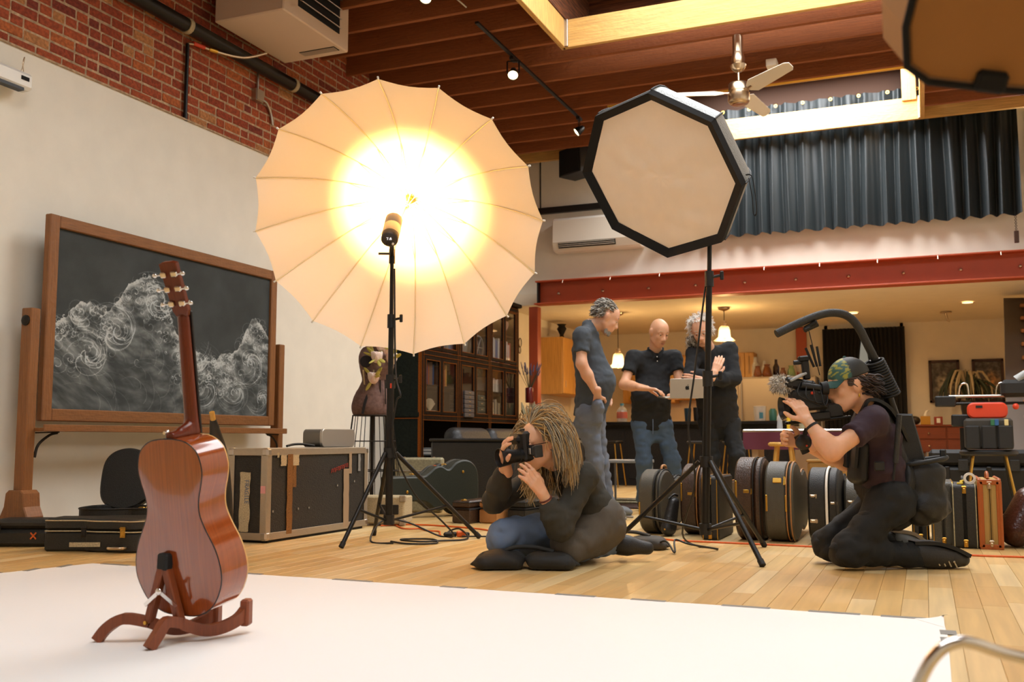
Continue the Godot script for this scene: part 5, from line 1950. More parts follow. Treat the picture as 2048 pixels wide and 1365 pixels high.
	for i in 5:
		var g := G.new()
		g.ball(V(0.02, 0.03, -0.08 + i * 0.04), V(0.03, 0.03, 0.024))
		part(g, "pebble", M.cream_case, t)
	t = thing("ornate_plate", "round carved plate standing behind the upper middle door", "plate", V(-5.02, 1.6, -10.78))
	part(lathed([Vector2(0, 0.02), Vector2(0.06, 0.015), Vector2(0.09, 0.03), Vector2(0.125, 0.035), Vector2(0.125, 0.02), Vector2(0.06, 0.0), Vector2(0, 0.0)], 24, Transform3D(Basis(Vector3.FORWARD, -PI / 2 + 0.15), V(0, 0.13, 0))), "dish", M.octa_silver, t)
	t = thing("clock_wheel", "round filigree wheel standing in the upper middle door beside the plate", "ornament", V(-5.02, 1.6, -11.08))
	var gw := G.new()
	var ring := []
	for i in 24:
		ring.append(V(0, 0.16 + 0.14 * sin(TAU * i / 24), 0.14 * cos(TAU * i / 24)))
	gw.tube(ring, 0.012, 6, false, true)
	for i in 6:
		gw.cyl(V(0, 0.16, 0), V(0, 0.16 + 0.14 * sin(TAU * i / 6), 0.14 * cos(TAU * i / 6)), 0.006, 6)
	part(gw, "wheel", M.octa_silver, t)
	t = thing("coral_ornament", "pink branching coral on the upper bookcase shelf", "ornament", V(-5.0, 1.99, -11.86))
	for i in 5:
		part(tubed(smooth([V(0, 0, 0), V(0, 0.06, (i - 2) * 0.02), V(0.01, 0.13, (i - 2) * 0.045), V(0, 0.18, (i - 2) * 0.05)], 3), 0.008, 6), "branch", mat("coral", Color("b98a72"), 0.8), t)
	t = thing("magazine_stack", "pile of white papers on the open lower shelf beside the sofa", "papers", V(-5.0, 0.465, -9.75))
	for i in 5:
		part(boxed(V(0.01 * (i % 2), 0.008 + i * 0.016, 0), V(0.2, 0.015, 0.28), 0.001, Basis(Vector3.UP, 0.05 * (i % 3))), "paper", M.white_plastic if i % 2 else M.octa_silver, t)
	# lavender jar and dried flowers past the bookcase end
	t = thing("flower_stand", "dark red vase of dried lavender at the end of the bookcase", "vase", V(-4.82, 1.12, -12.28))
	part(lathed([Vector2(0, 0), Vector2(0.05, 0), Vector2(0.055, 0.02), Vector2(0.055, 0.19), Vector2(0.05, 0.2)], 16), "vase", mat("vase_red", Color("5a1512"), 0.2), t)
	for i in 26:
		var a := rng.randf() * TAU
		var r := rng.randf_range(0.04, 0.18)
		var e := V(cos(a) * r, rng.randf_range(0.4, 0.52), sin(a) * r)
		var st := part(tubed([V(0, 0.15, 0), e], 0.0025, 4), "stem", M.plant_dark, t)
		part(tubed([e * 0.8 + V(0, 0.03, 0), e + V(0, 0.02, 0)], [0.009, 0.004], 5), "flower_head", mat("lavender", Color("4a4458"), 0.9) if i == 0 else M.lavender, st)
	t = thing("dried_bouquet", "tall bundle of cream dried grasses beside the bookcase", "dried flowers", V(-4.80, 0.0, -12.3))
	part(lathed([Vector2(0, 0), Vector2(0.12, 0), Vector2(0.13, 0.5), Vector2(0.08, 0.75), Vector2(0.09, 0.8)], 16), "urn", M.cream_case, t)
	for i in 40:
		var a := rng.randf() * TAU
		var r := rng.randf_range(0.03, 0.17)
		part(tubed(smooth([V(0, 0.76, 0), V(cos(a) * r * 0.7, 0.95, sin(a) * r * 0.7), V(cos(a) * r, rng.randf_range(1.0, 1.14), sin(a) * r)], 3), [0.004, 0.008, 0.014, 0.016, 0.014, 0.01, 0.004], 5), "grass_plume", M.cream_case, t)
	t = thing("metal_butterfly", "black cut metal butterfly on the wall past the bookcase", "wall ornament", V(-5.385, 1.98, -13.3), PI / 2)
	var gb := G.new()
	for s in [-1, 1]:
		for q in [[0.07, 0.06, 0.05], [0.05, -0.05, 0.038]]:
			var lp := []
			for i in 14:
				lp.append(V(s * (q[0] * 0.8 + q[2] * cos(TAU * i / 14)), q[1] + q[2] * 1.3 * sin(TAU * i / 14), 0))
			gb.tube(lp, 0.006, 5, false, true)
	gb.cyl(V(0, -0.1, 0), V(0, 0.1, 0), 0.008, 6)
	part(gb, "outline", M.iron, t)

func make_sofa() -> void:
	var o := V(-4.15, 0, -10.1)
	var t := thing("leather_sofa", "black leather sofa with its back to the bookcase", "sofa", o)
	part(boxed(V(0, 0.32, 1.0), V(0.9, 0.62, 0.24), 0.03), "arm", M.black_leather, t)
	part(boxed(V(0, 0.32, -1.0), V(0.9, 0.62, 0.24), 0.03), "arm", M.black_leather, t)
	part(boxed(V(0, 0.2, 0), V(0.88, 0.38, 1.8), 0.02), "base", M.black_leather, t)
	part(boxed(V(0, 0.63, 1.0), V(0.92, 0.03, 0.26), 0.012), "arm_piping", M.black_leather, t)
	for k in 2:
		var f := Fld.new(V(-0.55, 0.2, -1.1), V(0.25, 0.95, 1.1), 0.022, 0.03)
		var zc := 0.46 - k * 0.92
		for y in [0.46, 0.56, 0.66]:
			f.cap(V(-0.28 - 0.3 * (y - 0.46), y, zc - 0.34), V(-0.28 - 0.3 * (y - 0.46), y, zc + 0.34), 0.1, 0.1)
		var g := G.new()
		f.add_to(g)
		part(g, "back_cushion", M.black_leather, t)
		f = Fld.new(V(-0.5, 0.2, -1.1), V(0.6, 0.7, 1.1), 0.03, 0.03)
		f.ell(V(0.12, 0.42, zc), V(0.36, 0.1, 0.46))
		g = G.new()
		f.add_to(g)
		part(g, "seat_cushion", M.black_leather, t)

func make_dress_form() -> void:
	rng.seed = 21
	var o := V(-4.21, 0, -7.18)
	var t := thing("dress_form", "old mauve dress form on a wire cage with pale roses", "dress form", o, 0.4)
	var f := Fld.new(V(-0.3, 0.8, -0.3), V(0.3, 1.6, 0.3), 0.012, 0.02)
	# hips, waist, chest and sloping shoulders
	f.ell(V(-0.01, 0.90, 0), V(0.165, 0.15, 0.15))
	f.ell(V(0.0, 0.98, 0), V(0.135, 0.12, 0.115))
	f.cap(V(0.0, 1.02, 0), V(0.01, 1.16, 0), 0.105, 0.095)
	f.ell(V(0.02, 1.25, 0), V(0.135, 0.12, 0.125))
	f.ell(V(0.06, 1.24, 0.0), V(0.1, 0.08, 0.1))
	f.cap(V(-0.03, 1.33, 0.0), V(0.03, 1.37, 0.0), 0.085, 0.06)
	f.planes = [[V(0, 0.83, 0), V(0, -1, 0)], [V(0, 1.4, 0), V(0, 1, 0)]]
	var g := G.new()
	f.add_to(g)
	part(g, "torso", M.dress_form, t)
	part(lathed([Vector2(0, 0.012), Vector2(0.045, 0.01), Vector2(0.05, 0.0), Vector2(0, 0.0)], 18, Transform3D(Basis(Vector3.RIGHT, PI / 2), V(-0.045, 1.27, 0.118))), "arm_plate", M.dress_dark, t)
	g = G.new()
	var strip := smooth([V(-0.04, 1.2, 0.128), V(-0.005, 1.1, 0.104), V(0.0, 1.05, 0.105), V(-0.04, 0.95, 0.14), V(-0.06, 0.84, 0.158)], 4)
	for i in strip.size() - 1:
		g.bar(strip[i], strip[i + 1], 0.022, 0.008, V(0, 0, 1))
	part(g, "side_tape", M.dress_dark, t)
	for xx in [0.10, 0.14]:
		g = G.new()
		g.bar(V(xx - 0.02, 0.92, 0.115), V(xx - 0.03, 1.12, 0.088), 0.01, 0.008, V(0, 0, 1))
		part(g, "brass_slot", M.iron, t)
	for xx in [-0.055, 0.03]:
		g = G.new()
		g.bar(V(xx, 1.08, 0.112), V(xx - 0.01, 1.2, 0.128), 0.012, 0.006, V(0, 0, 1))
		part(g, "lacing", M.old_paper, t)
	# wire skirt
	for y in [0.83, 0.62, 0.38, 0.14]:
		var ring := []
		var r := lerpf(0.25, 0.165, (y - 0.14) / 0.69)
		for i in 24:
			ring.append(V(r * cos(TAU * i / 24), y, r * 0.92 * sin(TAU * i / 24)))
		part(tubed(ring, 0.005, 5, true), "hoop", M.iron, t)
	for i in 14:
		var a := TAU * i / 14
		part(tubed([V(0.165 * cos(a), 0.83, 0.15 * sin(a)), V(0.25 * cos(a), 0.14, 0.23 * sin(a))], 0.0035, 5), "wire", M.iron, t)
	part(tubed([V(0, 0.0, 0), V(0, 0.85, 0)], 0.016, 8), "pole", M.iron, t)
	part(lathed([Vector2(0, 0), Vector2(0.2, 0), Vector2(0.2, 0.02), Vector2(0.03, 0.05), Vector2(0, 0.05)], 20), "base", M.iron, t)
	# roses
	var blooms := [V(-0.03, 1.43, 0.05), V(0.075, 1.40, 0.08), V(0.045, 1.30, 0.13), V(0.16, 1.29, 0.08), V(0.02, 1.13, 0.13), V(-0.09, 1.44, 0.02), V(0.12, 1.36, 0.10)]
	var names := ["on the neck", "above the chest", "in the middle of the chest", "behind the stand pole", "alone at the waist", "smallest, over the shoulder", "half hidden among leaves"]
	for k in blooms.size():
		var at: Vector3 = t.transform * blooms[k]
		var fl := thing("silk_rose", "pale pink silk rose pinned to the dress form, %s" % names[k], "flower", at, 0.0, "silk roses on the dress form")
		var sc := 0.9 if k >= 5 else 1.45
		for i in 11:
			var gp := G.new()
			gp.coloured = true
			gp.tint = Color("e9c3b0").lerp(Color("f4e2d4"), rng.randf()).srgb_to_linear()
			var a := TAU * i / 5.5
			var rr := (0.018 if i < 5 else 0.03) * sc
			gp.ball(V(cos(a) * rr * 0.6, rr * 0.1 * (i % 3), sin(a) * rr * 0.6), V(0.026, 0.034, 0.012) * sc, Basis(Vector3.UP, -a + PI / 2) * Basis(Vector3.RIGHT, 0.35), 8, 6)
			part(gp, "petal", M.petal, fl)
		for i in 5:
			var gl := G.new()
			gl.coloured = true
			gl.tint = Color("b5ab4c").lerp(Color("d8c86a"), rng.randf()).srgb_to_linear()
			var dd := V(rng.randf_range(-1, 1), rng.randf_range(-0.4, 1), rng.randf_range(0, 0.6)).normalized()
			gl.ball(dd * 0.05 * sc, V(0.011, 0.032, 0.003) * sc, along(dd), 8, 6)
			part(gl, "leaf", M.petal, fl)

func make_furniture() -> void:
	make_fittings()
	make_flight_case()
	make_bookcase()
	make_sofa()
	make_dress_form()

# ---------------------------------------------------------------- instrument cases
func case_outline(L: float, lb: float, wa: float, ub: float, nk: float) -> PackedVector2Array:
	# lower bout at x = 0, neck end at x = L, y across
	var h := [Vector2(0.0, 0.0), Vector2(0.012 * L, lb * 0.28), Vector2(0.07 * L, lb * 0.44), Vector2(0.17 * L, lb * 0.5), Vector2(0.27 * L, lb * 0.45), Vector2(0.35 * L, wa * 0.51), Vector2(0.43 * L, ub * 0.5), Vector2(0.5 * L, ub * 0.48), Vector2(0.58 * L, nk * 0.62), Vector2(0.66 * L, nk * 0.5), Vector2(0.96 * L, nk * 0.5), Vector2(0.995 * L, nk * 0.38), Vector2(L, 0)]
	var pts := []
	for q in h:
		pts.append(q)
	for i in range(h.size() - 2, 0, -1):
		pts.append(Vector2(h[i].x, -h[i].y))
	return smooth2(pts, 4)

func instrument_case(label: String, category: String, xf: Transform3D, out: PackedVector2Array, thick: float, m: Material, seam := 0.6, trim_m: Material = null, group := "") -> Node3D:
	# local x along the case, y across, z through its thickness, resting as xf says
	var t := thing("guitar_case", label, category, xf.origin, 0.0, group)
	t.basis = xf.basis
	var g := G.new()
	g.prism(out, 0.0, thick * seam - 0.002, Transform3D(), 0.012, true)
	part(g, "body", m, t)
	g = G.new()
	g.prism(out, thick * seam + 0.002, thick, Transform3D(), 0.016, true)
	part(g, "lid", m, t)
	var tm: Material = trim_m if trim_m != null else M.black_rubber
	for z in [thick * seam, thick - 0.012]:
		var ring := []
		for p in out:
			ring.append(V(p.x, p.y, z))
		part(tubed(ring, 0.004, 5, true), "piping", tm, t)
	return t

func latch(t: Node3D, at: Vector3, out_dir: Vector3, up: Vector3, m: Material, s := 1.0) -> void:
	var g := G.new()
	var b := look(out_dir, up)
	g.box(at, V(0.024, 0.05, 0.006) * s, b, 0.002)
	g.box(at + b * V(0, -0.004 * s, 0.005 * s), V(0.016, 0.028, 0.008) * s, b, 0.003)
	g.cyl(at + b * V(-0.014 * s, 0.018 * s, 0.003), at + b * V(0.014 * s, 0.018 * s, 0.003), 0.004 * s, 6)
	part(g, "latch", m, t)

func handle(t: Node3D, a: Vector3, b: Vector3, out_dir: Vector3, m: Material) -> void:
	var g := G.new()
	g.tube(smooth([a, a.lerp(b, 0.15) + out_dir * 0.03, a.lerp(b, 0.5) + out_dir * 0.036, a.lerp(b, 0.85) + out_dir * 0.03, b], 4), 0.009, 8)
	part(g, "handle", m, t)

func upright_case(label: String, butt: Vector3, L: float, lb: float, thick: float, m: Material, seam: float, turn := 0.0, tm: Material = null) -> Node3D:
	# stands on its side: length runs away from the lens, lower bout end nearest
	var bas := Basis(V(0, 0, -1), V(0, 1, 0), V(1, 0, 0))
	bas = Basis(Vector3.UP, turn) * bas
	return instrument_case(label, "guitar case", Transform3D(bas, butt + V(0, lb / 2, 0) - bas.z * thick / 2), case_outline(L, lb, lb * 0.68, lb * 0.78, lb * 0.42), thick, m, seam, tm, "guitar cases standing in a row")

func make_cases() -> void:
	var t := upright_case("rounded grey guitar case, first of the row beside the photographer", V(-1.72, 0, -6.56), 1.05, 0.43, 0.15, M.grey_case, 0.72, -0.06)
	latch(t, V(0.03, 0.10, 0.06), V(-0.9, 0.3, 0), V(0, 0, 1), M.nickel, 1.3)
	part(boxed(V(0.0, -0.06, 0.01), V(0.006, 0.12, 0.01), 0.002), "hinge", M.brass, t)
	handle(t, V(0.3, 0.2, 0.07), V(0.42, 0.2, 0.07), V(0, 1, 0), M.tan_case)
	t = upright_case("reddish brown guitar case behind the softbox stand", V(-1.44, 0, -6.6), 1.05, 0.47, 0.16, M.brown_case, 0.7, -0.05, M.tan_case)
	latch(t, V(0.012, 0.04, 0.075), V(-1, 0.1, 0), V(0, 0, 1), M.brass, 1.4)
	part(boxed(V(0.0, 0.05, 0.012), V(0.006, 0.12, 0.01), 0.002), "hinge", M.brass, t)
	t = upright_case("tall brown crackled guitar case beside the softbox stand's leg", V(-1.035, 0, -6.36), 1.05, 0.52, 0.17, M.brown_case, 0.68, -0.05, M.black_rubber)
	latch(t, V(0.01, 0.05, 0.08), V(-1, 0.1, 0), V(0, 0, 1), M.brass, 1.3)
	part(boxed(V(0.0, 0.06, 0.012), V(0.006, 0.11, 0.012), 0.002), "hinge", M.brass, t)
	t = upright_case("dark grey guitar case with an ornate brass latch", V(-0.845, 0, -6.33), 1.05, 0.495, 0.17, M.grey_case, 0.78, -0.05, M.tan_case)
	latch(t, V(0.02, 0.13, 0.085), V(-1, 0.35, 0), V(0, 0, 1), M.brass, 1.9)
	for z in [0.012, 0.13]:
		part(boxed(V(0.0, -0.005, z), V(0.006, 0.1, 0.012), 0.002), "hinge", M.brass, t)
	t = upright_case("black guitar case with a white stripe down its end", V(-0.585, 0, -6.34), 1.05, 0.46, 0.18, M.black_case, 0.62, -0.04, M.black_rubber)
	var g := G.new()
	var ol := case_outline(1.05, 0.46, 0.46 * 0.68, 0.46 * 0.78, 0.46 * 0.42)
	var ring := []
	for i in range(-14, 15):
		var q := ol[(i + ol.size()) % ol.size()]
		ring.append(V(q.x - 0.002, q.y * 1.005, 0.112))
	g.tube(ring, 0.008, 6)
	part(g, "white_band", M.white_plastic, t, "white band round the case")
	for y in [0.06, -0.09]:
		latch(t, V(0.004, y, 0.035), V(-1, 0, 0), V(0, 0, 1), M.nickel, 0.9)
	latch(t, V(0.004, 0.02, 0.15), V(-1, 0, 0), V(0, 0, 1), M.nickel, 0.9)
	t = upright_case("low grey guitar case half hidden by the kneeling camera operator", V(-0.395, 0, -6.5), 1.0, 0.40, 0.16, M.grey_case, 0.7, -0.03)
	latch(t, V(0.004, 0.05, 0.04), V(-1, 0, 0), V(0, 0, 1), M.nickel, 0.9)
	# box shaped cases
	var boxes := [["flat black box case with brass corners under the softbox stand", V(-1.275, 0, -6.62), V(0.115, 0.40, 0.5), M.black_case, M.brass], ["upright dark box case behind the operator's shoe bag", V(-0.045, 0, -6.95), V(0.1, 0.33, 0.45), M.black_case, M.brass], ["upright grey suitcase case with worn edges", V(0.085, 0, -6.78), V(0.135, 0.38, 0.48), M.grey_case, M.brass], ["upright black suitcase case with stitched cream edges", V(0.2, 0, -6.68), V(0.145, 0.37, 0.46), M.black_case, M.cream_case], ["tweed suitcase case with orange leather edging", V(0.335, 0, -6.68), V(0.13, 0.40, 0.46), M.tweed, M.orange_leather]]
	for b in boxes:
		t = thing("suitcase", b[0], "case", b[1])
		var s: Vector3 = b[2]
		var out := round_rect(s.z, s.y, 0.025, 4)
		var xf := Transform3D(Basis(V(0, 0, -1), V(0, 1, 0), V(1, 0, 0)), V(-s.x / 2, s.y / 2, 0))
		for k in 2:
			g = G.new()
			g.prism(out, s.x * 0.5 * k + (0.001 if k else 0.0), s.x * 0.5 * (k + 1) - (0.0 if k else 0.001), xf, 0.01, true)
			part(g, "shell", b[3], t)
		for z in [0.012, s.x - 0.012]:
			ring = []
			for p in out:
				ring.append(xf * V(p.x, p.y, z))
			part(tubed(ring, 0.011 if b[4] == M.orange_leather else 0.0035, 6, true), "edging", b[4], t)
		if b[4] == M.orange_leather:
			for y in [0.014, s.y - 0.014]:
				part(boxed(V(0, y, s.z / 2 + 0.003), V(s.x - 0.01, 0.03, 0.008), 0.003), "end_trim", M.orange_leather, t)
			for xx in [-s.x / 2 + 0.016, s.x / 2 - 0.016]:
				part(boxed(V(xx, s.y / 2, s.z / 2 + 0.003), V(0.03, s.y - 0.02, 0.008), 0.003), "side_trim", M.orange_leather, t)
		part(boxed(V(0, s.y / 2, s.z / 2 + 0.001), V(0.003, s.y - 0.02, 0.002)), "seam", M.dark_gap, t)
		latch(t, V(0, s.y - 0.03, s.z / 2 + 0.004), V(0, 0, 1), V(0, 1, 0), M.nickel if b[4] == M.orange_leather else M.brass, 0.9)
		latch(t, V(0, 0.03, s.z / 2 + 0.004), V(0, 0, 1), V(0, 1, 0), M.nickel if b[4] == M.orange_leather else M.brass, 0.9)
		handle(t, V(0, s.y, 0.08), V(0, s.y, -0.08), V(0, 1, 0), M.orange_leather if b[4] == M.orange_leather else M.black_leather)
	t = thing("tape_roll", "white tape roll with a yellow tail on top of the black suitcase", "tape roll", V(0.215, 0.37, -6.52))
	part(lathed([Vector2(0.02, 0), Vector2(0.034, 0), Vector2(0.034, 0.03), Vector2(0.02, 0.03), Vector2(0.02, 0)], 16, Transform3D(Basis(Vector3.RIGHT, PI / 2), V(0.02, 0.034, 0))), "roll", M.white_plastic, t)
	part(tubed(smooth([V(-0.01, 0.02, 0.01), V(-0.03, 0.015, 0.03), V(-0.02, 0.005, 0.04), V(-0.05, 0.004, 0.04)], 3), 0.007, 6), "tail", mat("yellow", Color("d2b02a"), 0.6), t)
	# small black leather bag in the row
	var f := Fld.new(V(-1.85, 0, -6.85), V(-1.35, 0.45, -6.3), 0.012, 0.02)
	f.cap(V(-1.585, 0.05, -6.55), V(-1.555, 0.22, -6.58), 0.05, 0.035, 0, V(0, 0, 1), 1.8)
	f.planes = [[V(0, 0.001, 0), V(0, -1, 0)]]
	t = thing("shoulder_bag", "small black leather bag between the first two guitar cases", "bag", V(-1.58, 0, -6.56))
	g = G.new()
	f.add_to(g, V(-1.58, 0, -6.56))
	part(g, "body", M.black_leather, t)
	part(tubed(smooth([V(0.0, 0.24, 0.03), V(0.03, 0.27, 0.0), V(0.04, 0.26, -0.06)], 4), 0.008, 6), "strap", M.black_leather, t)
	g = G.new()
	g.ball(V(-0.01, 0.05, 0.095), V(0.007, 0.007, 0.004))
	part(g, "stud", M.brass, t)
	# brown leather bag cut by the frame
	f = Fld.new(V(0.25, 0, -7.0), V(0.95, 0.55, -6.3), 0.016, 0.03)
	f.cap(V(0.48, 0.1, -6.66), V(0.56, 0.27, -6.68), 0.1, 0.085, 0, V(0, 0, 1), 1.4)
	f.cap(V(0.68, 0.1, -6.66), V(0.66, 0.28, -6.68), 0.1, 0.09, 0, V(0, 0, 1), 1.4)
	f.planes = [[V(0, 0.001, 0), V(0, -1, 0)]]
	t = thing("leather_bag", "shiny dark brown leather bag with a zip at the edge of the frame", "bag", V(0.58, 0, -6.66))
	g = G.new()
	f.add_to(g, V(0.58, 0, -6.66))
	part(g, "body", M.brown_leather, t)
	part(tubed(smooth([V(-0.07, 0.06, 0.17), V(-0.03, 0.2, 0.165), V(0.03, 0.33, 0.1), V(0.08, 0.36, 0.0)], 5), 0.007, 6), "zip", M.nickel, t)
	# three cases lying with their neck ends towards the lens
	var lie := [[V(-3.27, 0, -6.9), M.brown_case, "dark brown guitar case lying flat, nearest the umbrella stand", 0.0], [V(-3.08, 0, -6.98), M.tan_case, "tan leather guitar case lying between two dark ones", 0.0], [V(-2.88, 0, -7.06), M.black_case, "black guitar case lying flat, half hidden by the photographer", 0.0]]
	for a in lie:
		var d := V(0.12, 0, -1).normalized()
		var bas := Basis(-d, Vector3.UP.cross(-d) * -1.0, Vector3.UP)
		bas = Basis(-d, Vector3.UP.cross(-d), Vector3.UP)
		var ol2 := case_outline(0.85, 0.172, 0.17, 0.17, 0.16)
		t = instrument_case(a[2], "guitar case", Transform3D(bas, a[0] + d * 0.85), ol2, 0.17, a[1], 0.65, M.black_rubber, "guitar cases lying by the sofa")
		latch(t, V(0.8, 0.0, 0.172), V(0, 0, 1), V(1, 0, 0), M.brass, 1.0)
		latch(t, V(0.55, 0.06, 0.172), V(0, 0, 1), V(0, 1, 0), M.brass, 1.0)
	# green case on its side, face to the lens
	var e := V(-0.48, 0.0, 0.877).normalized()
	var nrm := e.cross(Vector3.UP)
	t = instrument_case("dark green guitar case on its side beside the umbrella stand", "guitar case", Transform3D(Basis(e, Vector3.UP, nrm), V(-3.5, 0.235, -7.75)), case_outline(0.88, 0.46, 0.30, 0.36, 0.2), 0.15, M.green_case, 0.7, M.grey_case)
	part(boxed(V(0.40, 0.16, 0.1), V(0.14, 0.03, 0.07), 0.01, Basis(Vector3.BACK, -0.5)), "handle", M.black_leather, t)
	part(boxed(V(0.40, 0.178, 0.1), V(0.03, 0.003, 0.05), 0.0, Basis(Vector3.BACK, -0.5)), "luggage_tag", M.cord_orange, t)
	for p in [V(0.30, 0.19, 0.09), V(0.62, 0.115, 0.09), V(0.85, 0.115, 0.09)]:
		latch(t, p, V(0, 1, 0), V(0, 0, 1), M.brass, 1.0)
	for p in [V(0.17, 0.13, -0.003), V(0.72, -0.02, -0.003)]:
		g = G.new()
		g.ball(p, V(0.012, 0.012, 0.006))
		part(g, "stud", M.brass, t)
	# cream box case behind it
	t = thing("cream_case", "scuffed cream hard case standing behind the dark green guitar case", "case", V(-4.12, 0, -7.85), 0.35)
	part(boxed(V(0, 0.24, 0), V(0.42, 0.47, 0.16), 0.015), "shell", M.cream_case, t)
	part(boxed(V(0, 0.36, 0.0), V(0.43, 0.012, 0.168), 0.003), "rim", M.alu, t)
	for x in [-0.13, 0.13]:
		latch(t, V(x, 0.475, 0.03), V(0, 1, 0), V(0, 0, 1), M.nickel, 0.9)
	# floral trunk edge seen past the stand
	t = thing("floral_trunk", "low trunk with pale floral sides and metal corners behind the flight case", "trunk", V(-3.74, 0, -6.6), 0.2)
	part(boxed(V(0, 0.115, 0), V(0.34, 0.2, 0.22), 0.01), "shell", M.old_paper, t)
	for x in [-0.16, 0.16]:
		for y in [0.03, 0.2]:
			part(boxed(V(x, y, 0.11), V(0.05, 0.05, 0.02), 0.006), "corner", M.alu, t)
	part(boxed(V(0.05, 0.12, 0.114), V(0.16, 0.07, 0.012), 0.004), "handle_plate", M.black_plastic, t)
	# the three old cases at the chalkboard's foot
	var r := V(0.924, 0, -0.381)
	var fw := V(-0.381, 0, -0.924)
	t = thing("guitar_case", "old black case with an orange cross, lying at the chalkboard's foot", "guitar case", V(-4.965, 0, -4.40))
	t.basis = Basis(r, Vector3.UP, -fw)
	part(boxed(V(0, 0.052, -0.1), V(0.34, 0.1, 0.2), 0.02), "body", M.black_case, t)
	part(boxed(V(0, 0.133, -0.1), V(0.34, 0.056, 0.2), 0.02), "lid", M.black_case, t)
	for k in [-1, 1]:
		g = G.new()
		g.bar(V(0.085 - 0.017 * k, 0.047, 0.003), V(0.085 + 0.017 * k, 0.085, 0.003), 0.008, 0.002, V(0, 0, 1))
		part(g, "orange_cross", M.cord_orange, t)
	latch(t, V(-0.12, 0.12, 0.004), V(0, 0, 1), V(0, 1, 0), M.iron, 1.0)
	var ol3 := case_outline(0.62, 0.40, 0.33, 0.33, 0.22)
	t = instrument_case("worn black case with a paper label lying in front of the open case", "guitar case", Transform3D(Basis(-r, -fw, Vector3.UP), V(-4.11, 0.0, -4.62)), ol3, 0.185, M.black_case, 0.62, M.old_paper)
	var lab := G.new()
	lab.box(V(0.36, 0.171, 0.045), V(0.17, 0.004, 0.025), Basis(Vector3.BACK, 0.05))
	part(lab, "paper_label", M.old_paper, t)
	latch(t, V(0.14, 0.197, 0.115), V(0, 1, 0), V(0, 0, 1), M.brass, 1.2)
	latch(t, V(0.37, 0.168, 0.115), V(0, 1, 0), V(0, 0, 1), M.iron, 1.2)
	handle(t, V(0.12, 0.2, 0.03), V(0.22, 0.195, 0.03), V(0, 1, 0), M.nickel)
	part(boxed(V(0.63, -0.02, 0.07), V(0.02, 0.05, 0.08), 0.008), "leather_strap", M.tan_case, t)
	# open case: tray and raised lid
	var oo := V(-5.0, 0.0, -4.93)
	t = thing("guitar_case", "open black guitar case with its round lid raised behind the guitar", "guitar case", oo)
	t.basis = Basis(r, fw, Vector3.UP)
	var ol4 := case_outline(0.95, 0.42, 0.28, 0.32, 0.18)
	g = G.new()
	g.prism(ol4, 0.0, 0.02, Transform3D(), 0.005, true)
	part(g, "base", M.black_case, t)
	var rim := []
	var rows := [[], [], [], []]
	for p in ol4:
		rows[0].append(V(p.x, p.y, 0.0))
		rows[1].append(V(p.x, p.y, 0.20))
		rows[2].append(V(0.45 + (p.x - 0.45) * 0.97, p.y * 0.92, 0.20))
		rows[3].append(V(0.45 + (p.x - 0.45) * 0.97, p.y * 0.92, 0.02))
		rim.append(V(p.x, p.y, 0.2))
	g = G.new()
	for i in 3:
		for j in ol4.size():
			var j1 := (j + 1) % ol4.size()
			var mid: Vector3 = (rows[i][j] + rows[i + 1][j1]) * 0.5
			var outw := V(mid.x - 0.4, mid.y, 0) * (1.0 if i == 0 else -1.0) if i != 1 else V(0, 0, 1)
			g.quad(rows[i][j], rows[i][j1], rows[i + 1][j1], rows[i + 1][j], outw)
	part(g, "tray", M.black_case, t)
	part(tubed(rim, 0.006, 5, true), "rim", M.black_leather, t)
	for x in [0.42, 0.78]:
		latch(t, V(x, -0.14 if x < 0.5 else -0.095, 0.2), V(0, -0.5, 1), V(1, 0, 0), M.brass, 1.2)
	g = G.new()
	var lidx := Transform3D(Basis(V(1, 0, 0), V(0, 0.25, 0.968), V(0, -0.968, 0.25)), V(0, 0.28, 0.36))
	g.prism(ol4, 0.0, 0.06, lidx, 0.012, true)
	part(g, "lid", M.black_case, t)

# ---------------------------------------------------------------- kitchen and the far side of the room
func bottle(label: String, at: Vector3, prof: Array, m: Material, group := "", called := "bottle", category := "bottle") -> Node3D:
	var t := thing(called, label, category, at, 0.0, group)
	part(lathed(prof, 14), "body", m, t)
	return t

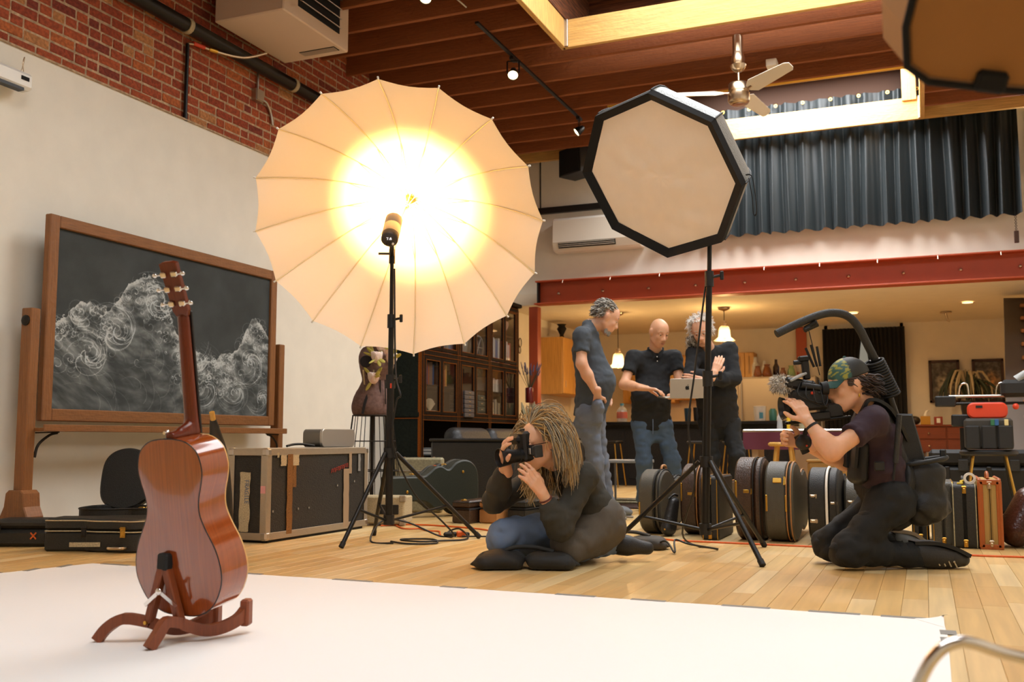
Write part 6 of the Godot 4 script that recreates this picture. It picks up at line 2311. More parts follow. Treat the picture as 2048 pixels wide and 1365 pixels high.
func make_kitchen() -> void:
	rng.seed = 33
	var g: G
	var t: Node3D
	# island with black counter
	t = thing("kitchen_island", "long black kitchen island behind the three men", "kitchen island", V(-3.3, 0, -13.85))
	part(boxed(V(0, 0.42, 0), V(3.3, 0.84, 0.62), 0.004), "base", M.island_black, t)
	for i in 6:
		part(boxed(V(-1.38 + i * 0.55, 0.44, 0.313), V(0.5, 0.7, 0.012), 0.004), "front_panel", M.island_black, t)
	part(boxed(V(0, 0.86, 0.03), V(3.42, 0.045, 0.8), 0.006), "worktop", M.counter_black, t)
	# pots and bottles on it
	var low := [Vector2(0, 0), Vector2(0.045, 0), Vector2(0.05, 0.02), Vector2(0.05, 0.13), Vector2(0.035, 0.15), Vector2(0.035, 0.16), Vector2(0, 0.16)]
	bottle("dark blue steel tumbler on the island beside the bald man", V(-3.0, 0.883, -13.6), [Vector2(0, 0), Vector2(0.038, 0), Vector2(0.05, 0.16), Vector2(0.05, 0.18), Vector2(0, 0.185)], mat("tumbler_blue", Color("2c4656"), 0.35, 0.4), "", "tumbler", "tumbler")
	bottle("black tumbler on the island beside the blue one", V(-2.88, 0.883, -13.62), [Vector2(0, 0), Vector2(0.04, 0), Vector2(0.048, 0.16), Vector2(0.048, 0.19), Vector2(0, 0.195)], M.black_plastic, "", "tumbler", "tumbler")
	bottle("low clear glass jar beside the tumblers", V(-2.74, 0.883, -13.6), low, M.clear_glass, "", "jar", "jar")
	var jug := bottle("white plastic wash bottle with blue cap on the island", V(-3.94, 0.883, -13.62), [Vector2(0, 0), Vector2(0.07, 0), Vector2(0.075, 0.02), Vector2(0.075, 0.16), Vector2(0.05, 0.2), Vector2(0.028, 0.215), Vector2(0.028, 0.235), Vector2(0, 0.235)], M.water_plastic)
	part(lathed([Vector2(0, 0.23), Vector2(0.03, 0.23), Vector2(0.03, 0.26), Vector2(0, 0.262)], 12), "cap", mat("cap_blue", Color("4a8aa0"), 0.5), jug)
	part(lathed([Vector2(0.0765, 0.05), Vector2(0.0765, 0.14)], 16), "label_band", mat("label_red", Color("c86a58"), 0.6), jug)
	t = thing("fruit_basket", "dark wicker basket of oranges on the island behind the men", "basket", V(-3.66, 0.883, -13.7))
	part(lathed([Vector2(0, 0), Vector2(0.1, 0), Vector2(0.14, 0.08), Vector2(0.13, 0.08), Vector2(0.095, 0.01)], 18), "basket", M.frame_brown, t)
	part(tubed(smooth([V(-0.13, 0.08, 0), V(-0.08, 0.2, 0), V(0, 0.24, 0), V(0.08, 0.2, 0), V(0.13, 0.08, 0)], 4), 0.01, 6), "hoop_handle", M.frame_brown, t)
	for i in 4:
		g = G.new()
		g.ball(V(cos(i * 1.6) * 0.055, 0.07, sin(i * 1.6) * 0.055), Vector3.ONE * 0.038)
		solo(g, "orange_fruit", mat("fruit", Color("b0601c"), 0.5) if i == 0 else M.fruit, "orange in the wicker basket on the island", "orange", "oranges in the basket", V(-3.66, 0.883, -13.7))
	t = thing("chrome_kettle", "shiny round steel kettle on the counter beside the column", "kettle", V(-4.58, 0.883, -13.7))
	part(lathed([Vector2(0, 0), Vector2(0.07, 0), Vector2(0.085, 0.04), Vector2(0.08, 0.1), Vector2(0.04, 0.14), Vector2(0.0, 0.15)], 20), "pot", M.chrome, t)
	g = G.new()
	g.tube(smooth([V(0.07, 0.06, 0.03), V(0.11, 0.09, 0.04), V(0.13, 0.13, 0.045)], 4), 0.012, 8)
	part(g, "spout", M.chrome, t)
	for a in [[-4.42, "2f3a1c", "green spice jar beside the steel kettle"], [-4.3, "54602c", "leafy green herb jar beside the standing man"]]:
		var j := bottle(a[2], V(a[0], 0.883, -13.65), low, mat("jar_%s" % a[1], Color(a[1]), 0.4), "", "jar", "jar")
		part(lathed([Vector2(0, 0.16), Vector2(0.036, 0.16), Vector2(0.036, 0.18), Vector2(0, 0.18)], 12), "lid", M.iron, j)
	# cupboards on the left wall and behind the men
	t = thing("wall_cupboard", "maple wall cupboard beside the red column", "cupboard", V(-5.22, 1.33, -14.9))
	part(boxed(V(0, 0.43, 0), V(0.36, 0.87, 1.4), 0.004), "carcass", M.cab_maple, t)
	for i in 3:
		var d := part(boxed(V(0.19, 0.43, 0.47 - i * 0.47), V(0.02, 0.85, 0.45), 0.004), "door", M.cab_maple, t)
		part(tubed([V(0.205, 0.1, 0.6 - i * 0.47), V(0.205, 0.2, 0.6 - i * 0.47)], 0.006, 6), "handle", M.nickel, d)
	t = thing("black_vase", "black angular vase on top of the maple wall cupboard", "vase", V(-5.15, 2.2, -14.5))
	part(lathed([Vector2(0, 0), Vector2(0.05, 0), Vector2(0.03, 0.05), Vector2(0.08, 0.15), Vector2(0.05, 0.19), Vector2(0.08, 0.22), Vector2(0.0, 0.22)], 6), "body", M.dark_gap, t)
	var cups := [[-4.3, 1.25, 0.9, 0.5, "maple base of wall units behind the hanging lamp"], [-3.7, 1.3, 0.55, 0.75, "maple wall cupboard behind the bald man"], [-2.68, 1.64, 0.3, 0.42, "small maple cupboard with glass doors standing on the fridge"]]
	for c in cups:
		t = thing("wall_cupboard", c[4], "cupboard", V(c[0], c[1], -16.66))
		part(boxed(V(0, c[3] / 2, 0), V(c[2], c[3], 0.34), 0.004), "carcass", M.cab_maple, t)
		for i in 2:
			var d := part(boxed(V((i - 0.5) * c[2] / 2, c[3] / 2, 0.18), V(c[2] / 2 - 0.01, c[3] - 0.02, 0.02), 0.004), "door", M.cab_maple, t)
			part(boxed(V((i - 0.5) * c[2] / 2, c[3] / 2, 0.192), V(c[2] / 2 - 0.12, c[3] - 0.13, 0.004)), "inset", M.case_glass if c[0] > -3 else M.cab_maple, d)
	t = thing("base_cabinet", "cherry base cabinets along the back kitchen wall", "cabinet", V(-4.1, 0, -16.55))
	part(boxed(V(0, 0.43, 0), V(2.4, 0.86, 0.55), 0.004), "carcass", M.cab_cherry, t)
	for i in 5:
		var d := part(boxed(V(-0.95 + i * 0.475, 0.43, 0.285), V(0.45, 0.78, 0.02), 0.004), "door", M.cab_cherry, t)
		part(tubed([V(-0.85 + i * 0.475, 0.6, 0.305), V(-0.85 + i * 0.475, 0.7, 0.305)], 0.006, 6), "handle", M.nickel, d)
	part(boxed(V(0, 0.88, 0.01), V(2.44, 0.04, 0.6), 0.006), "worktop", M.cab_maple, t)
	t = thing("range_hood", "brass range hood under the cupboards with a lit lamp", "range hood", V(-4.25, 1.3, -16.5))
	g = G.new()
	g.prism(PackedVector2Array([Vector2(-0.35, 0), Vector2(0.35, 0), Vector2(0.35, 0.05), Vector2(0.15, 0.22), Vector2(-0.15, 0.22), Vector2(-0.35, 0.05)]), -0.2, 0.2, Transform3D(), 0.004)
	part(g, "canopy", M.brass, t)
	# fridge
	t = thing("refrigerator", "brushed steel refrigerator behind the kitchen glassware", "refrigerator", V(-2.13, 0, -16.41))
	part(boxed(V(0, 0.82, 0), V(1.2, 1.62, 0.66), 0.01), "body", M.brushed, t)
	for i in 2:
		var d := part(boxed(V(0.0, 1.24 if i == 0 else 0.45, 0.345), V(1.19, 0.74 if i == 0 else 0.8, 0.03), 0.01), "door", M.brushed, t)
		part(tubed([V(-0.54, 0.95 if i == 0 else 0.3, 0.39), V(-0.54, 1.55 if i == 0 else 0.75, 0.39)], 0.014, 8), "handle", M.steel, d)
	part(boxed(V(0, 0.86, 0.36), V(1.2, 0.02, 0.01)), "door_gap", M.dark_gap, t)
	# glassware on top of the fridge
	var tall := [Vector2(0, 0), Vector2(0.05, 0), Vector2(0.06, 0.02), Vector2(0.06, 0.2), Vector2(0.03, 0.26), Vector2(0.025, 0.33), Vector2(0.03, 0.34), Vector2(0.024, 0.34), Vector2(0.02, 0.26), Vector2(0.052, 0.19), Vector2(0.052, 0.02), Vector2(0, 0.012)]
	var jar := [Vector2(0, 0), Vector2(0.055, 0), Vector2(0.07, 0.04), Vector2(0.05, 0.12), Vector2(0.035, 0.15), Vector2(0.045, 0.18), Vector2(0.038, 0.18), Vector2(0.028, 0.15), Vector2(0.044, 0.12), Vector2(0.06, 0.04), Vector2(0, 0.01)]
	var bowl := [Vector2(0, 0), Vector2(0.08, 0), Vector2(0.03, 0.03), Vector2(0.11, 0.1), Vector2(0.13, 0.26), Vector2(0.14, 0.27), Vector2(0.12, 0.26), Vector2(0.1, 0.11), Vector2(0, 0.04)]
	var ware := [[-2.5, -16.4, tall, "clear_glass", 1.0, "tall clear glass decanter on the fridge, first from the glass cupboard"], [-2.44, -16.25, jar, "amber_glass", 1.0, "amber glass jar on the fridge under the tall decanter"], [-2.36, -16.42, tall, "clear_glass", 0.8, "squat clear decanter behind the amber jars"], [-2.3, -16.3, jar, "amber_glass", 1.15, "larger amber glass jar in the middle of the fridge top"], [-2.17, -16.4, tall, "brown_glass", 0.85, "dark brown glass bottle on the fridge"], [-2.05, -16.3, jar, "amber_glass", 0.8, "small amber jar beside the dark brown bottle"], [-1.93, -16.35, jar, "green_glass", 1.0, "green glass tumbler on the fridge"], [-1.75, -16.4, bowl, "clear_glass", 1.0, "large clear glass bowl vase at the end of the fridge"]]
	for w in ware:
		var b := bottle(w[5], V(w[0], 1.632, w[1]), w[2], M[w[3]], "glassware on the fridge", "glass_vessel", "glassware")
		b.scale = Vector3.ONE * w[4]
	# pendant lamps
	var pend := [[V(-4.07, 0, -13.9), 1.95, "ribbed glass pendant lamp between the first two men, lit bulb"], [V(-2.53, 0, -13.9), 2.28, "pendant lamp high by the white haired man"]]
	glow("bulb_light", Color(1.0, 0.72, 0.36), 8.0)
	for p in pend:
		t = thing("pendant_lamp", p[2], "pendant lamp", V(p[0].x, p[1], p[0].z), 0.0, "kitchen pendant lamps")
		var top: float = 2.47 - p[1]
		part(lathed([Vector2(0, top), Vector2(0.085, top), Vector2(0.08, top - 0.02), Vector2(0.02, top - 0.045), Vector2(0, top - 0.045)], 18), "ceiling_rose", M.nickel, t)
		part(tubed([V(0, top - 0.03, 0), V(0, 0.0, 0)], 0.005, 6), "cord", M.iron, t)
		part(lathed([Vector2(0, 0.01), Vector2(0.03, 0.0), Vector2(0.03, -0.03), Vector2(0.045, -0.04), Vector2(0.045, -0.06), Vector2(0.035, -0.08), Vector2(0, -0.08)], 16), "socket", M.nickel, t)
		part(lathed([Vector2(0.03, -0.06), Vector2(0.065, -0.08), Vector2(0.08, -0.12), Vector2(0.085, -0.22), Vector2(0.15, -0.27), Vector2(0.145, -0.272), Vector2(0.08, -0.225), Vector2(0.075, -0.12), Vector2(0.06, -0.085)], 22), "shade", M.clear_glass, t)
		g = G.new()
		g.ball(V(0, -0.24, 0), V(0.032, 0.045, 0.032))
		part(g, "bulb", M.bulb_light, t)
		var l := OmniLight3D.new()
		l.name = "pendant_light"
		add_child(l, true)
		l.position = V(p[0].x, p[1] - 0.24, p[0].z)
		l.light_color = Color(1.0, 0.80, 0.52)
		l.light_energy = 0.8
		l.omni_range = 30.0
		l.light_size = 0.03
		l.shadow_enabled = true
	# added downlights, fill light for the kitchen
	for p in [V(-3.2, 2.47, -15.4), V(-0.9, 2.47, -15.2), V(0.6, 2.47, -14.6)]:
		t = thing("added_ceiling_light", ["added recessed ceiling downlight over the sink end", "added recessed ceiling downlight before the dark doorway", "added recessed ceiling downlight over the sideboard"][taken.get("added_ceiling_light", 0)], "ceiling light", p, 0.0, "added kitchen ceiling lights")
		part(lathed([Vector2(0.07, -0.004), Vector2(0.09, -0.004), Vector2(0.092, 0.0), Vector2(0.07, 0.0)], 20), "trim_ring", M.nickel, t)
		part(lathed([Vector2(0.07, -0.001), Vector2(0.07, -0.003), Vector2(0, -0.003)], 20), "fill_lamp", glow("fill_lamp_glow", Color(1.0, 0.8, 0.55), 4.0) if not M.has("fill_lamp_glow") else M.fill_lamp_glow, t)
		var l := SpotLight3D.new()
		l.name = "kitchen_fill_light"
		add_child(l, true)
		l.position = p + V(0, -0.02, 0)
		l.rotation_degrees = V(-90, 0, 0)
		l.light_color = Color(1.0, 0.86, 0.66)
		l.light_energy = 2.6
		l.spot_range = 30.0
		l.spot_angle = 80.0
		l.spot_angle_attenuation = 1.0
		l.light_size = 0.07
		l.shadow_enabled = true
	t = thing("track_bracket", "small nickel ceiling bracket near the sideboard wall", "bracket", V(0.35, 2.47, -15.6))
	part(lathed([Vector2(0, -0.02), Vector2(0.08, -0.015), Vector2(0.08, 0), Vector2(0, 0)], 16), "plate", M.nickel, t)
	part(tubed([V(0, -0.02, 0), V(0.02, -0.12, 0), V(0.05, -0.14, 0)], 0.012, 8), "arm", M.nickel, t)
	# counter things near the steel table
	t = thing("milk_carton", "translucent plastic tub with blue label on the counter end", "tub", V(-2.02, 0.883, -13.55))
	part(lathed([Vector2(0, 0), Vector2(0.075, 0), Vector2(0.085, 0.16), Vector2(0.09, 0.19), Vector2(0.08, 0.2), Vector2(0, 0.2)], 18), "tub", M.water_plastic, t)
	part(boxed(V(0.03, 0.07, 0.085), V(0.05, 0.08, 0.004)), "blue_label", M.cap_blue, t)
	# table with maroon cloth
	t = thing("work_table", "folding table with a maroon cloth behind the camera", "table", V(-1.2, 0, -12.0))
	part(boxed(V(0, 0.735, 0), V(1.5, 0.035, 0.6), 0.012), "tabletop", M.steel, t)
	for x in [-0.62, 0.62]:
		for z in [-0.22, 0.22]:
			part(boxed(V(x, 0.36, z), V(0.07, 0.72, 0.05), 0.006), "leg", M.tan_table, t)
	var rows := []
	for i in 5:
		var line := []
		for j in 40:
			var x := -0.74 + 1.48 * j / 39.0
			line.append(V(x, 0.72 - 0.2 * i / 4.0, 0.31 + 0.012 * sin(x * 16.0) * i / 4.0))
		rows.append(line)
	g = G.new()
	g.skin(rows, 0.004)
	solo(g, "table_cloth", M.maroon, "maroon cloth hanging over the front of the folding table", "tablecloth", "", V(-1.2, 0, -12.0))
	bottle("clear plastic water bottle on the folding table", V(-1.55, 0.755, -11.9), [Vector2(0, 0), Vector2(0.032, 0), Vector2(0.034, 0.02), Vector2(0.03, 0.09), Vector2(0.034, 0.13), Vector2(0.012, 0.18), Vector2(0.012, 0.2), Vector2(0, 0.2)], M.water_plastic)
	bottle("yellow tube bottle beside the water bottle", V(-1.45, 0.755, -11.9), [Vector2(0, 0), Vector2(0.022, 0), Vector2(0.022, 0.13), Vector2(0.015, 0.15), Vector2(0, 0.15)], mat("yellow_tube", Color("d8b020"), 0.5))
	bottle("cream paper cup on the folding table", V(-1.3, 0.755, -11.9), [Vector2(0, 0), Vector2(0.03, 0), Vector2(0.038, 0.09), Vector2(0.034, 0.09), Vector2(0.028, 0.005)], M.cream_case, "", "paper_cup", "cup")
	bottle("green bottle at the counter end beside the plastic tub", V(-1.85, 0.883, -13.55), low, mat("green_bottle", Color("3f7a6a"), 0.4), "", "bottle", "bottle")
	# stools
	for s in [[V(-2.62, 0, -12.75), "black bar stool with brass legs at the island", M.black_plastic, M.brass], [V(-4.0, 0, -13.1), "brass legged bar stool behind the standing man", M.black_plastic, M.brass], [V(-2.2, 0, -12.9), "black metal stool behind the white haired man", M.black_plastic, M.brass]]:
		t = thing("bar_stool", s[1], "stool", s[0])
		part(boxed(V(0, 0.6, 0), V(0.36, 0.04, 0.34), 0.015), "seat", s[2], t)
		for x in [-1, 1]:
			for z in [-1, 1]:
				part(tubed([V(x * 0.14, 0.59, z * 0.13), V(x * 0.2, 0.0, z * 0.19)], 0.009, 8), "leg", s[3], t)
	t = thing("step_stool", "low pale table frame on the rug between the kneeling photographer and cases", "side table", V(-2.72, 0, -9.6))
	part(boxed(V(0, 0.42, 0), V(0.42, 0.03, 0.42), 0.005), "top", M.octa_silver, t)
	for x in [-1, 1]:
		for z in [-1, 1]:
			part(tubed([V(x * 0.19, 0.41, z * 0.19), V(x * 0.19, 0.0, z * 0.19)], 0.012, 8), "leg", M.octa_silver, t)
	for z in [0.19, -0.19]:
		part(tubed([V(-0.19, 0.03, z), V(0.19, 0.03, z)], 0.012, 8), "foot_bar", M.cream_case, t)
	t = thing("pine_stool", "round pine stool under the folding table", "stool", V(-1.42, 0, -11.2))
	part(lathed([Vector2(0, 0.56), Vector2(0.15, 0.56), Vector2(0.17, 0.575), Vector2(0.17, 0.59), Vector2(0.15, 0.605), Vector2(0, 0.605)], 22), "seat", M.pine, t)
	for i in 4:
		var a := TAU * (i + 0.5) / 4
		part(tubed([V(cos(a) * 0.1, 0.57, sin(a) * 0.1), V(cos(a) * 0.19, 0.0, sin(a) * 0.19)], 0.02, 10), "leg", M.pine, t)
	t = thing("wicker_basket", "woven wicker basket under the folding table", "basket", V(-1.0, 0, -11.6))
	part(boxed(V(0, 0.2, 0), V(0.42, 0.4, 0.3), 0.03), "weave", M.wicker, t)
	part(boxed(V(0, 0.4, 0), V(0.44, 0.03, 0.32), 0.01), "rim", M.wicker, t)
	# rug under the island edge
	g = G.new()
	g.box(V(-2.7, 0.006, -9.7), V(1.7, 0.01, 1.5), Basis(Vector3.UP, 0.05), 0.004)
	solo(g, "rug", mat("rug", Color("5a352c"), 0.95, 0, grain(51, 26.0, 26.0, 0.25, 1.0), V(1.4, 1.4, 1.4)), "faded red patterned rug on the floor before the island", "rug")
	solo(tubed([V(-2.35, 0.03, -9.05), V(-2.02, 0.025, -9.1)], 0.02, 8), "microphone_stand_part", M.black_metal, "short black metal rod lying on the rug", "rod")
	# doorway curtains
	for k in 2:
		rows = []
		for i in 8:
			var line := []
			var s := i / 7.0
			for j in 60:
				var u := j / 59.0
				var xa := -1.47 if k == 0 else -0.85
				var xb := -0.85 if k == 0 else -0.23
				var x := lerpf(xa, xb, u)
				# tied back: the inner edge swings outwards
				if k == 0 and u > 0.5:
					x -= 0.22 * (u - 0.5) * sin(clampf(s * 2.0, 0, 1) * PI * 0.5)
				if k == 1 and u < 0.5:
					x += 0.22 * (0.5 - u) * sin(clampf(s * 2.0, 0, 1) * PI * 0.5)
				line.append(V(x, lerpf(2.41, 0.05, s), -16.72 + 0.022 * sin(u * 60.0)))
			rows.append(line)
		g = G.new()
		g.skin(rows, 0.003)
		solo(g, "door_curtain", M.curtain_black, "black doorway curtain beside the red column" if k == 0 else "black doorway curtain beside the paintings", "curtain", "black doorway curtains")
	# paintings and sideboard
	for a in [[0.316, "framed pale abstract painting beside the doorway", 61], [0.93, "framed dark abstract painting with a glowing patch", 62]]:
		t = thing("framed_painting", a[1], "painting", V(a[0], 1.535, -16.83))
		for s in [-1, 1]:
			part(boxed(V(s * 0.2, 0, 0.015), V(0.04, 0.66, 0.035), 0.005), "frame_side", M.frame_brown, t)
			part(boxed(V(0, s * 0.31, 0.015), V(0.44, 0.04, 0.035), 0.005), "frame_rail", M.frame_brown, t)
		var nz := FastNoiseLite.new()
		nz.seed = a[2]
		nz.frequency = 0.02
		nz.fractal_octaves = 4
		var im := Image.create(128, 192, false, Image.FORMAT_RGB8)
		for y in 192:
			for x in 128:
				var v := nz.get_noise_2d(x * 1.4, y * 1.4) * 0.5 + 0.5
				var blob := exp(-(pow((x - (60.0 if a[2] == 61 else 80.0)) / 38.0, 2) + pow((y - (120.0 if a[2] == 61 else 110.0)) / 60.0, 2)))
				var c := Color("3a3430").lerp(Color("8a8478"), clampf(v * 1.3 - 0.3, 0, 1))
				c = c.lerp(Color("d8c8a8") if a[2] == 61 else Color("d89a58"), clampf(blob * v * 1.9 - 0.2, 0, 1))
				im.set_pixel(x, y, c)
		var pm := mat("canvas_%d" % a[2], Color(1, 1, 1), 0.6)
		pm.albedo_texture = ImageTexture.create_from_image(im)
		g = G.new()
		g.quad(V(-0.19, -0.3, 0.014), V(0.19, -0.3, 0.014), V(0.19, 0.3, 0.014), V(-0.19, 0.3, 0.014), V(0, 0, 1))
		part(g, "canvas", pm, t)
	t = thing("sideboard", "cherry wood sideboard with drawers under the paintings", "sideboard", V(0.55, 0, -16.5))
	part(boxed(V(0, 0.63, 0), V(1.5, 0.4, 0.5), 0.006), "body", M.cab_cherry, t)
	part(boxed(V(0, 0.845, 0), V(1.54, 0.03, 0.54), 0.006), "top", M.cab_cherry, t)
	for i in 3:
		for j in 2:
			var d := part(boxed(V(-0.49 + i * 0.49, 0.73 - j * 0.19, 0.255), V(0.47, 0.17, 0.02), 0.005), "drawer", M.cab_cherry, t)
			g = G.new()
			g.ball(V(-0.49 + i * 0.49, 0.73 - j * 0.19, 0.275), Vector3.ONE * 0.015)
			part(g, "knob", M.nickel, d)
	for x in [-0.7, 0.7]:
		for z in [-0.2, 0.2]:
			part(boxed(V(x, 0.215, z), V(0.06, 0.43, 0.06), 0.006), "leg", M.cab_cherry, t)
	for a in [[0.1, 0.1, "steel waste bin under the sideboard, first"], [0.38, 0.13, "wider steel waste bin under the sideboard"]]:
		t = thing("waste_bin", a[2], "bin", V(a[0], 0, -16.1))
		part(lathed([Vector2(0, 0), Vector2(a[1], 0), Vector2(a[1], 0.42), Vector2(a[1] * 0.9, 0.45), Vector2(0, 0.45)], 22), "drum", M.brushed, t)
	t = thing("plant_vase", "dark vase of drooping leaves in front of the paintings", "plant", V(0.62, 0.86, -16.45))
	part(lathed([Vector2(0, 0), Vector2(0.06, 0), Vector2(0.1, 0.22), Vector2(0.11, 0.36), Vector2(0.1, 0.36), Vector2(0.09, 0.22)], 16), "vase", M.vase_dark, t)
	for i in 46:
		var a := rng.randf() * TAU
		var r := rng.randf_range(0.12, 0.42)
		var up := rng.randf_range(0.2, 0.5)
		g = G.new()
		g.tube(smooth([V(0, 0.34, 0), V(cos(a) * r * 0.5, 0.34 + up, sin(a) * r * 0.25), V(cos(a) * r, 0.34 + up * 0.6, sin(a) * r * 0.45), V(cos(a) * r * 1.1, 0.3 + up * 0.2, sin(a) * r * 0.5)], 3), [0.004, 0.008, 0.014, 0.018, 0.02, 0.02, 0.018, 0.014, 0.009, 0.003], 5)
		part(g, "leaf", M.plant_dark if i % 3 else M.old_paper, t)
	t = thing("tissue_box", "red and white tissue box on the sideboard", "tissue box", V(0.2, 0.86, -16.4))
	part(boxed(V(0, 0.06, 0), V(0.12, 0.12, 0.12), 0.004), "box", mat("tissue_red", Color("8a3526"), 0.7), t)
	part(boxed(V(0, 0.06, 0.062), V(0.05, 0.07, 0.004)), "print", M.white_plastic, t)
	t = thing("tissue_box", "yellow tissue box with a white tissue on the sideboard", "tissue box", V(0.02, 0.86, -16.42))
	part(boxed(V(0, 0.065, 0), V(0.14, 0.13, 0.12), 0.004), "box", mat("tissue_yellow", Color("b8862c"), 0.7), t)
	part(tubed([V(0, 0.13, 0), V(0.02, 0.2, 0.0), V(0.06, 0.22, 0.01)], [0.03, 0.02, 0.004], 6), "tissue", M.white_plastic, t)
	g = G.new()
	g.ball(V(0, 0.07, 0), V(0.09, 0.07, 0.08))
	solo(g, "river_stone", M.vase_dark, "round dark stone at the end of the sideboard", "stone", "", V(-0.14, 0.855, -16.4))
	# stairs at the frame's edge
	t = thing("staircase", "open tread staircase with a steel stringer at the frame's edge", "staircase", V(0.9, 0, -11.4))
	g = G.new()
	g.bar(V(0.22, 2.42, -2.7), V(-0.02, 0.0, 0.0), 0.05, 0.24, V(1, 0, 0), 0.004)
	part(g, "stringer", M.stringer, t)
	for i in 13:
		var y := 0.17 + i * 0.178
		part(boxed(V(0.55 + i * 0.018, y, -0.16 - i * 0.2), V(1.0, 0.045, 0.26), 0.006), "tread", M.tread, t)
	# director's chair with gear, hard case
	t = thing("gear_chair", "black folding chair loaded with camera gear beside the staircase", "chair", V(0.48, 0, -9.1), 0.0)
	part(lathed([Vector2(0, 0.5), Vector2(0.2, 0.5), Vector2(0.22, 0.515), Vector2(0.22, 0.535), Vector2(0.2, 0.55), Vector2(0, 0.55)], 22), "seat", M.black_plastic, t)
	for x in [-1, 1]:
		for z in [-1, 1]:
			part(tubed([V(x * 0.12, 0.5, z * 0.1), V(x * 0.2, 0.0, z * 0.2)], 0.011, 8), "leg", M.black_metal if z < 0 else M.brass, t)
	t = thing("gear_pouch", "grey tool pouch with pens on the gear chair", "pouch", V(0.48, 0.55, -9.0))
	part(boxed(V(0, 0.13, 0), V(0.36, 0.25, 0.12), 0.02), "pouch", M.sand_grey, t)
	for i in 3:
		part(boxed(V(-0.12 + i * 0.12, 0.1, 0.075), V(0.11, 0.19, 0.03), 0.01), "pocket", M.sand_black, t)
	for a in [[0.03, "2c6a4a"], [0.06, "2a5a90"], [0.13, "d8c890"]]:
		part(boxed(V(a[0], 0.22, 0.075), V(0.03, 0.05, 0.02), 0.003), "marker", mat("mark_%s" % a[1], Color(a[1]), 0.5), t)
	t = thing("first_aid_pouch", "bright red zipped pouch above the grey tool pouch", "pouch", V(0.48, 0.80, -9.03))
	g = G.new()
	g.prism(round_rect(0.3, 0.13, 0.05, 5), -0.04, 0.04, Transform3D(Basis(), V(0, 0.07, 0)), 0.012, true)
	part(g, "pouch", M.red_plastic, t)
	part(boxed(V(-0.06, 0.1, 0.042), V(0.05, 0.02, 0.004)), "tag", M.black_plastic, t)
	t = thing("gear_rig", "metal rail rig with handles and a camera bag on top of the gear chair", "camera rig", V(0.5, 0.93, -9.1))
	part(tubed([V(-0.3, 0.06, 0), V(0.34, 0.06, 0)], 0.014, 10), "rail", M.steel, t)
	part(tubed([V(-0.3, 0.0, 0), V(0.34, 0.0, 0)], 0.012, 10), "rail", M.black_metal, t)
	for x in [-0.18, 0.1]:
		part(tubed(smooth([V(x - 0.05, 0.05, 0), V(x - 0.03, 0.15, 0.02), V(x + 0.02, 0.16, 0.02), V(x + 0.03, 0.05, 0)], 4), 0.007, 8), "handle", M.chrome, t)
	part(boxed(V(0.2, 0.12, 0), V(0.22, 0.14, 0.16), 0.03), "camera_bag", M.sand_black, t)
	part(boxed(V(-0.33, 0.02, 0), V(0.16, 0.09, 0.1), 0.01), "battery_plate", M.black_plastic, t)
	part(boxed(V(-0.22, -0.14, 0.0), V(0.14, 0.1, 0.1), 0.01), "mount_block", M.black_plastic, t)
	part(tubed([V(-0.2, -0.2, 0), V(-0.2, -0.45, 0)], 0.03, 12), "support_post", M.black_metal, t)
	part(tubed([V(0.22, 0.18, 0.02), V(0.36, 0.3, 0.03)], [0.05, 0.02], 4), "flap", M.octa_silver, t)
	g = G.new()
	g.ball(V(0.19, -0.03, 0.1), Vector3.ONE * 0.025)
	part(g, "red_knob", M.red_plastic, t)
	t = thing("hard_case", "black plastic hard case behind the gear chair", "equipment case", V(0.5, 0, -9.75))
	part(boxed(V(0, 0.2, 0), V(0.95, 0.4, 0.4), 0.03), "lower_shell", M.black_plastic, t)
	part(boxed(V(0, 0.475, 0), V(0.95, 0.14, 0.4), 0.03), "lid", M.black_plastic, t)
	for x in [-0.33, 0.0, 0.33]:
		part(boxed(V(x, 0.25, 0.205), V(0.04, 0.3, 0.02), 0.006), "ridge", M.black_plastic, t)
	for x in [-0.2, 0.2]:
		part(boxed(V(x, 0.41, 0.21), V(0.08, 0.1, 0.02), 0.006), "latch", M.octa_shell, t)

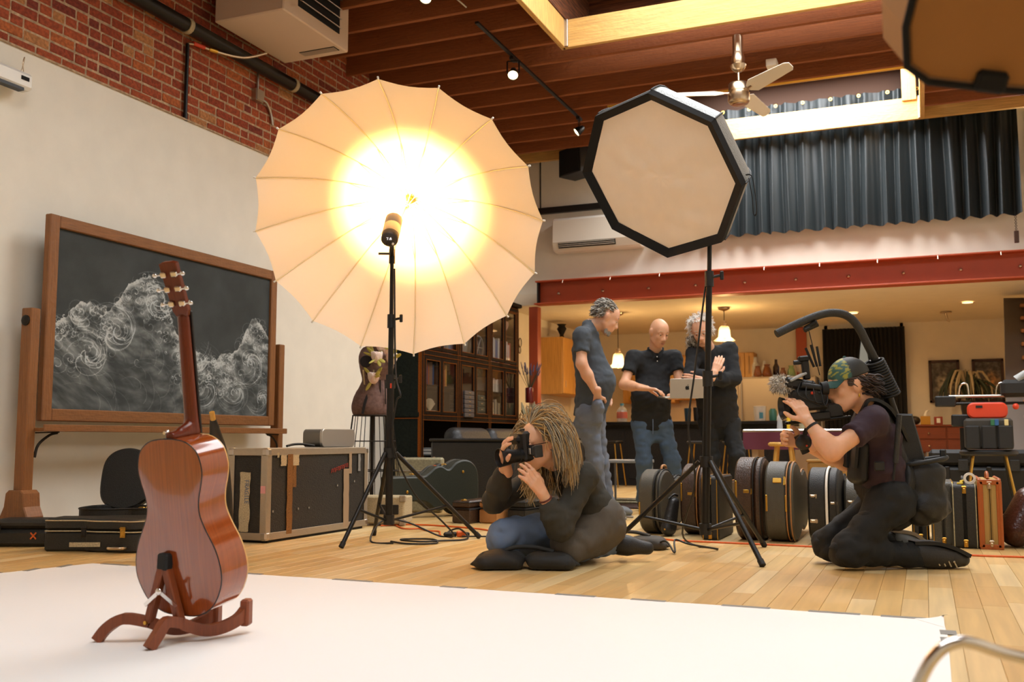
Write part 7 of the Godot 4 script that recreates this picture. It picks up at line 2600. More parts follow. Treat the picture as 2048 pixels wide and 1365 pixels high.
# ---------------------------------------------------------------- people
var BONES := {
	"man_tee": {"pel": Vector3(-2.464, 0.855, -7.602), "che": Vector3(-2.468, 1.327, -7.549), "nek": Vector3(-2.434, 1.538, -7.541), "hed": Vector3(-2.314, 1.598, -7.584), "sR": Vector3(-2.447, 1.440, -7.350), "eR": Vector3(-2.433, 1.217, -7.304), "wR": Vector3(-2.340, 0.980, -7.411), "sL": Vector3(-2.499, 1.478, -7.727), "eL": Vector3(-2.467, 1.226, -7.832), "wL": Vector3(-2.395, 1.019, -7.830), "hR": Vector3(-2.452, 0.821, -7.513), "kR": Vector3(-2.412, 0.456, -7.558), "aR": Vector3(-2.403, 0.077, -7.689), "hL": Vector3(-2.463, 0.825, -7.703), "kL": Vector3(-2.439, 0.451, -7.775), "aL": Vector3(-2.401, 0.082, -7.874), "bel": Vector3(-2.411, 1.089, -7.599)},
	"man_polo": {"pel": Vector3(-2.270, 0.802, -8.775), "che": Vector3(-2.238, 1.205, -8.745), "nek": Vector3(-2.210, 1.411, -8.734), "hed": Vector3(-2.152, 1.576, -8.642), "sR": Vector3(-2.381, 1.362, -8.614), "eR": Vector3(-2.435, 1.115, -8.488), "wR": Vector3(-2.208, 1.073, -8.347), "sL": Vector3(-2.058, 1.368, -8.823), "eL": Vector3(-1.996, 1.128, -8.755), "wL": Vector3(-1.986, 1.003, -8.511), "hR": Vector3(-2.350, 0.767, -8.745), "kR": Vector3(-2.324, 0.433, -8.716), "aR": Vector3(-2.364, 0.078, -8.814), "hL": Vector3(-2.176, 0.767, -8.817), "kL": Vector3(-2.097, 0.446, -8.830), "aL": Vector3(-2.056, 0.082, -8.940), "bel": Vector3(-2.244, 1.032, -8.685)},
	"man_white": {"pel": Vector3(-1.676, 0.817, -8.855), "che": Vector3(-1.706, 1.213, -8.800), "nek": Vector3(-1.734, 1.424, -8.766), "hed": Vector3(-1.769, 1.569, -8.605), "sR": Vector3(-1.841, 1.382, -8.639), "eR": Vector3(-1.852, 1.160, -8.507), "wR": Vector3(-1.644, 1.193, -8.502), "sL": Vector3(-1.574, 1.428, -8.875), "eL": Vector3(-1.515, 1.166, -8.754), "wL": Vector3(-1.721, 1.128, -8.455), "hR": Vector3(-1.763, 0.782, -8.823), "kR": Vector3(-1.743, 0.457, -8.845), "aR": Vector3(-1.760, 0.091, -8.898), "hL": Vector3(-1.591, 0.782, -8.894), "kL": Vector3(-1.515, 0.494, -8.794), "aL": Vector3(-1.601, 0.091, -8.964), "bel": Vector3(-1.681, 1.025, -8.766)},
	"operator": {"pel": Vector3(-0.179, 0.369, -5.390), "che": Vector3(-0.212, 0.631, -5.326), "nek": Vector3(-0.255, 0.785, -5.281), "hed": Vector3(-0.341, 0.894, -5.212), "sL": Vector3(-0.224, 0.722, -5.116), "eL": Vector3(-0.408, 0.573, -4.948), "wL": Vector3(-0.512, 0.712, -4.977), "sR": Vector3(-0.271, 0.729, -5.476), "eR": Vector3(-0.384, 0.516, -5.420), "wR": Vector3(-0.562, 0.611, -5.162), "hL": Vector3(-0.159, 0.337, -5.293), "kL": Vector3(-0.381, 0.086, -5.174), "aL": Vector3(-0.033, 0.063, -5.375), "tL": Vector3(0.149, 0.044, -5.452), "hR": Vector3(-0.196, 0.331, -5.496), "kR": Vector3(-0.491, 0.099, -5.421), "aR": Vector3(-0.140, 0.096, -5.599), "tR": Vector3(-0.021, 0.065, -5.651), "bel": Vector3(-0.213, 0.494, -5.341), "hLt": Vector3(-0.559, 0.795, -5.003), "hRt": Vector3(-0.617, 0.626, -5.095)},
	"shooter": {"pel": Vector3(-1.612, 0.212, -5.087), "che": Vector3(-1.668, 0.385, -4.969), "nek": Vector3(-1.737, 0.517, -4.840), "hed": Vector3(-1.793, 0.606, -4.698), "sL": Vector3(-1.590, 0.444, -4.800), "eL": Vector3(-1.670, 0.197, -4.663), "wL": Vector3(-1.722, 0.356, -4.581), "sR": Vector3(-1.864, 0.451, -5.012), "eR": Vector3(-2.068, 0.315, -4.779), "wR": Vector3(-1.934, 0.507, -4.607), "hL": Vector3(-1.574, 0.207, -4.984), "kL": Vector3(-1.685, 0.074, -4.800), "aL": Vector3(-1.529, 0.091, -5.080), "hR": Vector3(-1.693, 0.190, -5.165), "kR": Vector3(-2.000, 0.118, -4.752), "aR": Vector3(-1.847, 0.065, -5.115), "bel": Vector3(-1.631, 0.281, -5.018), "hLt": Vector3(-1.765, 0.451, -4.531), "hRt": Vector3(-1.928, 0.602, -4.535)},
}

func wrinkle(seed_: int, freq: float) -> FastNoiseLite:
	var n := FastNoiseLite.new()
	n.seed = seed_
	n.frequency = freq
	n.fractal_type = FastNoiseLite.FRACTAL_RIDGED
	n.fractal_octaves = 2
	return n

func head_into(g: G, c: Vector3, F: Vector3, U: Vector3, off: Vector3, neck_to: Vector3, cell: float, jaw := 1.0, neck_r := 0.054) -> void:
	var S := F.cross(U)
	var b := Basis(S, U, F)
	var f := Fld.new(c - Vector3.ONE * 0.2, c + Vector3.ONE * 0.2, cell, 0.007)
	f.ell(c + U * 0.032 - F * 0.016, V(0.073, 0.094, 0.093), b)
	f.ell(c + U * 0.045 + F * 0.02, V(0.064, 0.07, 0.068), b)
	f.ell(c - U * 0.03 + F * 0.022, V(0.058 * jaw, 0.078, 0.066), b)
	f.cap(c - U * 0.078 + F * 0.05, c - U * 0.098 + F * 0.055, 0.03, 0.022, 0, S, 1.25)
	for s: float in [-1.0, 1.0]:
		f.ell(c - U * 0.018 + F * 0.062 + S * 0.034 * s, V(0.022, 0.022, 0.017), b)
		f.cap(c - U * 0.05 - F * 0.01 + S * 0.054 * s * jaw, c - U * 0.09 + F * 0.04 + S * 0.022 * s, 0.018, 0.02)
		f.ell(c - U * 0.002 - F * 0.012 + S * 0.076 * s, V(0.009, 0.031, 0.019), b)
		f.ell(c + U * 0.012 - F * 0.018 + S * 0.082 * s, V(0.007, 0.018, 0.012), b)
		f.cap(c + U * 0.032 + F * 0.077 + S * 0.012 * s, c + U * 0.03 + F * 0.066 + S * 0.045 * s, 0.009, 0.008)
		f.cap(c - U * 0.032 + F * 0.096 + S * 0.012 * s, c - U * 0.033 + F * 0.09 + S * 0.012 * s, 0.008, 0.007)
	f.cap(c + U * 0.018 + F * 0.084, c - U * 0.026 + F * 0.107, 0.008, 0.012)
	f.cap(c - U * 0.058 + F * 0.084 - S * 0.016, c - U * 0.058 + F * 0.084 + S * 0.016, 0.0085, 0.0085)
	f.cap(c - U * 0.071 + F * 0.081 - S * 0.013, c - U * 0.071 + F * 0.081 + S * 0.013, 0.009, 0.009)
	f.cap(c - U * 0.06 - F * 0.025, neck_to, neck_r, neck_r * 1.1)
	for s: float in [-1.0, 1.0]:
		f.ell(c + U * 0.012 + F * 0.094 + S * 0.031 * s, V(0.017, 0.0095, 0.014), b, true)
	f.ell(c - U * 0.0645 + F * 0.1, V(0.024, 0.0022, 0.012), b, true)
	f.add_to(g, off)

func face_bits(root: Node3D, c: Vector3, F: Vector3, U: Vector3, off: Vector3, brow: Color, skin: Material) -> void:
	var S := F.cross(U)
	var g: G
	for s: float in [-1.0, 1.0]:
		g = G.new()
		var q := G.new()
		var e := G.new()
		e.coloured = true
		e.tint = brow.srgb_to_linear()
		var at := c + U * 0.012 + F * 0.073 + S * 0.031 * s - off
		g.ball(at, V(0.0125, 0.0105, 0.0125), Basis(), 10, 8)
		q.ball(at + F * 0.0098 - U * 0.004, V(0.0055, 0.0055, 0.004), Basis(S, U, F), 8, 6)
		e.tube(smooth([c + U * 0.036 + F * 0.087 + S * 0.012 * s - off, c + U * 0.042 + F * 0.083 + S * 0.03 * s - off, c + U * 0.034 + F * 0.07 + S * 0.048 * s - off], 3), 0.0042, 5)
		var ey := part(g, "eye", M.eye_white, root)
		part(q, "iris", M.eye_dark, ey)
		g = G.new()
		g.ball(at + U * 0.0048, V(0.0148, 0.0092, 0.0145), Basis(S, U, F), 12, 8)
		g.ball(at - U * 0.0095, V(0.0135, 0.0055, 0.0125), Basis(S, U, F), 12, 8)
		part(g, "eyelid", skin, ey)
		part(e, "eyebrow", M.hair, root)
	g = G.new()
	for k in 2:
		var y := 0.0585 if k == 0 else 0.0705
		g.tube(smooth([c - U * y + F * 0.083 - S * 0.024 - off, c - U * (y - 0.002) + F * 0.0915 - S * 0.008 - off, c - U * (y - 0.002) + F * 0.0915 + S * 0.008 - off, c - U * y + F * 0.083 + S * 0.024 - off], 3), [0.002, 0.003, 0.0042, 0.005, 0.005, 0.005, 0.0042, 0.0038, 0.003, 0.002], 6)
	part(g, "lips", M.lip, root)

func hand_into(g: G, w: Vector3, D: Vector3, N: Vector3, thumb: float, curl: float, off: Vector3, sz := 1.0, cell := 0.005, spread := 0.0) -> void:
	# D runs from wrist to knuckles, N out of the palm; thumb is +1 or -1 along D x N
	D = D.normalized()
	N = (N - D * N.dot(D)).normalized()
	var S := D.cross(N) * thumb
	var f := Fld.new(w - Vector3.ONE * 0.21, w + Vector3.ONE * 0.21, cell, 0.0032)
	var ln := [0.046, 0.051, 0.047, 0.037]
	f.cap(w - D * 0.05, w + D * 0.015, 0.026 * sz, 0.025 * sz, 0, S, 1.15)
	for i in 4:
		var k := w + (D * (0.092 - 0.004 * absf(i - 1.0)) + S * (0.031 - 0.0205 * i)) * sz
		f.cap(w + D * 0.012 + S * (0.014 - 0.009 * i) * sz, k, 0.0155 * sz, 0.0115 * sz)
		var dir := (D + S * spread * (1.5 - i)).normalized()
		var a := k
		var ang := 0.0
		for j in 3:
			ang += curl * [0.75, 1.0, 0.7][j]
			var d2 := dir * cos(ang) + N * sin(ang)
			var l: float = ln[i] * [1.0, 0.62, 0.5][j] * sz
			var b := a + d2 * l
			f.cap(a, b, (0.0098 - 0.0009 * j) * sz, (0.0092 - 0.0009 * j) * sz)
			a = b
	var t0 := w + (D * 0.03 + S * 0.024 + N * 0.006) * sz
	var t1 := t0 + (D * 0.6 + S * 0.65 + N * 0.35).normalized() * 0.045 * sz
	var t2 := t1 + (D * 0.85 + S * 0.28 + N * 0.42 * (0.5 + curl)).normalized() * 0.034 * sz
	var t3 := t2 + (D * 0.85 + S * 0.02 + N * 0.6 * (0.5 + curl)).normalized() * 0.026 * sz
	f.cap(t0, t1, 0.0155 * sz, 0.012 * sz)
	f.cap(t1, t2, 0.0115 * sz, 0.0105 * sz)
	f.cap(t2, t3, 0.0105 * sz, 0.009 * sz)
	f.add_to(g, off)

func lock_of_hair(g: G, a: Vector3, d: Vector3, l: float, fall: float, curl: float, r: float, col: Color, steps := 9) -> void:
	g.tint = col.srgb_to_linear()
	var pts := []
	var rr := []
	var p := a
	var ph := rng.randf() * TAU
	var s := d.cross(V(rng.randf_range(-1, 1), 0.3, rng.randf_range(-1, 1))).normalized()
	var s2 := s.cross(d).normalized()
	for i in steps + 1:
		var t := float(i) / steps
		pts.append(p + (s * sin(ph + t * 9.0) + s2 * cos(ph + t * 9.0)) * curl * minf(1.0, t * 3.0))
		rr.append(r * (1.0 - 0.75 * t * t))
		d = d.lerp(Vector3.DOWN, clampf(fall * 1.6 / steps * (0.4 + t), 0.0, 1.0)).normalized()
		p += d * l / steps
	g.tube(pts, rr, 4, false)

func bounds(J: Dictionary, names: Array, pad: float) -> Array:
	var lo := Vector3.ONE * 99.0
	var hi := Vector3.ONE * -99.0
	for n in names:
		lo = lo.min(J[n])
		hi = hi.max(J[n])
	return [lo - Vector3.ONE * pad, hi + Vector3.ONE * pad]

func person(key: String, label: String, skin: Material, shirt: Material, pants: Material, sleeve: float, side: Vector3, bulk: float, F: Vector3, U: Vector3, hands: Array, brow: Color, cell := 0.006, jaw := 1.0, front := 1.0) -> Node3D:
	var J: Dictionary = BONES[key]
	var base: Vector3 = (J.aR + J.aL) * 0.5
	base.y = 0.0
	var root := thing("person", label, "person", base, 0.0)
	side = side.normalized()
	var names := ["hed", "pel", "che", "nek", "sR", "sL", "eR", "eL", "wR", "wL", "hR", "hL", "kR", "kL", "aR", "aL"]
	var bb := bounds(J, names, 0.2)
	var c: Vector3 = J.hed
	var f := Fld.new(bb[0], bb[1], 0.015, 0.012)
	f.cap(J.pel, J.bel, 0.07 * bulk, 0.07 * bulk, 0, side, 1.2)
	f.cap(J.bel, J.che, 0.07 * bulk, 0.075 * bulk, 0, side, 1.2)
	f.cap(J.che, J.nek, 0.07, 0.048)
	f.cap(J.nek, c - U * 0.06 - F * 0.025, 0.056, 0.052)
	for q in ["R", "L"]:
		f.cap(J["s" + q], J["e" + q], 0.046, 0.041)
		f.cap(J["e" + q], J["e" + q].lerp(J["w" + q], 0.35), 0.041, 0.042)
		f.cap(J["e" + q].lerp(J["w" + q], 0.35), J["w" + q], 0.042, 0.028)
		f.cap(J["h" + q], J["k" + q], 0.07, 0.05)
		f.cap(J["k" + q], J["a" + q], 0.046, 0.035)
	var g := G.new()
	f.add_to(g, base)
	head_into(g, c, F, U, base, J.nek, cell, jaw)
	for h in hands:
		hand_into(g, h[0], h[1], h[2], h[3], h[4], base, h[5] if h.size() > 5 else 1.0, 0.005, h[6] if h.size() > 6 else 0.04)
	part(g, "body", skin, root)
	face_bits(root, c, F, U, base, brow, skin)
	# shirt
	f = Fld.new(bb[0], bb[1], 0.0125, 0.014)
	f.noise = wrinkle(hash(key) % 1000, 7.5)
	f.amp = 0.008
	f.squash = V(1.0, 1.5, 1.0)
	var hem: Vector3 = J.pel + (J.pel - J.bel) * 0.12
	f.cap(hem, J.bel, 0.114 * bulk, 0.114 * bulk * front, 0, side, 1.36 / front if front > 1.0 else 1.58)
	f.cap(J.bel, J.che, 0.112 * bulk * front, 0.112 * bulk, 0, side, 1.32 / front if front > 1.0 else 1.4)
	f.cap(J.che.lerp(J.nek, 0.2), J.nek, 0.105, 0.062)
	for q in ["R", "L"]:
		f.cap(J["s" + q], J.che, 0.062, 0.085)
		f.cap(J["s" + q], J.nek.lerp(J.che, 0.12), 0.056, 0.058)
		if sleeve > 1.0:
			f.cap(J["s" + q], J["e" + q], 0.07, 0.062)
			f.cap(J["e" + q], J["e" + q].lerp(J["w" + q], 0.4), 0.062, 0.06)
			f.cap(J["e" + q].lerp(J["w" + q], 0.4), J["e" + q].lerp(J["w" + q], sleeve - 1.0), 0.06, 0.046, 1)
		else:
			f.cap(J["s" + q], J["s" + q].lerp(J["e" + q], sleeve), 0.066, 0.066, 1)
	var ax: Vector3 = (J.bel - J.pel).normalized()
	f.planes = [[hem - ax * 0.03, -ax, 0.24 if key != "shooter" else 0.0], [J.nek + (c - J.nek).normalized() * 0.026, (c - J.nek).normalized(), 0.095]]
	g = G.new()
	f.add_to(g, base)
	part(g, "shirt", shirt, root)
	# trousers
	f = Fld.new(bb[0], bb[1], 0.0135, 0.016)
	f.noise = wrinkle(hash(key) % 1000 + 7, 6.5)
	f.amp = 0.013
	f.squash = V(1.0, 1.6, 1.0)
	f.cap(J.pel, J.pel + (J.pel - J.bel) * 0.5, 0.1 * bulk, 0.098 * bulk, 0, side, 1.35)
	for q in ["R", "L"]:
		f.cap(J.pel.lerp(J["h" + q], 0.7), J["h" + q], 0.09 * bulk, 0.088)
		f.cap(J["h" + q], J["k" + q], 0.09, 0.07)
		f.cap(J["k" + q], J["a" + q] + (J["k" + q] - J["a" + q]).normalized() * 0.0, 0.07, 0.062, 1)
	if key == "man_tee":
		f.cap(J.wR + V(-0.005, -0.075, -0.02), J.wR + V(-0.02, -0.19, -0.06), 0.052, 0.05)
	f.planes = [[J.bel.lerp(J.pel, 0.6), ax, 0.25 if key != "man_tee" else 0.12], [V(0, 0.004, 0), V(0, -1, 0)]]
	g = G.new()
	f.add_to(g, base)
	part(g, "trousers", pants, root)
	return root

func shoe(root: Node3D, ankle: Vector3, toe: Vector3, base: Vector3, m: Material, sole: Material, flat := true) -> void:
	var f := Fld.new(ankle.min(toe) - Vector3.ONE * 0.14, ankle.max(toe) + Vector3.ONE * 0.14, 0.008, 0.01)
	var d := (toe - ankle).normalized()
	var s := d.cross(Vector3.UP).normalized()
	f.cap(ankle, ankle - d * 0.02 + V(0, -0.03, 0), 0.044, 0.04)
	f.cap(ankle + V(0, -0.03, 0) - d * 0.03, toe - d * 0.07, 0.038, 0.034, 0, s, 1.15)
	f.cap(toe - d * 0.09, toe - d * 0.03, 0.034, 0.026, 0, s, 1.5)
	var floor_y := minf(ankle.y, toe.y) - 0.072
	if flat:
		f.planes = [[V(0, 0.014, 0), V(0, -1, 0)]]
	var g := G.new()
	f.add_to(g, base)
	var sh := part(g, "shoe", m, root)
	if flat:
		g = G.new()
		var a := ankle - base
		var b := toe - base
		a.y = 0.009
		b.y = 0.009
		g.bar(a - d * 0.055, b, 0.085, 0.017, Vector3.UP, 0.006)
		part(g, "sole", sole, sh)

func make_men() -> void:
	var r := V(0.924, 0, -0.381)
	var fw := V(-0.38, 0.0, -0.925)
	var up := Vector3.UP
	# grey haired man, seen from the side
	var J: Dictionary = BONES.man_tee
	var F := (r * 0.86 - up * 0.48 + fw * 0.12).normalized()
	var U := (up * 0.87 + r * 0.47).normalized()
	U = (U - F * U.dot(F)).normalized()
	var hp := [[J.wR, V(-0.03, -0.12, -0.09), fw, 1.0, 0.2], [J.wL, V(-0.03, -0.12, 0.06), -fw, -1.0, 0.2]]
	var p := person("man_tee", "grey haired man in a charcoal tee, hand in pocket, looking down", M.skin_pale, M.tee_blue, M.chino_grey, 0.62, fw, 1.12, F, U, hp, Color("8a8078"), 0.006, 1.1, 1.22)
	var base: Vector3 = p.position
	shoe(p, J.aR, J.aR + r * 0.2 + V(0, -0.045, 0), base, M.shoe_grey, M.sole)
	shoe(p, J.aL, J.aL + r * 0.2 + V(0, -0.045, 0), base, M.shoe_grey, M.sole)
	var c: Vector3 = J.hed - base
	var S := F.cross(U)
	rng.seed = 101
	var g := G.new()
	g.coloured = true
	for i in 620:
		var d := V(rng.randf_range(-1, 1), rng.randf_range(-0.35, 1), rng.randf_range(-1, 0.75)).normalized()
		var w := S * d.x + U * d.y + F * d.z
		if d.z > 0.42 and d.y < 0.62 or (absf(d.x) > 0.8 and d.z > -0.1 and d.y < 0.25):
			continue
		var at := c + U * 0.034 - F * 0.016 + S * d.x * 0.073 + U * d.y * 0.092 + F * d.z * 0.092
		var lay := (-F * 0.7 + w * 0.55 - U * 0.15 + up * 0.1).normalized()
		lock_of_hair(g, at, lay, rng.randf_range(0.035, 0.06), 0.45, 0.004, 0.0065, Color("5d574f").lerp(Color("c9c4ba"), rng.randf()), 4)
	part(g, "hair", M.hair, p, "short swept grey hair")
	g = G.new()
	g.coloured = true
	for i in 240:
		var s := rng.randf_range(-1, 1)
		var at := c - U * rng.randf_range(0.062, 0.105) + F * (0.078 - 0.055 * s * s) + S * 0.05 * s
		lock_of_hair(g, at, (F * 0.4 - U * 0.7 + S * s * 0.4).normalized(), 0.022, 0.3, 0.002, 0.0042, Color("8a8478").lerp(Color("b5aea2"), rng.randf()), 3)
	part(g, "beard", M.hair, p, "short grey beard")
	# shaven headed man in a polo shirt
	J = BONES.man_polo
	F = (-fw * 0.82 + r * 0.36 - up * 0.42).normalized()
	U = (up - F * up.dot(F)).normalized()
	hp = [[J.wR, r * 0.9 - up * 0.12 - fw * 0.2, -up, 1.0, 0.42, 1.0, 0.1], [J.wL, r * 0.75 - fw * 0.4 - up * 0.05, up, 1.0, 0.25, 1.0, 0.08]]
	p = person("man_polo", "shaven headed man in a black polo shirt typing on a laptop", M.skin, M.polo_black, M.jeans_dark, 0.56, r, 1.0, F, U, hp, Color("a5805c"))
	base = p.position
	for q in ["aR", "aL"]:
		shoe(p, J[q], J[q] - fw * 0.2 + V(0, -0.045, 0), base, M.shoe_black, M.sole)
	var n0: Vector3 = J.nek - base
	for s: float in [-1.0, 1.0]:
		g = G.new()
		var col := smooth([n0 - fw * -0.05 + V(0, 0.035, 0), n0 + r * 0.07 * s + V(0, 0.025, 0) - fw * 0.01, n0 + r * 0.03 * s - fw * 0.075 - V(0, 0.025, 0), n0 + r * 0.012 * s - fw * 0.085 - V(0, 0.05, 0)], 4)
		g.ribbon(col, 0.008, 0.042)
		part(g, "collar", M.polo_black, p)
	for i in 2:
		g = G.new()
		g.ball(n0 - fw * (0.098 + 0.008 * i) - V(0, 0.045 + i * 0.04, 0), Vector3.ONE * 0.005)
		part(g, "button", M.white_plastic, p)
	g = G.new()
	g.tube(smooth([J.bel.lerp(J.pel, 0.95) - base - fw * 0.12, J.pel - base - fw * 0.125 - V(0, 0.06, 0), J.pel - base - fw * 0.115 - V(0, 0.12, 0)], 3), 0.004, 5)
	part(g, "fly_seam", M.jeans, p)
	# laptop in his hand
	var hb := V(-1.886, 0.985, -8.338)
	var t := thing("laptop", "open silver laptop held by the man in the polo shirt", "laptop", hb)
	var lx := r
	var lu := (up * 0.95 + r * 0.28 - fw * 0.12).normalized()
	var ln := lx.cross(lu).normalized()
	g = G.new()
	g.prism(round_rect(0.29, 0.165, 0.01, 3), -0.003, 0.003, Transform3D(Basis(lx, ln.cross(lx), ln), lu * 0.0825 + r * 0.02), 0.001, true)
	part(g, "screen_lid", M.computer_silver, t)
	g = G.new()
	var dx := (fw * 0.97 + up * 0.08 - r * 0.2).normalized()
	g.prism(round_rect(0.29, 0.2, 0.01, 3), -0.006, 0.006, Transform3D(Basis(lx, dx, lx.cross(dx)), dx * 0.1), 0.002, true)
	part(g, "keyboard_deck", M.computer_silver, t)
	# fruit shaped emblem
	g = G.new()
	var em := Transform3D(Basis(lx, ln.cross(lx), ln), lu * 0.088 + r * 0.02)
	var apple := smooth2([Vector2(0, 0.013), Vector2(0.008, 0.016), Vector2(0.015, 0.01), Vector2(0.011, 0.003), Vector2(0.016, -0.006), Vector2(0.009, -0.017), Vector2(0, -0.014), Vector2(-0.009, -0.017), Vector2(-0.017, -0.004), Vector2(-0.015, 0.01), Vector2(-0.007, 0.016)], 3)
	g.prism(apple, 0.003, 0.0042, em)
	g.prism(smooth2([Vector2(0.0, 0.018), Vector2(0.002, 0.025), Vector2(0.009, 0.029), Vector2(0.007, 0.021)], 3), 0.003, 0.0042, em)
	part(g, "emblem", M.dark_gap, t)
	# white haired man with folded arms
	J = BONES.man_white
	F = (-fw * 0.84 - r * 0.22 - up * 0.46).normalized()
	U = (up * 0.98 - r * 0.1)
	U = (U - F * U.dot(F)).normalized()
	hp = [[J.wR, up * 0.85 + r * 0.4 + fw * 0.2, fw, -1.0, 0.25], [J.wL, -r * 0.95 + up * 0.15, fw, -1.0, 0.35]]
	p = person("man_white", "white haired man in black with folded arms looking at the laptop", M.skin_pale, M.knit_black, M.trouser_black, 1.95, r, 1.02, F, U, hp, Color("b9b2a8"))
	base = p.position
	for q in ["aR", "aL"]:
		shoe(p, J[q], J[q] - fw * 0.2 + V(0, -0.045, 0), base, M.shoe_black, M.sole)
	c = J.hed - base
	S = F.cross(U)
	rng.seed = 202
	g = G.new()
	g.coloured = true
	for i in 620:
		var d := V(rng.randf_range(-1, 1), rng.randf_range(-0.75, 1), rng.randf_range(-1, 0.55)).normalized()
		if d.z > 0.3 and d.y < 0.72 or (d.y > 0.8 and rng.randf() < 0.5):
			continue
		var w := S * d.x + U * d.y + F * d.z
		var at := c + U * 0.03 - F * 0.016 + S * d.x * 0.076 + U * d.y * 0.094 + F * d.z * 0.094
		lock_of_hair(g, at, (w + V(rng.randf_range(-0.5, 0.5), rng.randf_range(-0.2, 0.6), rng.randf_range(-0.5, 0.5))).normalized(), rng.randf_range(0.03, 0.07), 0.5, 0.009, 0.0045, Color("cfc9c0").lerp(Color("f4f0ea"), rng.randf()), 5)
	part(g, "hair", M.hair, p, "fluffy white hair")
	g = G.new()
	g.coloured = true
	for i in 260:
		var at := c + S * rng.randf_range(0.045, 0.12) - U * rng.randf_range(0.03, 0.15) - F * rng.randf_range(-0.05, 0.03)
		lock_of_hair(g, at, V(rng.randf_range(-1, 1), rng.randf_range(-0.8, 0.2), rng.randf_range(-1, 1)).normalized(), rng.randf_range(0.03, 0.06), 0.6, 0.012, 0.0035, Color("6e675c").lerp(Color("b5ab9a"), rng.randf()), 5)
	part(g, "pony_tail", M.hair, p, "curly grey lock over the shoulder")
	g = G.new()
	for s: float in [-1.0, 1.0]:
		var ring := []
		for i in 16:
			ring.append(c + U * (0.01 + 0.017 * sin(TAU * i / 16)) + F * 0.1 + S * (0.031 * s + 0.022 * cos(TAU * i / 16)))
		g.tube(ring, 0.0016, 5, false, true)
		g.tube([c + U * 0.014 + F * 0.098 + S * 0.053 * s, c + U * 0.01 + S * 0.083 * s], 0.0016, 5)
	g.tube([c + U * 0.014 + F * 0.103 - S * 0.009, c + U * 0.014 + F * 0.103 + S * 0.009], 0.0016, 5)
	part(g, "glasses", M.steel, p)

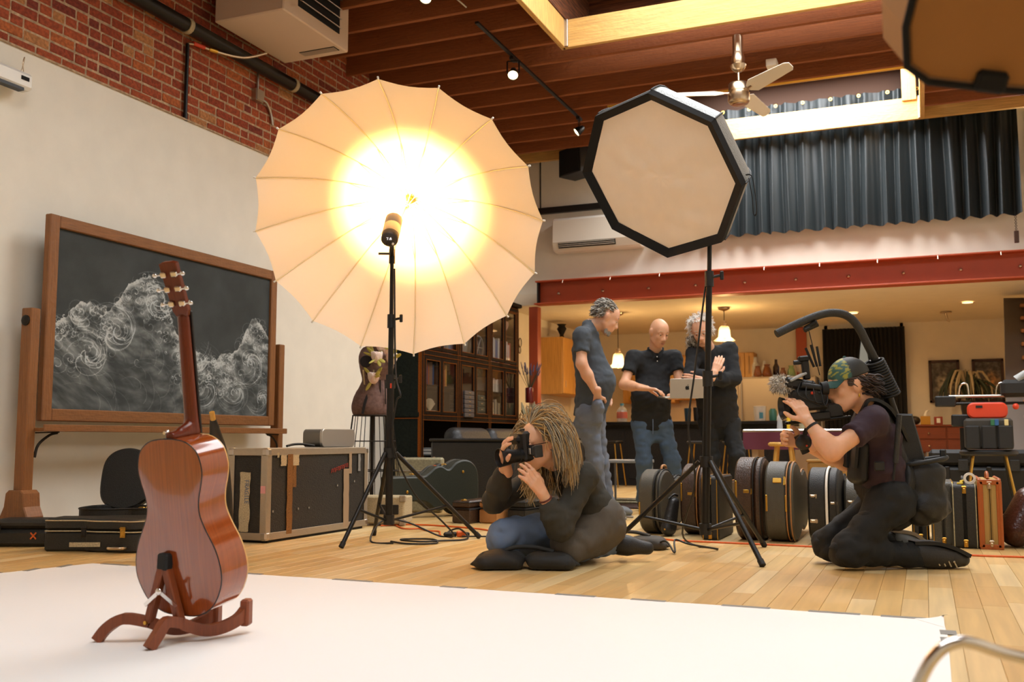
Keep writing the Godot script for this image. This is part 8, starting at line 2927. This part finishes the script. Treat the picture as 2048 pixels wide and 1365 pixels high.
func make_operator() -> void:
	var J: Dictionary = BONES.operator
	var r := V(0.924, 0, -0.381)
	var fw := V(-0.38, 0.0, -0.925)
	var up := Vector3.UP
	var F := (-r * 0.97 - up * 0.2 - fw * 0.05).normalized()
	var U := (up - F * up.dot(F)).normalized()
	var hp := [[J.wL, J.hLt - J.wL, fw * 0.9 - r * 0.3, 1.0, 0.32, 0.92, 0.06], [J.wR, -r * 0.8 + up * 0.25, -fw * 0.5 - up * 0.1 - r * 0.2, 1.0, 0.95, 0.92, 0.0]]
	hp[1][2] = -fw
	var p := person("operator", "kneeling camera operator in a plum tee, cap and camera support vest", M.skin, M.tee_plum, M.trouser_black, 0.52, fw, 0.92, F, U, hp, Color("33231a"), 0.005, 0.92)
	var base: Vector3 = p.position
	var o := -base
	# thighs and knees get their volume from a second trouser layer
	var f := Fld.new(V(-0.75, 0, -5.75), V(0.15, 0.55, -5.0), 0.012, 0.018)
	f.noise = wrinkle(55, 6.0)
	f.amp = 0.014
	f.cap(J.hL, J.kL + V(0.02, 0.015, 0), 0.098, 0.08)
	f.cap(J.hR, J.kR + V(0.02, 0.0, 0), 0.098, 0.08)
	f.cap(J.kL + V(0.02, 0.01, 0), J.aL, 0.08, 0.056, 1)
	f.cap(J.kR + V(0.02, 0.0, 0), J.aR, 0.078, 0.056, 1)
	f.cap(J.hL, J.hR, 0.118, 0.118)
	f.cap(J.pel, J.pel + V(0.02, -0.08, 0.0), 0.115, 0.115)
	f.planes = [[V(0, 0.004, 0), V(0, -1, 0)]]
	var g := G.new()
	f.add_to(g, base)
	part(g, "trouser_legs", M.trouser_black, p)
	# shoes: soles up behind her
	for q in ["L", "R"]:
		var a: Vector3 = J["a" + q]
		var t: Vector3 = J["t" + q]
		f = Fld.new(a.min(t) - Vector3.ONE * 0.13, a.max(t) + Vector3.ONE * 0.13, 0.007, 0.01)
		var d := (t - a).normalized()
		f.cap(a - d * 0.02 + V(0, 0.01, 0), a + d * 0.06, 0.056, 0.056)
		f.cap(a + d * 0.02, t - d * 0.06, 0.056, 0.046, 0, d.cross(up).normalized(), 1.05)
		f.cap(t - d * 0.1, t, 0.045, 0.034)
		f.planes = [[V(0, 0.004, 0), V(0, -1, 0)]]
		g = G.new()
		f.add_to(g, base)
		var sh := part(g, "shoe", M.shoe_black if q == "L" else M.shoe_grey, p)
		g = G.new()
		var sp := smooth([a + V(0, 0.058, 0) - d * 0.05 + o, a + V(0, 0.068, 0) + d * 0.05 + o, a.lerp(t, 0.7) + V(0, 0.055, 0) + o, t + V(0, 0.022, 0) + d * 0.025 + o], 4)
		g.ribbon(sp, 0.085, 0.018)
		part(g, "sole", M.black_rubber if q == "L" else M.sole, sh)
		g = G.new()
		for i in 4:
			var q0 := a + d * (0.05 + i * 0.028) - fw * 0.052 + V(0, -0.012, 0) + o
			g.tube([q0, q0 + d * 0.012 + V(0, -0.025, 0) - fw * 0.002], 0.0035, 5)
			g.ball(q0, Vector3.ONE * 0.0055, Basis(), 6, 4)
		part(g, "lace", M.old_paper, sh)
	# cap, hair, earring
	var c: Vector3 = J.hed - base
	var S := F.cross(U)
	var b := Basis(S, U, F)
	f = Fld.new(J.hed - Vector3.ONE * 0.2, J.hed + Vector3.ONE * 0.2, 0.006, 0.006)
	f.ell(J.hed + U * 0.048 - F * 0.014, V(0.084, 0.098, 0.104), b)
	f.planes = [[J.hed + U * 0.04, -(U + F * 0.12).normalized()]]
	g = G.new()
	f.add_to(g, base)
	g.coloured = true
	for i in g.p.size():
		var q := g.p[i] - c
		var n := sin(q.dot(F) * 130.0 + 3.0 * sin(q.dot(U) * 90.0)) * sin(q.dot(U) * 110.0 + q.dot(S) * 60.0)
		var col := Color("1d1f1c")
		if q.dot(F) > 0.005:
			col = Color("8f8a2f") if n > 0.12 else Color("2c5248")
		g.c[i] = col.srgb_to_linear()
	var cap := part(g, "cap", M.paint, p, "green patterned cap with dark back")
	var rows := []
	for i in 7:
		var s := i / 6.0
		var line := []
		for j in 13:
			var u := j / 6.0 - 1.0
			line.append(c + U * (0.046 - 0.028 * s - 0.012 * u * u) + F * (0.075 - 0.03 * u * u + 0.088 * s * sqrt(maxf(0.0, 1.0 - u * u * 0.75))) + S * u * 0.076)
		rows.append(line)
	g = G.new()
	g.skin(rows, 0.004)
	part(g, "brim", M.cap_green, cap)
	g = G.new()
	g.ball(c + U * 0.147 - F * 0.014, V(0.009, 0.006, 0.009))
	part(g, "button", M.cap_green, cap)
	rng.seed = 303
	g = G.new()
	g.coloured = true
	for i in 420:
		var s := rng.randf_range(-1, 1)
		var at := c - F * rng.randf_range(0.03, 0.098) + U * rng.randf_range(-0.05, 0.045) + S * s * 0.07
		if rng.randf() < 0.3:
			at = c - F * rng.randf_range(-0.03, 0.03) + U * rng.randf_range(0.01, 0.042) + S * 0.076 * signf(s)
		lock_of_hair(g, at, (-F * 0.8 - U * 0.15 + S * s * 0.25).normalized(), rng.randf_range(0.04, 0.08), 0.3, 0.004, 0.005, Color("1c130d").lerp(Color("4a3322"), rng.randf()), 5)
	part(g, "hair", M.hair, p, "dark hair tied back under the cap")
	g = G.new()
	g.coloured = true
	for i in 90:
		lock_of_hair(g, c - F * 0.115 - U * 0.01 + V(rng.randf_range(-0.02, 0.02), rng.randf_range(-0.02, 0.02), rng.randf_range(-0.02, 0.02)), V(rng.randf_range(-1, 1), rng.randf_range(-1, 1), rng.randf_range(-1, 1)).normalized(), 0.05, 0.5, 0.01, 0.004, Color("2a1c12").lerp(Color("5a4028"), rng.randf()), 5)
	part(g, "hair_knot", M.hair, p)
	g = G.new()
	g.ball(c - S * 0.083 - U * 0.05 - F * 0.01, V(0.006, 0.01, 0.006))
	part(g, "earring", M.brass, p)
	part(tubed([J.wL.lerp(J.eL, 0.1) + o, J.wL.lerp(J.eL, 0.17) + o], 0.033, 14), "bracelet", M.black_rubber, p)
	g = G.new()
	var tp: Vector3 = J.wR.lerp(J.eR, 0.3) - base - fw * 0.036 + V(0, 0.01, 0)
	for i in 3:
		g.tube([tp + r * 0.008 * i, tp + r * (0.008 * i + 0.004) + V(0, 0.018, 0)], 0.0016, 4)
	part(g, "tattoo", M.eye_dark, p)
	# support vest
	f = Fld.new(V(-0.5, 0.2, -5.75), V(0.25, 0.95, -4.95), 0.012, 0.012)
	f.cap(J.bel + V(0, -0.05, 0), J.pel + V(0, 0.06, 0), 0.15, 0.152, 2, fw, 1.22)
	g = G.new()
	f.add_to(g, base)
	var vest := part(g, "waist_belt", M.nylon, p)
	f = Fld.new(V(-0.5, 0.2, -5.75), V(0.25, 0.95, -4.95), 0.012, 0.01)
	f.cap(J.che - r * 0.1 + V(0, -0.03, 0), J.bel - r * 0.115 + V(0, -0.05, 0), 0.034, 0.036, 0, fw, 3.3)
	f.cap(J.nek + r * 0.05 + V(0, -0.03, 0), J.bel + r * 0.085, 0.05, 0.06, 0, fw, 1.9)
	g = G.new()
	f.add_to(g, base)
	part(g, "vest_panels", M.nylon, p)
	for s: float in [-1.0, 1.0]:
		var sh: Vector3 = J.sL.lerp(J.nek, 0.5) if s < 0 else J.sR.lerp(J.nek, 0.5)
		g = G.new()
		var path := smooth([J.bel - r * 0.15 - fw * 0.06 * -s + o, J.che - r * 0.13 + fw * 0.06 * s + o, sh + V(-0.02, 0.065, 0) + o, sh + r * 0.09 + V(0, 0.03, 0) + o, J.che + r * 0.12 + fw * 0.04 * s + o], 5)
		g.ribbon(path, 0.016, 0.05, fw)
		part(g, "shoulder_strap", M.nylon, p)
	part(boxed(J.bel - r * 0.07 - fw * 0.185 + V(0, 0.01, 0) + o, V(0.05, 0.045, 0.015), 0.005, Basis(Vector3.UP, 0.39)), "buckle", M.black_plastic, p)
	# overhead arm on the vest
	var t := thing("support_arm", "black bent overhead support arm rising from the operator's vest", "camera support", V(-0.12, 0.45, -5.4))
	o = -V(-0.12, 0.45, -5.4)
	part(tubed(smooth([V(-0.656, 1.15, -5.001) + o, V(-0.555, 1.205, -5.06) + o, V(-0.45, 1.25, -5.115) + o, V(-0.376, 1.258, -5.158) + o, V(-0.32, 1.235, -5.19) + o, V(-0.28, 1.18, -5.225) + o, V(-0.25, 1.11, -5.26) + o, V(-0.217, 1.034, -5.303) + o], 5), 0.0205, 14), "arm_tube", M.octa_shell, t)
	part(tubed([V(-0.217, 1.034, -5.303) + o, V(-0.124, 0.70, -5.425) + o], 0.026, 12), "lower_tube", M.black_metal, t)
	for i in 14:
		var q := V(-0.232, 1.02, -5.30).lerp(V(-0.165, 0.86, -5.37), i / 13.0) + o + V(0.012, 0, 0)
		var ax := (V(-0.124, 0.70, -5.425) - V(-0.217, 1.034, -5.303)).normalized()
		var ring := []
		for k in 14:
			ring.append(q + (along(ax) * V(cos(TAU * k / 14), 0, sin(TAU * k / 14))) * 0.046)
		part(tubed(ring, 0.007, 6, true), "bellows_ring", M.black_rubber, t)
	g = G.new()
	var tri := PackedVector2Array([Vector2(-0.06, 0.3), Vector2(0.03, 0.3), Vector2(0.12, -0.06), Vector2(-0.05, -0.06)])
	g.prism(tri, -0.06, 0.06, Transform3D(Basis(r, up, -fw), V(-0.1, 0.46, -5.38) + o), 0.01)
	part(g, "back_plate", M.nylon, t)
	part(tubed([V(-0.11, 0.752, -5.17) + o, V(-0.135, 0.52, -5.18) + o], 0.013, 10), "tension_rod", M.octa_shell, t)
	part(tubed([V(-0.135, 0.53, -5.18) + o, V(-0.149, 0.437, -5.19) + o], 0.006, 8), "rod_cord", M.black_rubber, t)
	g = G.new()
	g.box(V(-0.50, 1.195, -5.085) + o, V(0.07, 0.02, 0.03), Basis(Vector3.BACK, 0.5), 0.005)
	g.cyl(V(-0.53, 1.17, -5.07) + o, V(-0.47, 1.2, -5.1) + o, 0.013, 10)
	part(g, "pulley", M.black_metal, t)
	part(tubed([V(-0.51, 1.17, -5.085) + o, V(-0.47, 0.95, -5.14) + o], 0.0025, 5), "cable", M.black_rubber, t)
	# bag on her hip
	f = Fld.new(V(-0.3, 0.05, -5.8), V(0.35, 0.7, -5.0), 0.012, 0.02)
	f.noise = wrinkle(66, 6.0)
	f.amp = 0.015
	f.cap(V(-0.02, 0.46, -5.38), V(-0.01, 0.3, -5.36), 0.09, 0.095, 0, r, 1.3)
	f.planes = [[V(0, 0.53, 0), V(0.15, 1, 0).normalized()]]
	t = thing("hip_bag", "soft black pouch bag hanging behind the operator's hip", "bag", V(-0.02, 0.2, -5.37))
	g = G.new()
	f.add_to(g, V(-0.02, 0.2, -5.37))
	part(g, "pouch", M.nylon, t)
	var rim := []
	for i in 20:
		var a := TAU * i / 20
		rim.append(V(0, 0.325, 0) + r * 0.12 * cos(a) + fw * 0.09 * sin(a) + V(0, 0.02 * cos(a), 0))
	part(tubed(rim, 0.012, 6, true), "drawstring_rim", M.nylon, t)
	part(boxed(V(0.1, 0.36, 0.0), V(0.03, 0.05, 0.02), 0.006), "tab", M.nylon, t)

func make_cinema_camera() -> void:
	var r := V(0.924, 0, -0.381)
	var fw := V(-0.38, 0.0, -0.925)
	var up := Vector3.UP
	var o := V(-0.474, 0.835, -5.163)
	var b := Basis(r, up, -fw)
	b = Basis(-fw, 0.10) * b
	var t := thing("cinema_camera", "black cinema camera rig with a matte lens held by the operator", "camera", o)
	t.basis = b
	# local x: towards her face, -x: lens; y up; z towards the viewer
	part(boxed(V(-0.06, 0.0, 0), V(0.17, 0.11, 0.11), 0.012), "body", M.black_plastic, t)
	part(boxed(V(0.05, -0.065, 0.0), V(0.1, 0.075, 0.075), 0.01), "battery", M.black_plastic, t)
	for i in 4:
		part(boxed(V(-0.12 + i * 0.035, 0.03, 0.058), V(0.02, 0.014, 0.008), 0.003), "button", M.octa_shell if i != 2 else M.red_plastic, t)
	var along_x := Transform3D(Basis(V(0, 1, 0), V(-1, 0, 0), V(0, 0, 1)), V(-0.1, -0.03, 0.0))
	part(lathed([Vector2(0, 0), Vector2(0.05, 0), Vector2(0.05, 0.03), Vector2(0.044, 0.033), Vector2(0.044, 0.05), Vector2(0.05, 0.052), Vector2(0.05, 0.06), Vector2(0, 0.06)], 24, along_x), "lens", M.black_metal, t)
	part(lathed([Vector2(0.045, 0.036), Vector2(0.0515, 0.038), Vector2(0.0515, 0.042), Vector2(0.045, 0.044)], 24, along_x), "focus_ring", M.steel, t)
	part(lathed([Vector2(0.04, 0.056), Vector2(0.058, 0.1), Vector2(0.054, 0.1), Vector2(0.036, 0.062), Vector2(0, 0.062)], 24, along_x), "lens_hood", M.black_plastic, t)
	for z in [-0.03, 0.03]:
		part(tubed([V(-0.18, -0.105, z), V(0.13, -0.105, z)], 0.0075, 8), "rail", M.black_metal, t)
	part(boxed(V(-0.04, -0.085, 0), V(0.14, 0.04, 0.09), 0.006), "base_plate", M.black_plastic, t)
	# top box and viewfinder
	part(boxed(V(-0.1, 0.08, 0.01), V(0.15, 0.05, 0.08), 0.01, Basis(Vector3.BACK, -0.25)), "top_handle_block", M.black_plastic, t)
	part(boxed(V(-0.11, 0.115, 0.02), V(0.09, 0.012, 0.09), 0.003, Basis(Vector3.BACK, 0.35)), "monitor", M.octa_silver, t)
	part(tubed([V(-0.1, 0.075, 0.05), V(-0.005, 0.05, 0.055)], 0.016, 10), "viewfinder", M.black_plastic, t)
	part(lathed([Vector2(0, 0), Vector2(0.03, 0), Vector2(0.034, 0.03), Vector2(0, 0.03)], 16, Transform3D(Basis(V(0, -1, 0), V(1, 0, 0), V(0, 0, 1)), V(-0.005, 0.048, 0.055))), "eyecup", M.black_rubber, t)
	part(boxed(V(-0.05, 0.15, -0.01), V(0.035, 0.1, 0.03), 0.006), "handle_post", M.black_metal, t)
	part(boxed(V(-0.055, 0.205, -0.01), V(0.05, 0.03, 0.04), 0.006), "clamp", M.black_metal, t)
	part(tubed([V(-0.105, 0.19, -0.01), V(-0.07, 0.19, -0.01)], 0.012, 10), "clamp_knob", M.black_plastic, t)
	for i in 3:
		part(tubed([V(0.0 + i * 0.012, 0.16, -0.03 + i * 0.012), V(-0.03 + i * 0.025, 0.26 + 0.012 * (i % 2), -0.03 + i * 0.012)], 0.0065, 8), "antenna", M.black_rubber, t)
	for i in 4:
		part(tubed(smooth([V(-0.1 + i * 0.03, 0.09, 0.05), V(-0.13 + i * 0.04, 0.03 - 0.02 * i, 0.085), V(-0.05 + i * 0.02, -0.02, 0.075), V(0.02, -0.05 + 0.02 * i, 0.06)], 5), 0.0035, 6), "cable", M.cord_black, t)
	# side grip on its arm
	part(tubed([V(-0.06, -0.1, 0.03), V(-0.1, -0.15, 0.035), V(-0.12, -0.19, 0.04)], 0.012, 10), "grip_arm", M.black_metal, t)
	var gr := lathed([Vector2(0, -0.018), Vector2(0.03, -0.018), Vector2(0.038, -0.01), Vector2(0.038, 0.012), Vector2(0.03, 0.018), Vector2(0.018, 0.024), Vector2(0, 0.024)], 20, Transform3D(Basis(Vector3.RIGHT, PI / 2), V(-0.125, -0.205, 0.05)))
	part(gr, "hand_grip", M.black_plastic, t)
	part(tubed([V(-0.14, -0.17, 0.02), V(-0.11, -0.26, 0.02)], 0.02, 10), "grip_handle", M.black_rubber, t)
	var q := G.new()
	q.ball(V(-0.118, -0.222, 0.076), Vector3.ONE * 0.005)
	part(q, "record_button", M.red_plastic, t)
	# furry microphone cover
	rng.seed = 404
	var g := G.new()
	g.coloured = true
	var fo := V(-0.648, 0.905, -5.09)
	g.tint = Color("a89e90").srgb_to_linear()
	g.ball(Vector3.ZERO, V(0.055, 0.04, 0.04), Basis(r, up, -fw))
	for i in 520:
		var d := V(rng.randf_range(-1, 1), rng.randf_range(-1, 1), rng.randf_range(-1, 1)).normalized()
		lock_of_hair(g, r * d.x * 0.05 + up * d.y * 0.036 - fw * d.z * 0.036, r * d.x + up * d.y - fw * d.z, rng.randf_range(0.015, 0.028), 0.4, 0.003, 0.0028, Color("8d8478").lerp(Color("e6dfd2"), rng.randf()), 3)
	var mw := thing("microphone_windshield", "pale furry microphone windshield at the front of the cinema camera", "microphone cover", fo)
	part(g, "fur", M.fur, mw)
	part(tubed([r * 0.04, r * 0.1 - up * 0.01], 0.011, 10), "microphone", M.black_metal, mw)

func make_shooter() -> void:
	var J: Dictionary = BONES.shooter
	var r := V(0.924, 0, -0.381)
	var fw := V(-0.38, 0.0, -0.925)
	var up := Vector3.UP
	var F := (-r * 0.80 - fw * 0.52 - up * 0.18).normalized()
	var U := (up - F * up.dot(F)).normalized()
	var hp := [[J.wL, J.hLt - J.wL, fw * 0.5 - r * 0.7 + up * 0.2, -1.0, 0.3, 1.0, 0.08], [J.wR, J.hRt - J.wR, r * 0.85 - fw * 0.2, -1.0, 0.5, 1.0, 0.05]]
	var p := person("shooter", "kneeling photographer with long wavy grey hair, shooting low", M.skin, M.jacket_grey, M.jeans, 1.88, (fw - r * 0.2), 1.0, F, U, hp, Color("7d6a52"), 0.005)
	var base: Vector3 = p.position
	# folded legs
	var f := Fld.new(V(-2.2, 0, -5.5), V(-1.3, 0.45, -4.5), 0.012, 0.018)
	f.noise = wrinkle(88, 6.0)
	f.amp = 0.014
	f.cap(J.hR, J.kR + V(0, 0.02, 0), 0.11, 0.09)
	f.cap(J.kR, J.aR, 0.085, 0.055, 1)
	f.cap(J.pel, J.hR, 0.14, 0.12)
	f.planes = [[V(0, 0.004, 0), V(0, -1, 0)]]
	var g := G.new()
	f.add_to(g, base)
	part(g, "trouser_leg", M.jeans, p)
	f = Fld.new(V(-2.2, 0, -5.5), V(-1.3, 0.45, -4.5), 0.012, 0.018)
	f.noise = wrinkle(89, 6.0)
	f.amp = 0.014
	f.cap(J.hL + V(0.03, 0, 0), J.kL + V(0.01, 0.02, 0), 0.115, 0.09)
	f.cap(J.kL + V(0.01, 0.02, 0), J.aL, 0.085, 0.055, 1)
	f.cap(J.pel, J.hL, 0.14, 0.125)
	f.planes = [[V(0, 0.004, 0), V(0, -1, 0)]]
	g = G.new()
	f.add_to(g, base)
	part(g, "trouser_leg", M.jeans_shaded, p)  # near leg of the jeans, painted in its shaded tone
	for q in [[J.aL, V(0.14, -0.02, -0.06)], [J.aR, V(0.13, -0.0, -0.1)]]:
		f = Fld.new(q[0] - Vector3.ONE * 0.28, q[0] + Vector3.ONE * 0.28, 0.009, 0.01)
		f.cap(q[0], q[0] + q[1] * 0.5, 0.05, 0.05)
		f.cap(q[0] + q[1] * 0.3, q[0] + q[1] * 1.2, 0.046, 0.034)
		f.planes = [[V(0, 0.004, 0), V(0, -1, 0)]]
		g = G.new()
		f.add_to(g, base)
		part(g, "shoe", M.shoe_black, p)
	# long wavy hair
	var c: Vector3 = J.hed - base
	var S := F.cross(U)
	rng.seed = 505
	f = Fld.new(J.hed - Vector3.ONE * 0.26, J.hed + Vector3.ONE * 0.2, 0.009, 0.01)
	f.ell(J.hed + U * 0.036 - F * 0.026, V(0.083, 0.1, 0.092), Basis(S, U, F))
	f.cap(J.hed - F * 0.07 - S * 0.03, J.hed - F * 0.1 - U * 0.1 - S * 0.03, 0.06, 0.05)
	g = G.new()
	g.coloured = true
	g.tint = Color("85745a").srgb_to_linear()
	f.add_to(g, base)
	part(g, "hair_base", M.hair, p)
	g = G.new()
	g.coloured = true
	for i in 1900:
		var d := V(rng.randf_range(-1, 1), rng.randf_range(-0.2, 1), rng.randf_range(-1, 0.75)).normalized()
		if d.z > 0.36 and d.y < 0.55 or d.z > 0.7:
			continue
		var w := S * d.x + U * d.y + F * d.z
		var at := c + U * 0.036 - F * 0.022 + S * d.x * 0.083 + U * d.y * 0.1 + F * d.z * 0.092
		var down := (-U * 0.7 - F * (1.0 if d.z > -0.3 else 0.4) + S * d.x * 0.7)
		var dir := ((down - w * down.dot(w)).normalized() * 0.85 + w * 0.42).normalized()
		var col := Color("6f6454").lerp(Color("cbb996"), rng.randf())
		if rng.randf() < 0.4:
			col = Color("8a6a40").lerp(Color("c9a062"), rng.randf())
		lock_of_hair(g, at, dir, rng.randf_range(0.2, 0.34), 2.2, rng.randf_range(0.005, 0.013), rng.randf_range(0.0018, 0.0036), col, 13)
	part(g, "hair", M.hair, p, "long wavy grey and golden hair")
	g = G.new()
	g.coloured = true
	# the far side falls past his arm
	for i in 150:
		var at := c + S * rng.randf_range(0.03, 0.11) - U * rng.randf_range(0.06, 0.12) + F * rng.randf_range(-0.02, 0.05)
		lock_of_hair(g, at, (-U + S * rng.randf_range(0, 0.5) + F * rng.randf_range(-0.2, 0.3)).normalized(), rng.randf_range(0.1, 0.2), 0.8, 0.012, 0.005, Color("8f7850").lerp(Color("d9c190"), rng.randf()), 9)
	part(g, "side_hair", M.hair, p, "golden hair falling on the far side")
	g = G.new()
	g.tube([c + U * 0.014 + F * 0.1 - S * 0.06, c + U * 0.012 - S * 0.086 - F * 0.01], 0.002, 5)
	part(g, "glasses_arm", M.dress_dark, p)
	part(tubed([J.wL.lerp(J.eL, 0.06) - base, J.wL.lerp(J.eL, 0.1) - base], 0.034, 14), "wrist_band", mat("band_brown", Color("5c2a22"), 0.7), p)
	# his camera, held upright
	var o := V(-1.852, 0.585, -4.62)
	var t := thing("still_camera", "black still camera with a large lens at the photographer's eye", "camera", o)
	var ld := V(-0.62, -0.10, 0.78).normalized()
	var b := look(ld)
	t.basis = b
	# local z is the lens axis, x its side, y up
	part(boxed(V(0, 0.012, -0.02), V(0.085, 0.15, 0.06), 0.012), "body", M.black_plastic, t)
	part(boxed(V(-0.05, 0.05, -0.005), V(0.12, 0.055, 0.06), 0.02), "grip", M.black_rubber, t)
	part(boxed(V(0.075, -0.01, -0.02), V(0.06, 0.05, 0.045), 0.008), "prism", M.black_plastic, t)
	part(boxed(V(0.12, -0.012, -0.02), V(0.02, 0.06, 0.045), 0.004), "flash_trigger", M.octa_shell, t)
	part(boxed(V(0.085, -0.01, 0.006), V(0.02, 0.03, 0.01), 0.003), "hot_shoe", M.steel, t)
	part(lathed([Vector2(0, 0), Vector2(0.036, 0), Vector2(0.036, 0.02), Vector2(0.033, 0.022), Vector2(0.034, 0.06), Vector2(0.04, 0.075), Vector2(0.047, 0.13), Vector2(0.044, 0.13), Vector2(0.037, 0.08), Vector2(0.03, 0.078)], 26, Transform3D(Basis(Vector3.RIGHT, PI / 2), V(0, -0.03, 0.005))), "lens", M.black_plastic, t)
	part(lathed([Vector2(0, 0.088), Vector2(0.02, 0.086), Vector2(0.032, 0.08)], 22, Transform3D(Basis(Vector3.RIGHT, PI / 2), V(0, -0.03, 0.005))), "front_element", mat("coated_glass", Color("0a0f12"), 0.05), t)
	part(tubed([V(0.0, 0.09, -0.01), V(0.0, 0.1, -0.01)], 0.012, 12), "dial", M.octa_shell, t)

func make_people() -> void:
	make_men()
	make_operator()
	make_cinema_camera()
	make_shooter()

# ---------------------------------------------------------------- cables, sandbags, small things
func sandbag(label: String, at: Vector3, turn: float, m: Material, s: float) -> void:
	var t := thing("sandbag", label, "sandbag", at, turn)
	for k in [-1, 1]:
		var f := Fld.new(V(-0.35, -0.02, -0.25), V(0.35, 0.2, 0.25), 0.01, 0.015)
		f.noise = wrinkle(91 + k, 2.5)
		f.amp = 0.008
		f.ell(V(k * 0.115, 0.045, 0), V(0.12, 0.05, 0.11))
		f.cap(V(k * 0.04, 0.03, -0.06), V(k * 0.2, 0.03, -0.07), 0.028, 0.03)
		f.cap(V(k * 0.04, 0.03, 0.06), V(k * 0.2, 0.03, 0.07), 0.028, 0.03)
		f.cap(V(k * 0.2, 0.03, 0.0), V(k * 0.27, 0.02, 0.0), 0.03, 0.01, 0, V(0, 0, 1), 3.0)
		f.planes = [[V(0, 0.004, 0), V(0, -1, 0)]]
		var g := G.new()
		f.add_to(g)
		part(g, "pouch", m, t)
	part(tubed(smooth([V(-0.12, 0.08, 0.02), V(-0.05, 0.105, 0.02), V(0.05, 0.105, 0.02), V(0.14, 0.085, 0.03)], 4), 0.012, 6), "strap", m, t)
	t.scale = Vector3.ONE * s

func cable(label: String, pts: Array, r: float, m: Material, called := "power_cable") -> void:
	var v := []
	for q in pts:
		v.append(V(q[0], q[1], q[2]))
	var o: Vector3 = v[0]
	o.y = 0
	for i in v.size():
		v[i] -= o
	solo(tubed(smooth(v, 6), r, 7), called, m, label, "cable", "", o)

func make_details() -> void:
	sandbag("black sandbag on the floor in front of the photographer", V(-1.84, 0, -4.63), 0.35, M.sand_black, 1.0)
	sandbag("grey sandbag on the softbox stand's leg behind the photographer", V(-1.62, 0, -5.72), 0.1, M.sand_grey, 0.9)
	cable("orange extension cord running from the flight case towards the photographer", [[-3.70, 0.006, -6.45], [-3.60, 0.006, -6.6], [-3.35, 0.006, -6.62], [-2.926, 0.006, -6.48], [-2.6, 0.006, -6.2], [-2.2, 0.006, -5.9]], 0.006, M.cord_orange, "extension_cord")
	cable("curly orange cord looped beside the umbrella stand", [[-3.6, 0.006, -6.5], [-3.42, 0.006, -6.3], [-3.32, 0.006, -6.34], [-3.2, 0.006, -6.22], [-3.1, 0.006, -6.2], [-3.02, 0.006, -6.05], [-2.98, 0.006, -5.98]], 0.0055, M.cord_orange, "extension_cord")
	cable("orange tape line of cord crossing the floor in front of the guitar cases", [[-1.72, 0.005, -6.25], [-1.6, 0.005, -6.3], [-1.45, 0.005, -6.22], [-1.157, 0.005, -6.2], [-0.798, 0.005, -6.18], [-0.4, 0.005, -6.15], [0.2, 0.005, -6.046], [0.466, 0.005, -6.055], [1.2, 0.005, -6.08]], 0.006, M.cord_orange, "extension_cord")
	cable("black cable hanging from the umbrella stand to the floor", [[-3.035, 1.7, -5.42], [-3.03, 1.2, -5.43], [-3.0, 1.0, -5.4], [-2.96, 0.9, -5.38], [-3.0, 0.86, -5.4], [-3.03, 0.6, -5.42], [-2.95, 0.3, -5.55], [-2.86, 0.12, -5.75], [-2.82, 0.02, -5.85], [-2.95, 0.008, -5.9], [-3.1, 0.1, -5.75], [-3.2, 0.12, -5.6], [-3.18, 0.01, -5.42], [-3.0, 0.008, -5.38]], 0.006, M.cord_black)
	cable("coil of black cable lying by the umbrella stand's foot", [[-3.06, 0.008, -5.46], [-2.9, 0.008, -5.38], [-2.76, 0.008, -5.47], [-2.85, 0.014, -5.62], [-3.02, 0.014, -5.58], [-2.98, 0.02, -5.45], [-2.84, 0.02, -5.42], [-2.78, 0.014, -5.55], [-2.7, 0.008, -5.8], [-2.84, 0.05, -5.98], [-2.92, 0.03, -5.98], [-2.88, 0.01, -5.9]], 0.006, M.cord_black)
	cable("black cable running from the orange plug past the photographer", [[-2.8, 0.007, -5.93], [-2.7, 0.006, -5.98], [-2.55, 0.006, -6.0], [-2.3, 0.006, -5.85], [-2.0, 0.006, -5.7]], 0.005, M.cord_black)
	cable("black cable looping from the softbox stand across the floor", [[-1.09, 1.5, -5.46], [-1.16, 1.0, -5.45], [-1.2, 0.7, -5.45], [-1.18, 0.4, -5.5], [-1.3, 0.1, -5.7], [-1.25, 0.008, -5.9], [-1.12, 0.008, -5.8], [-1.24, 0.05, -5.6], [-1.32, 0.07, -5.6], [-1.3, 0.01, -5.5], [-1.38, 0.06, -5.62], [-1.5, 0.01, -5.7], [-1.66, 0.008, -5.62]], 0.0055, M.cord_black)
	var t := thing("power_plug", "black and orange cable plug on the floor by the umbrella stand", "plug", V(-2.86, 0.0, -5.93), 0.5)
	part(boxed(V(0.05, 0.02, 0), V(0.06, 0.036, 0.04), 0.006), "orange_block", M.cord_orange, t)
	part(boxed(V(-0.02, 0.018, 0), V(0.09, 0.03, 0.032), 0.01), "black_body", M.black_rubber, t)
	part(boxed(V(0.09, 0.018, 0), V(0.03, 0.026, 0.028), 0.006), "black_nose", M.black_rubber, t)

func _ready() -> void:
	make_materials()
	make_view()
	make_lights()
	make_shell()
	make_studio()
	make_furniture()
	make_cases()
	make_kitchen()
	make_people()
	make_details()
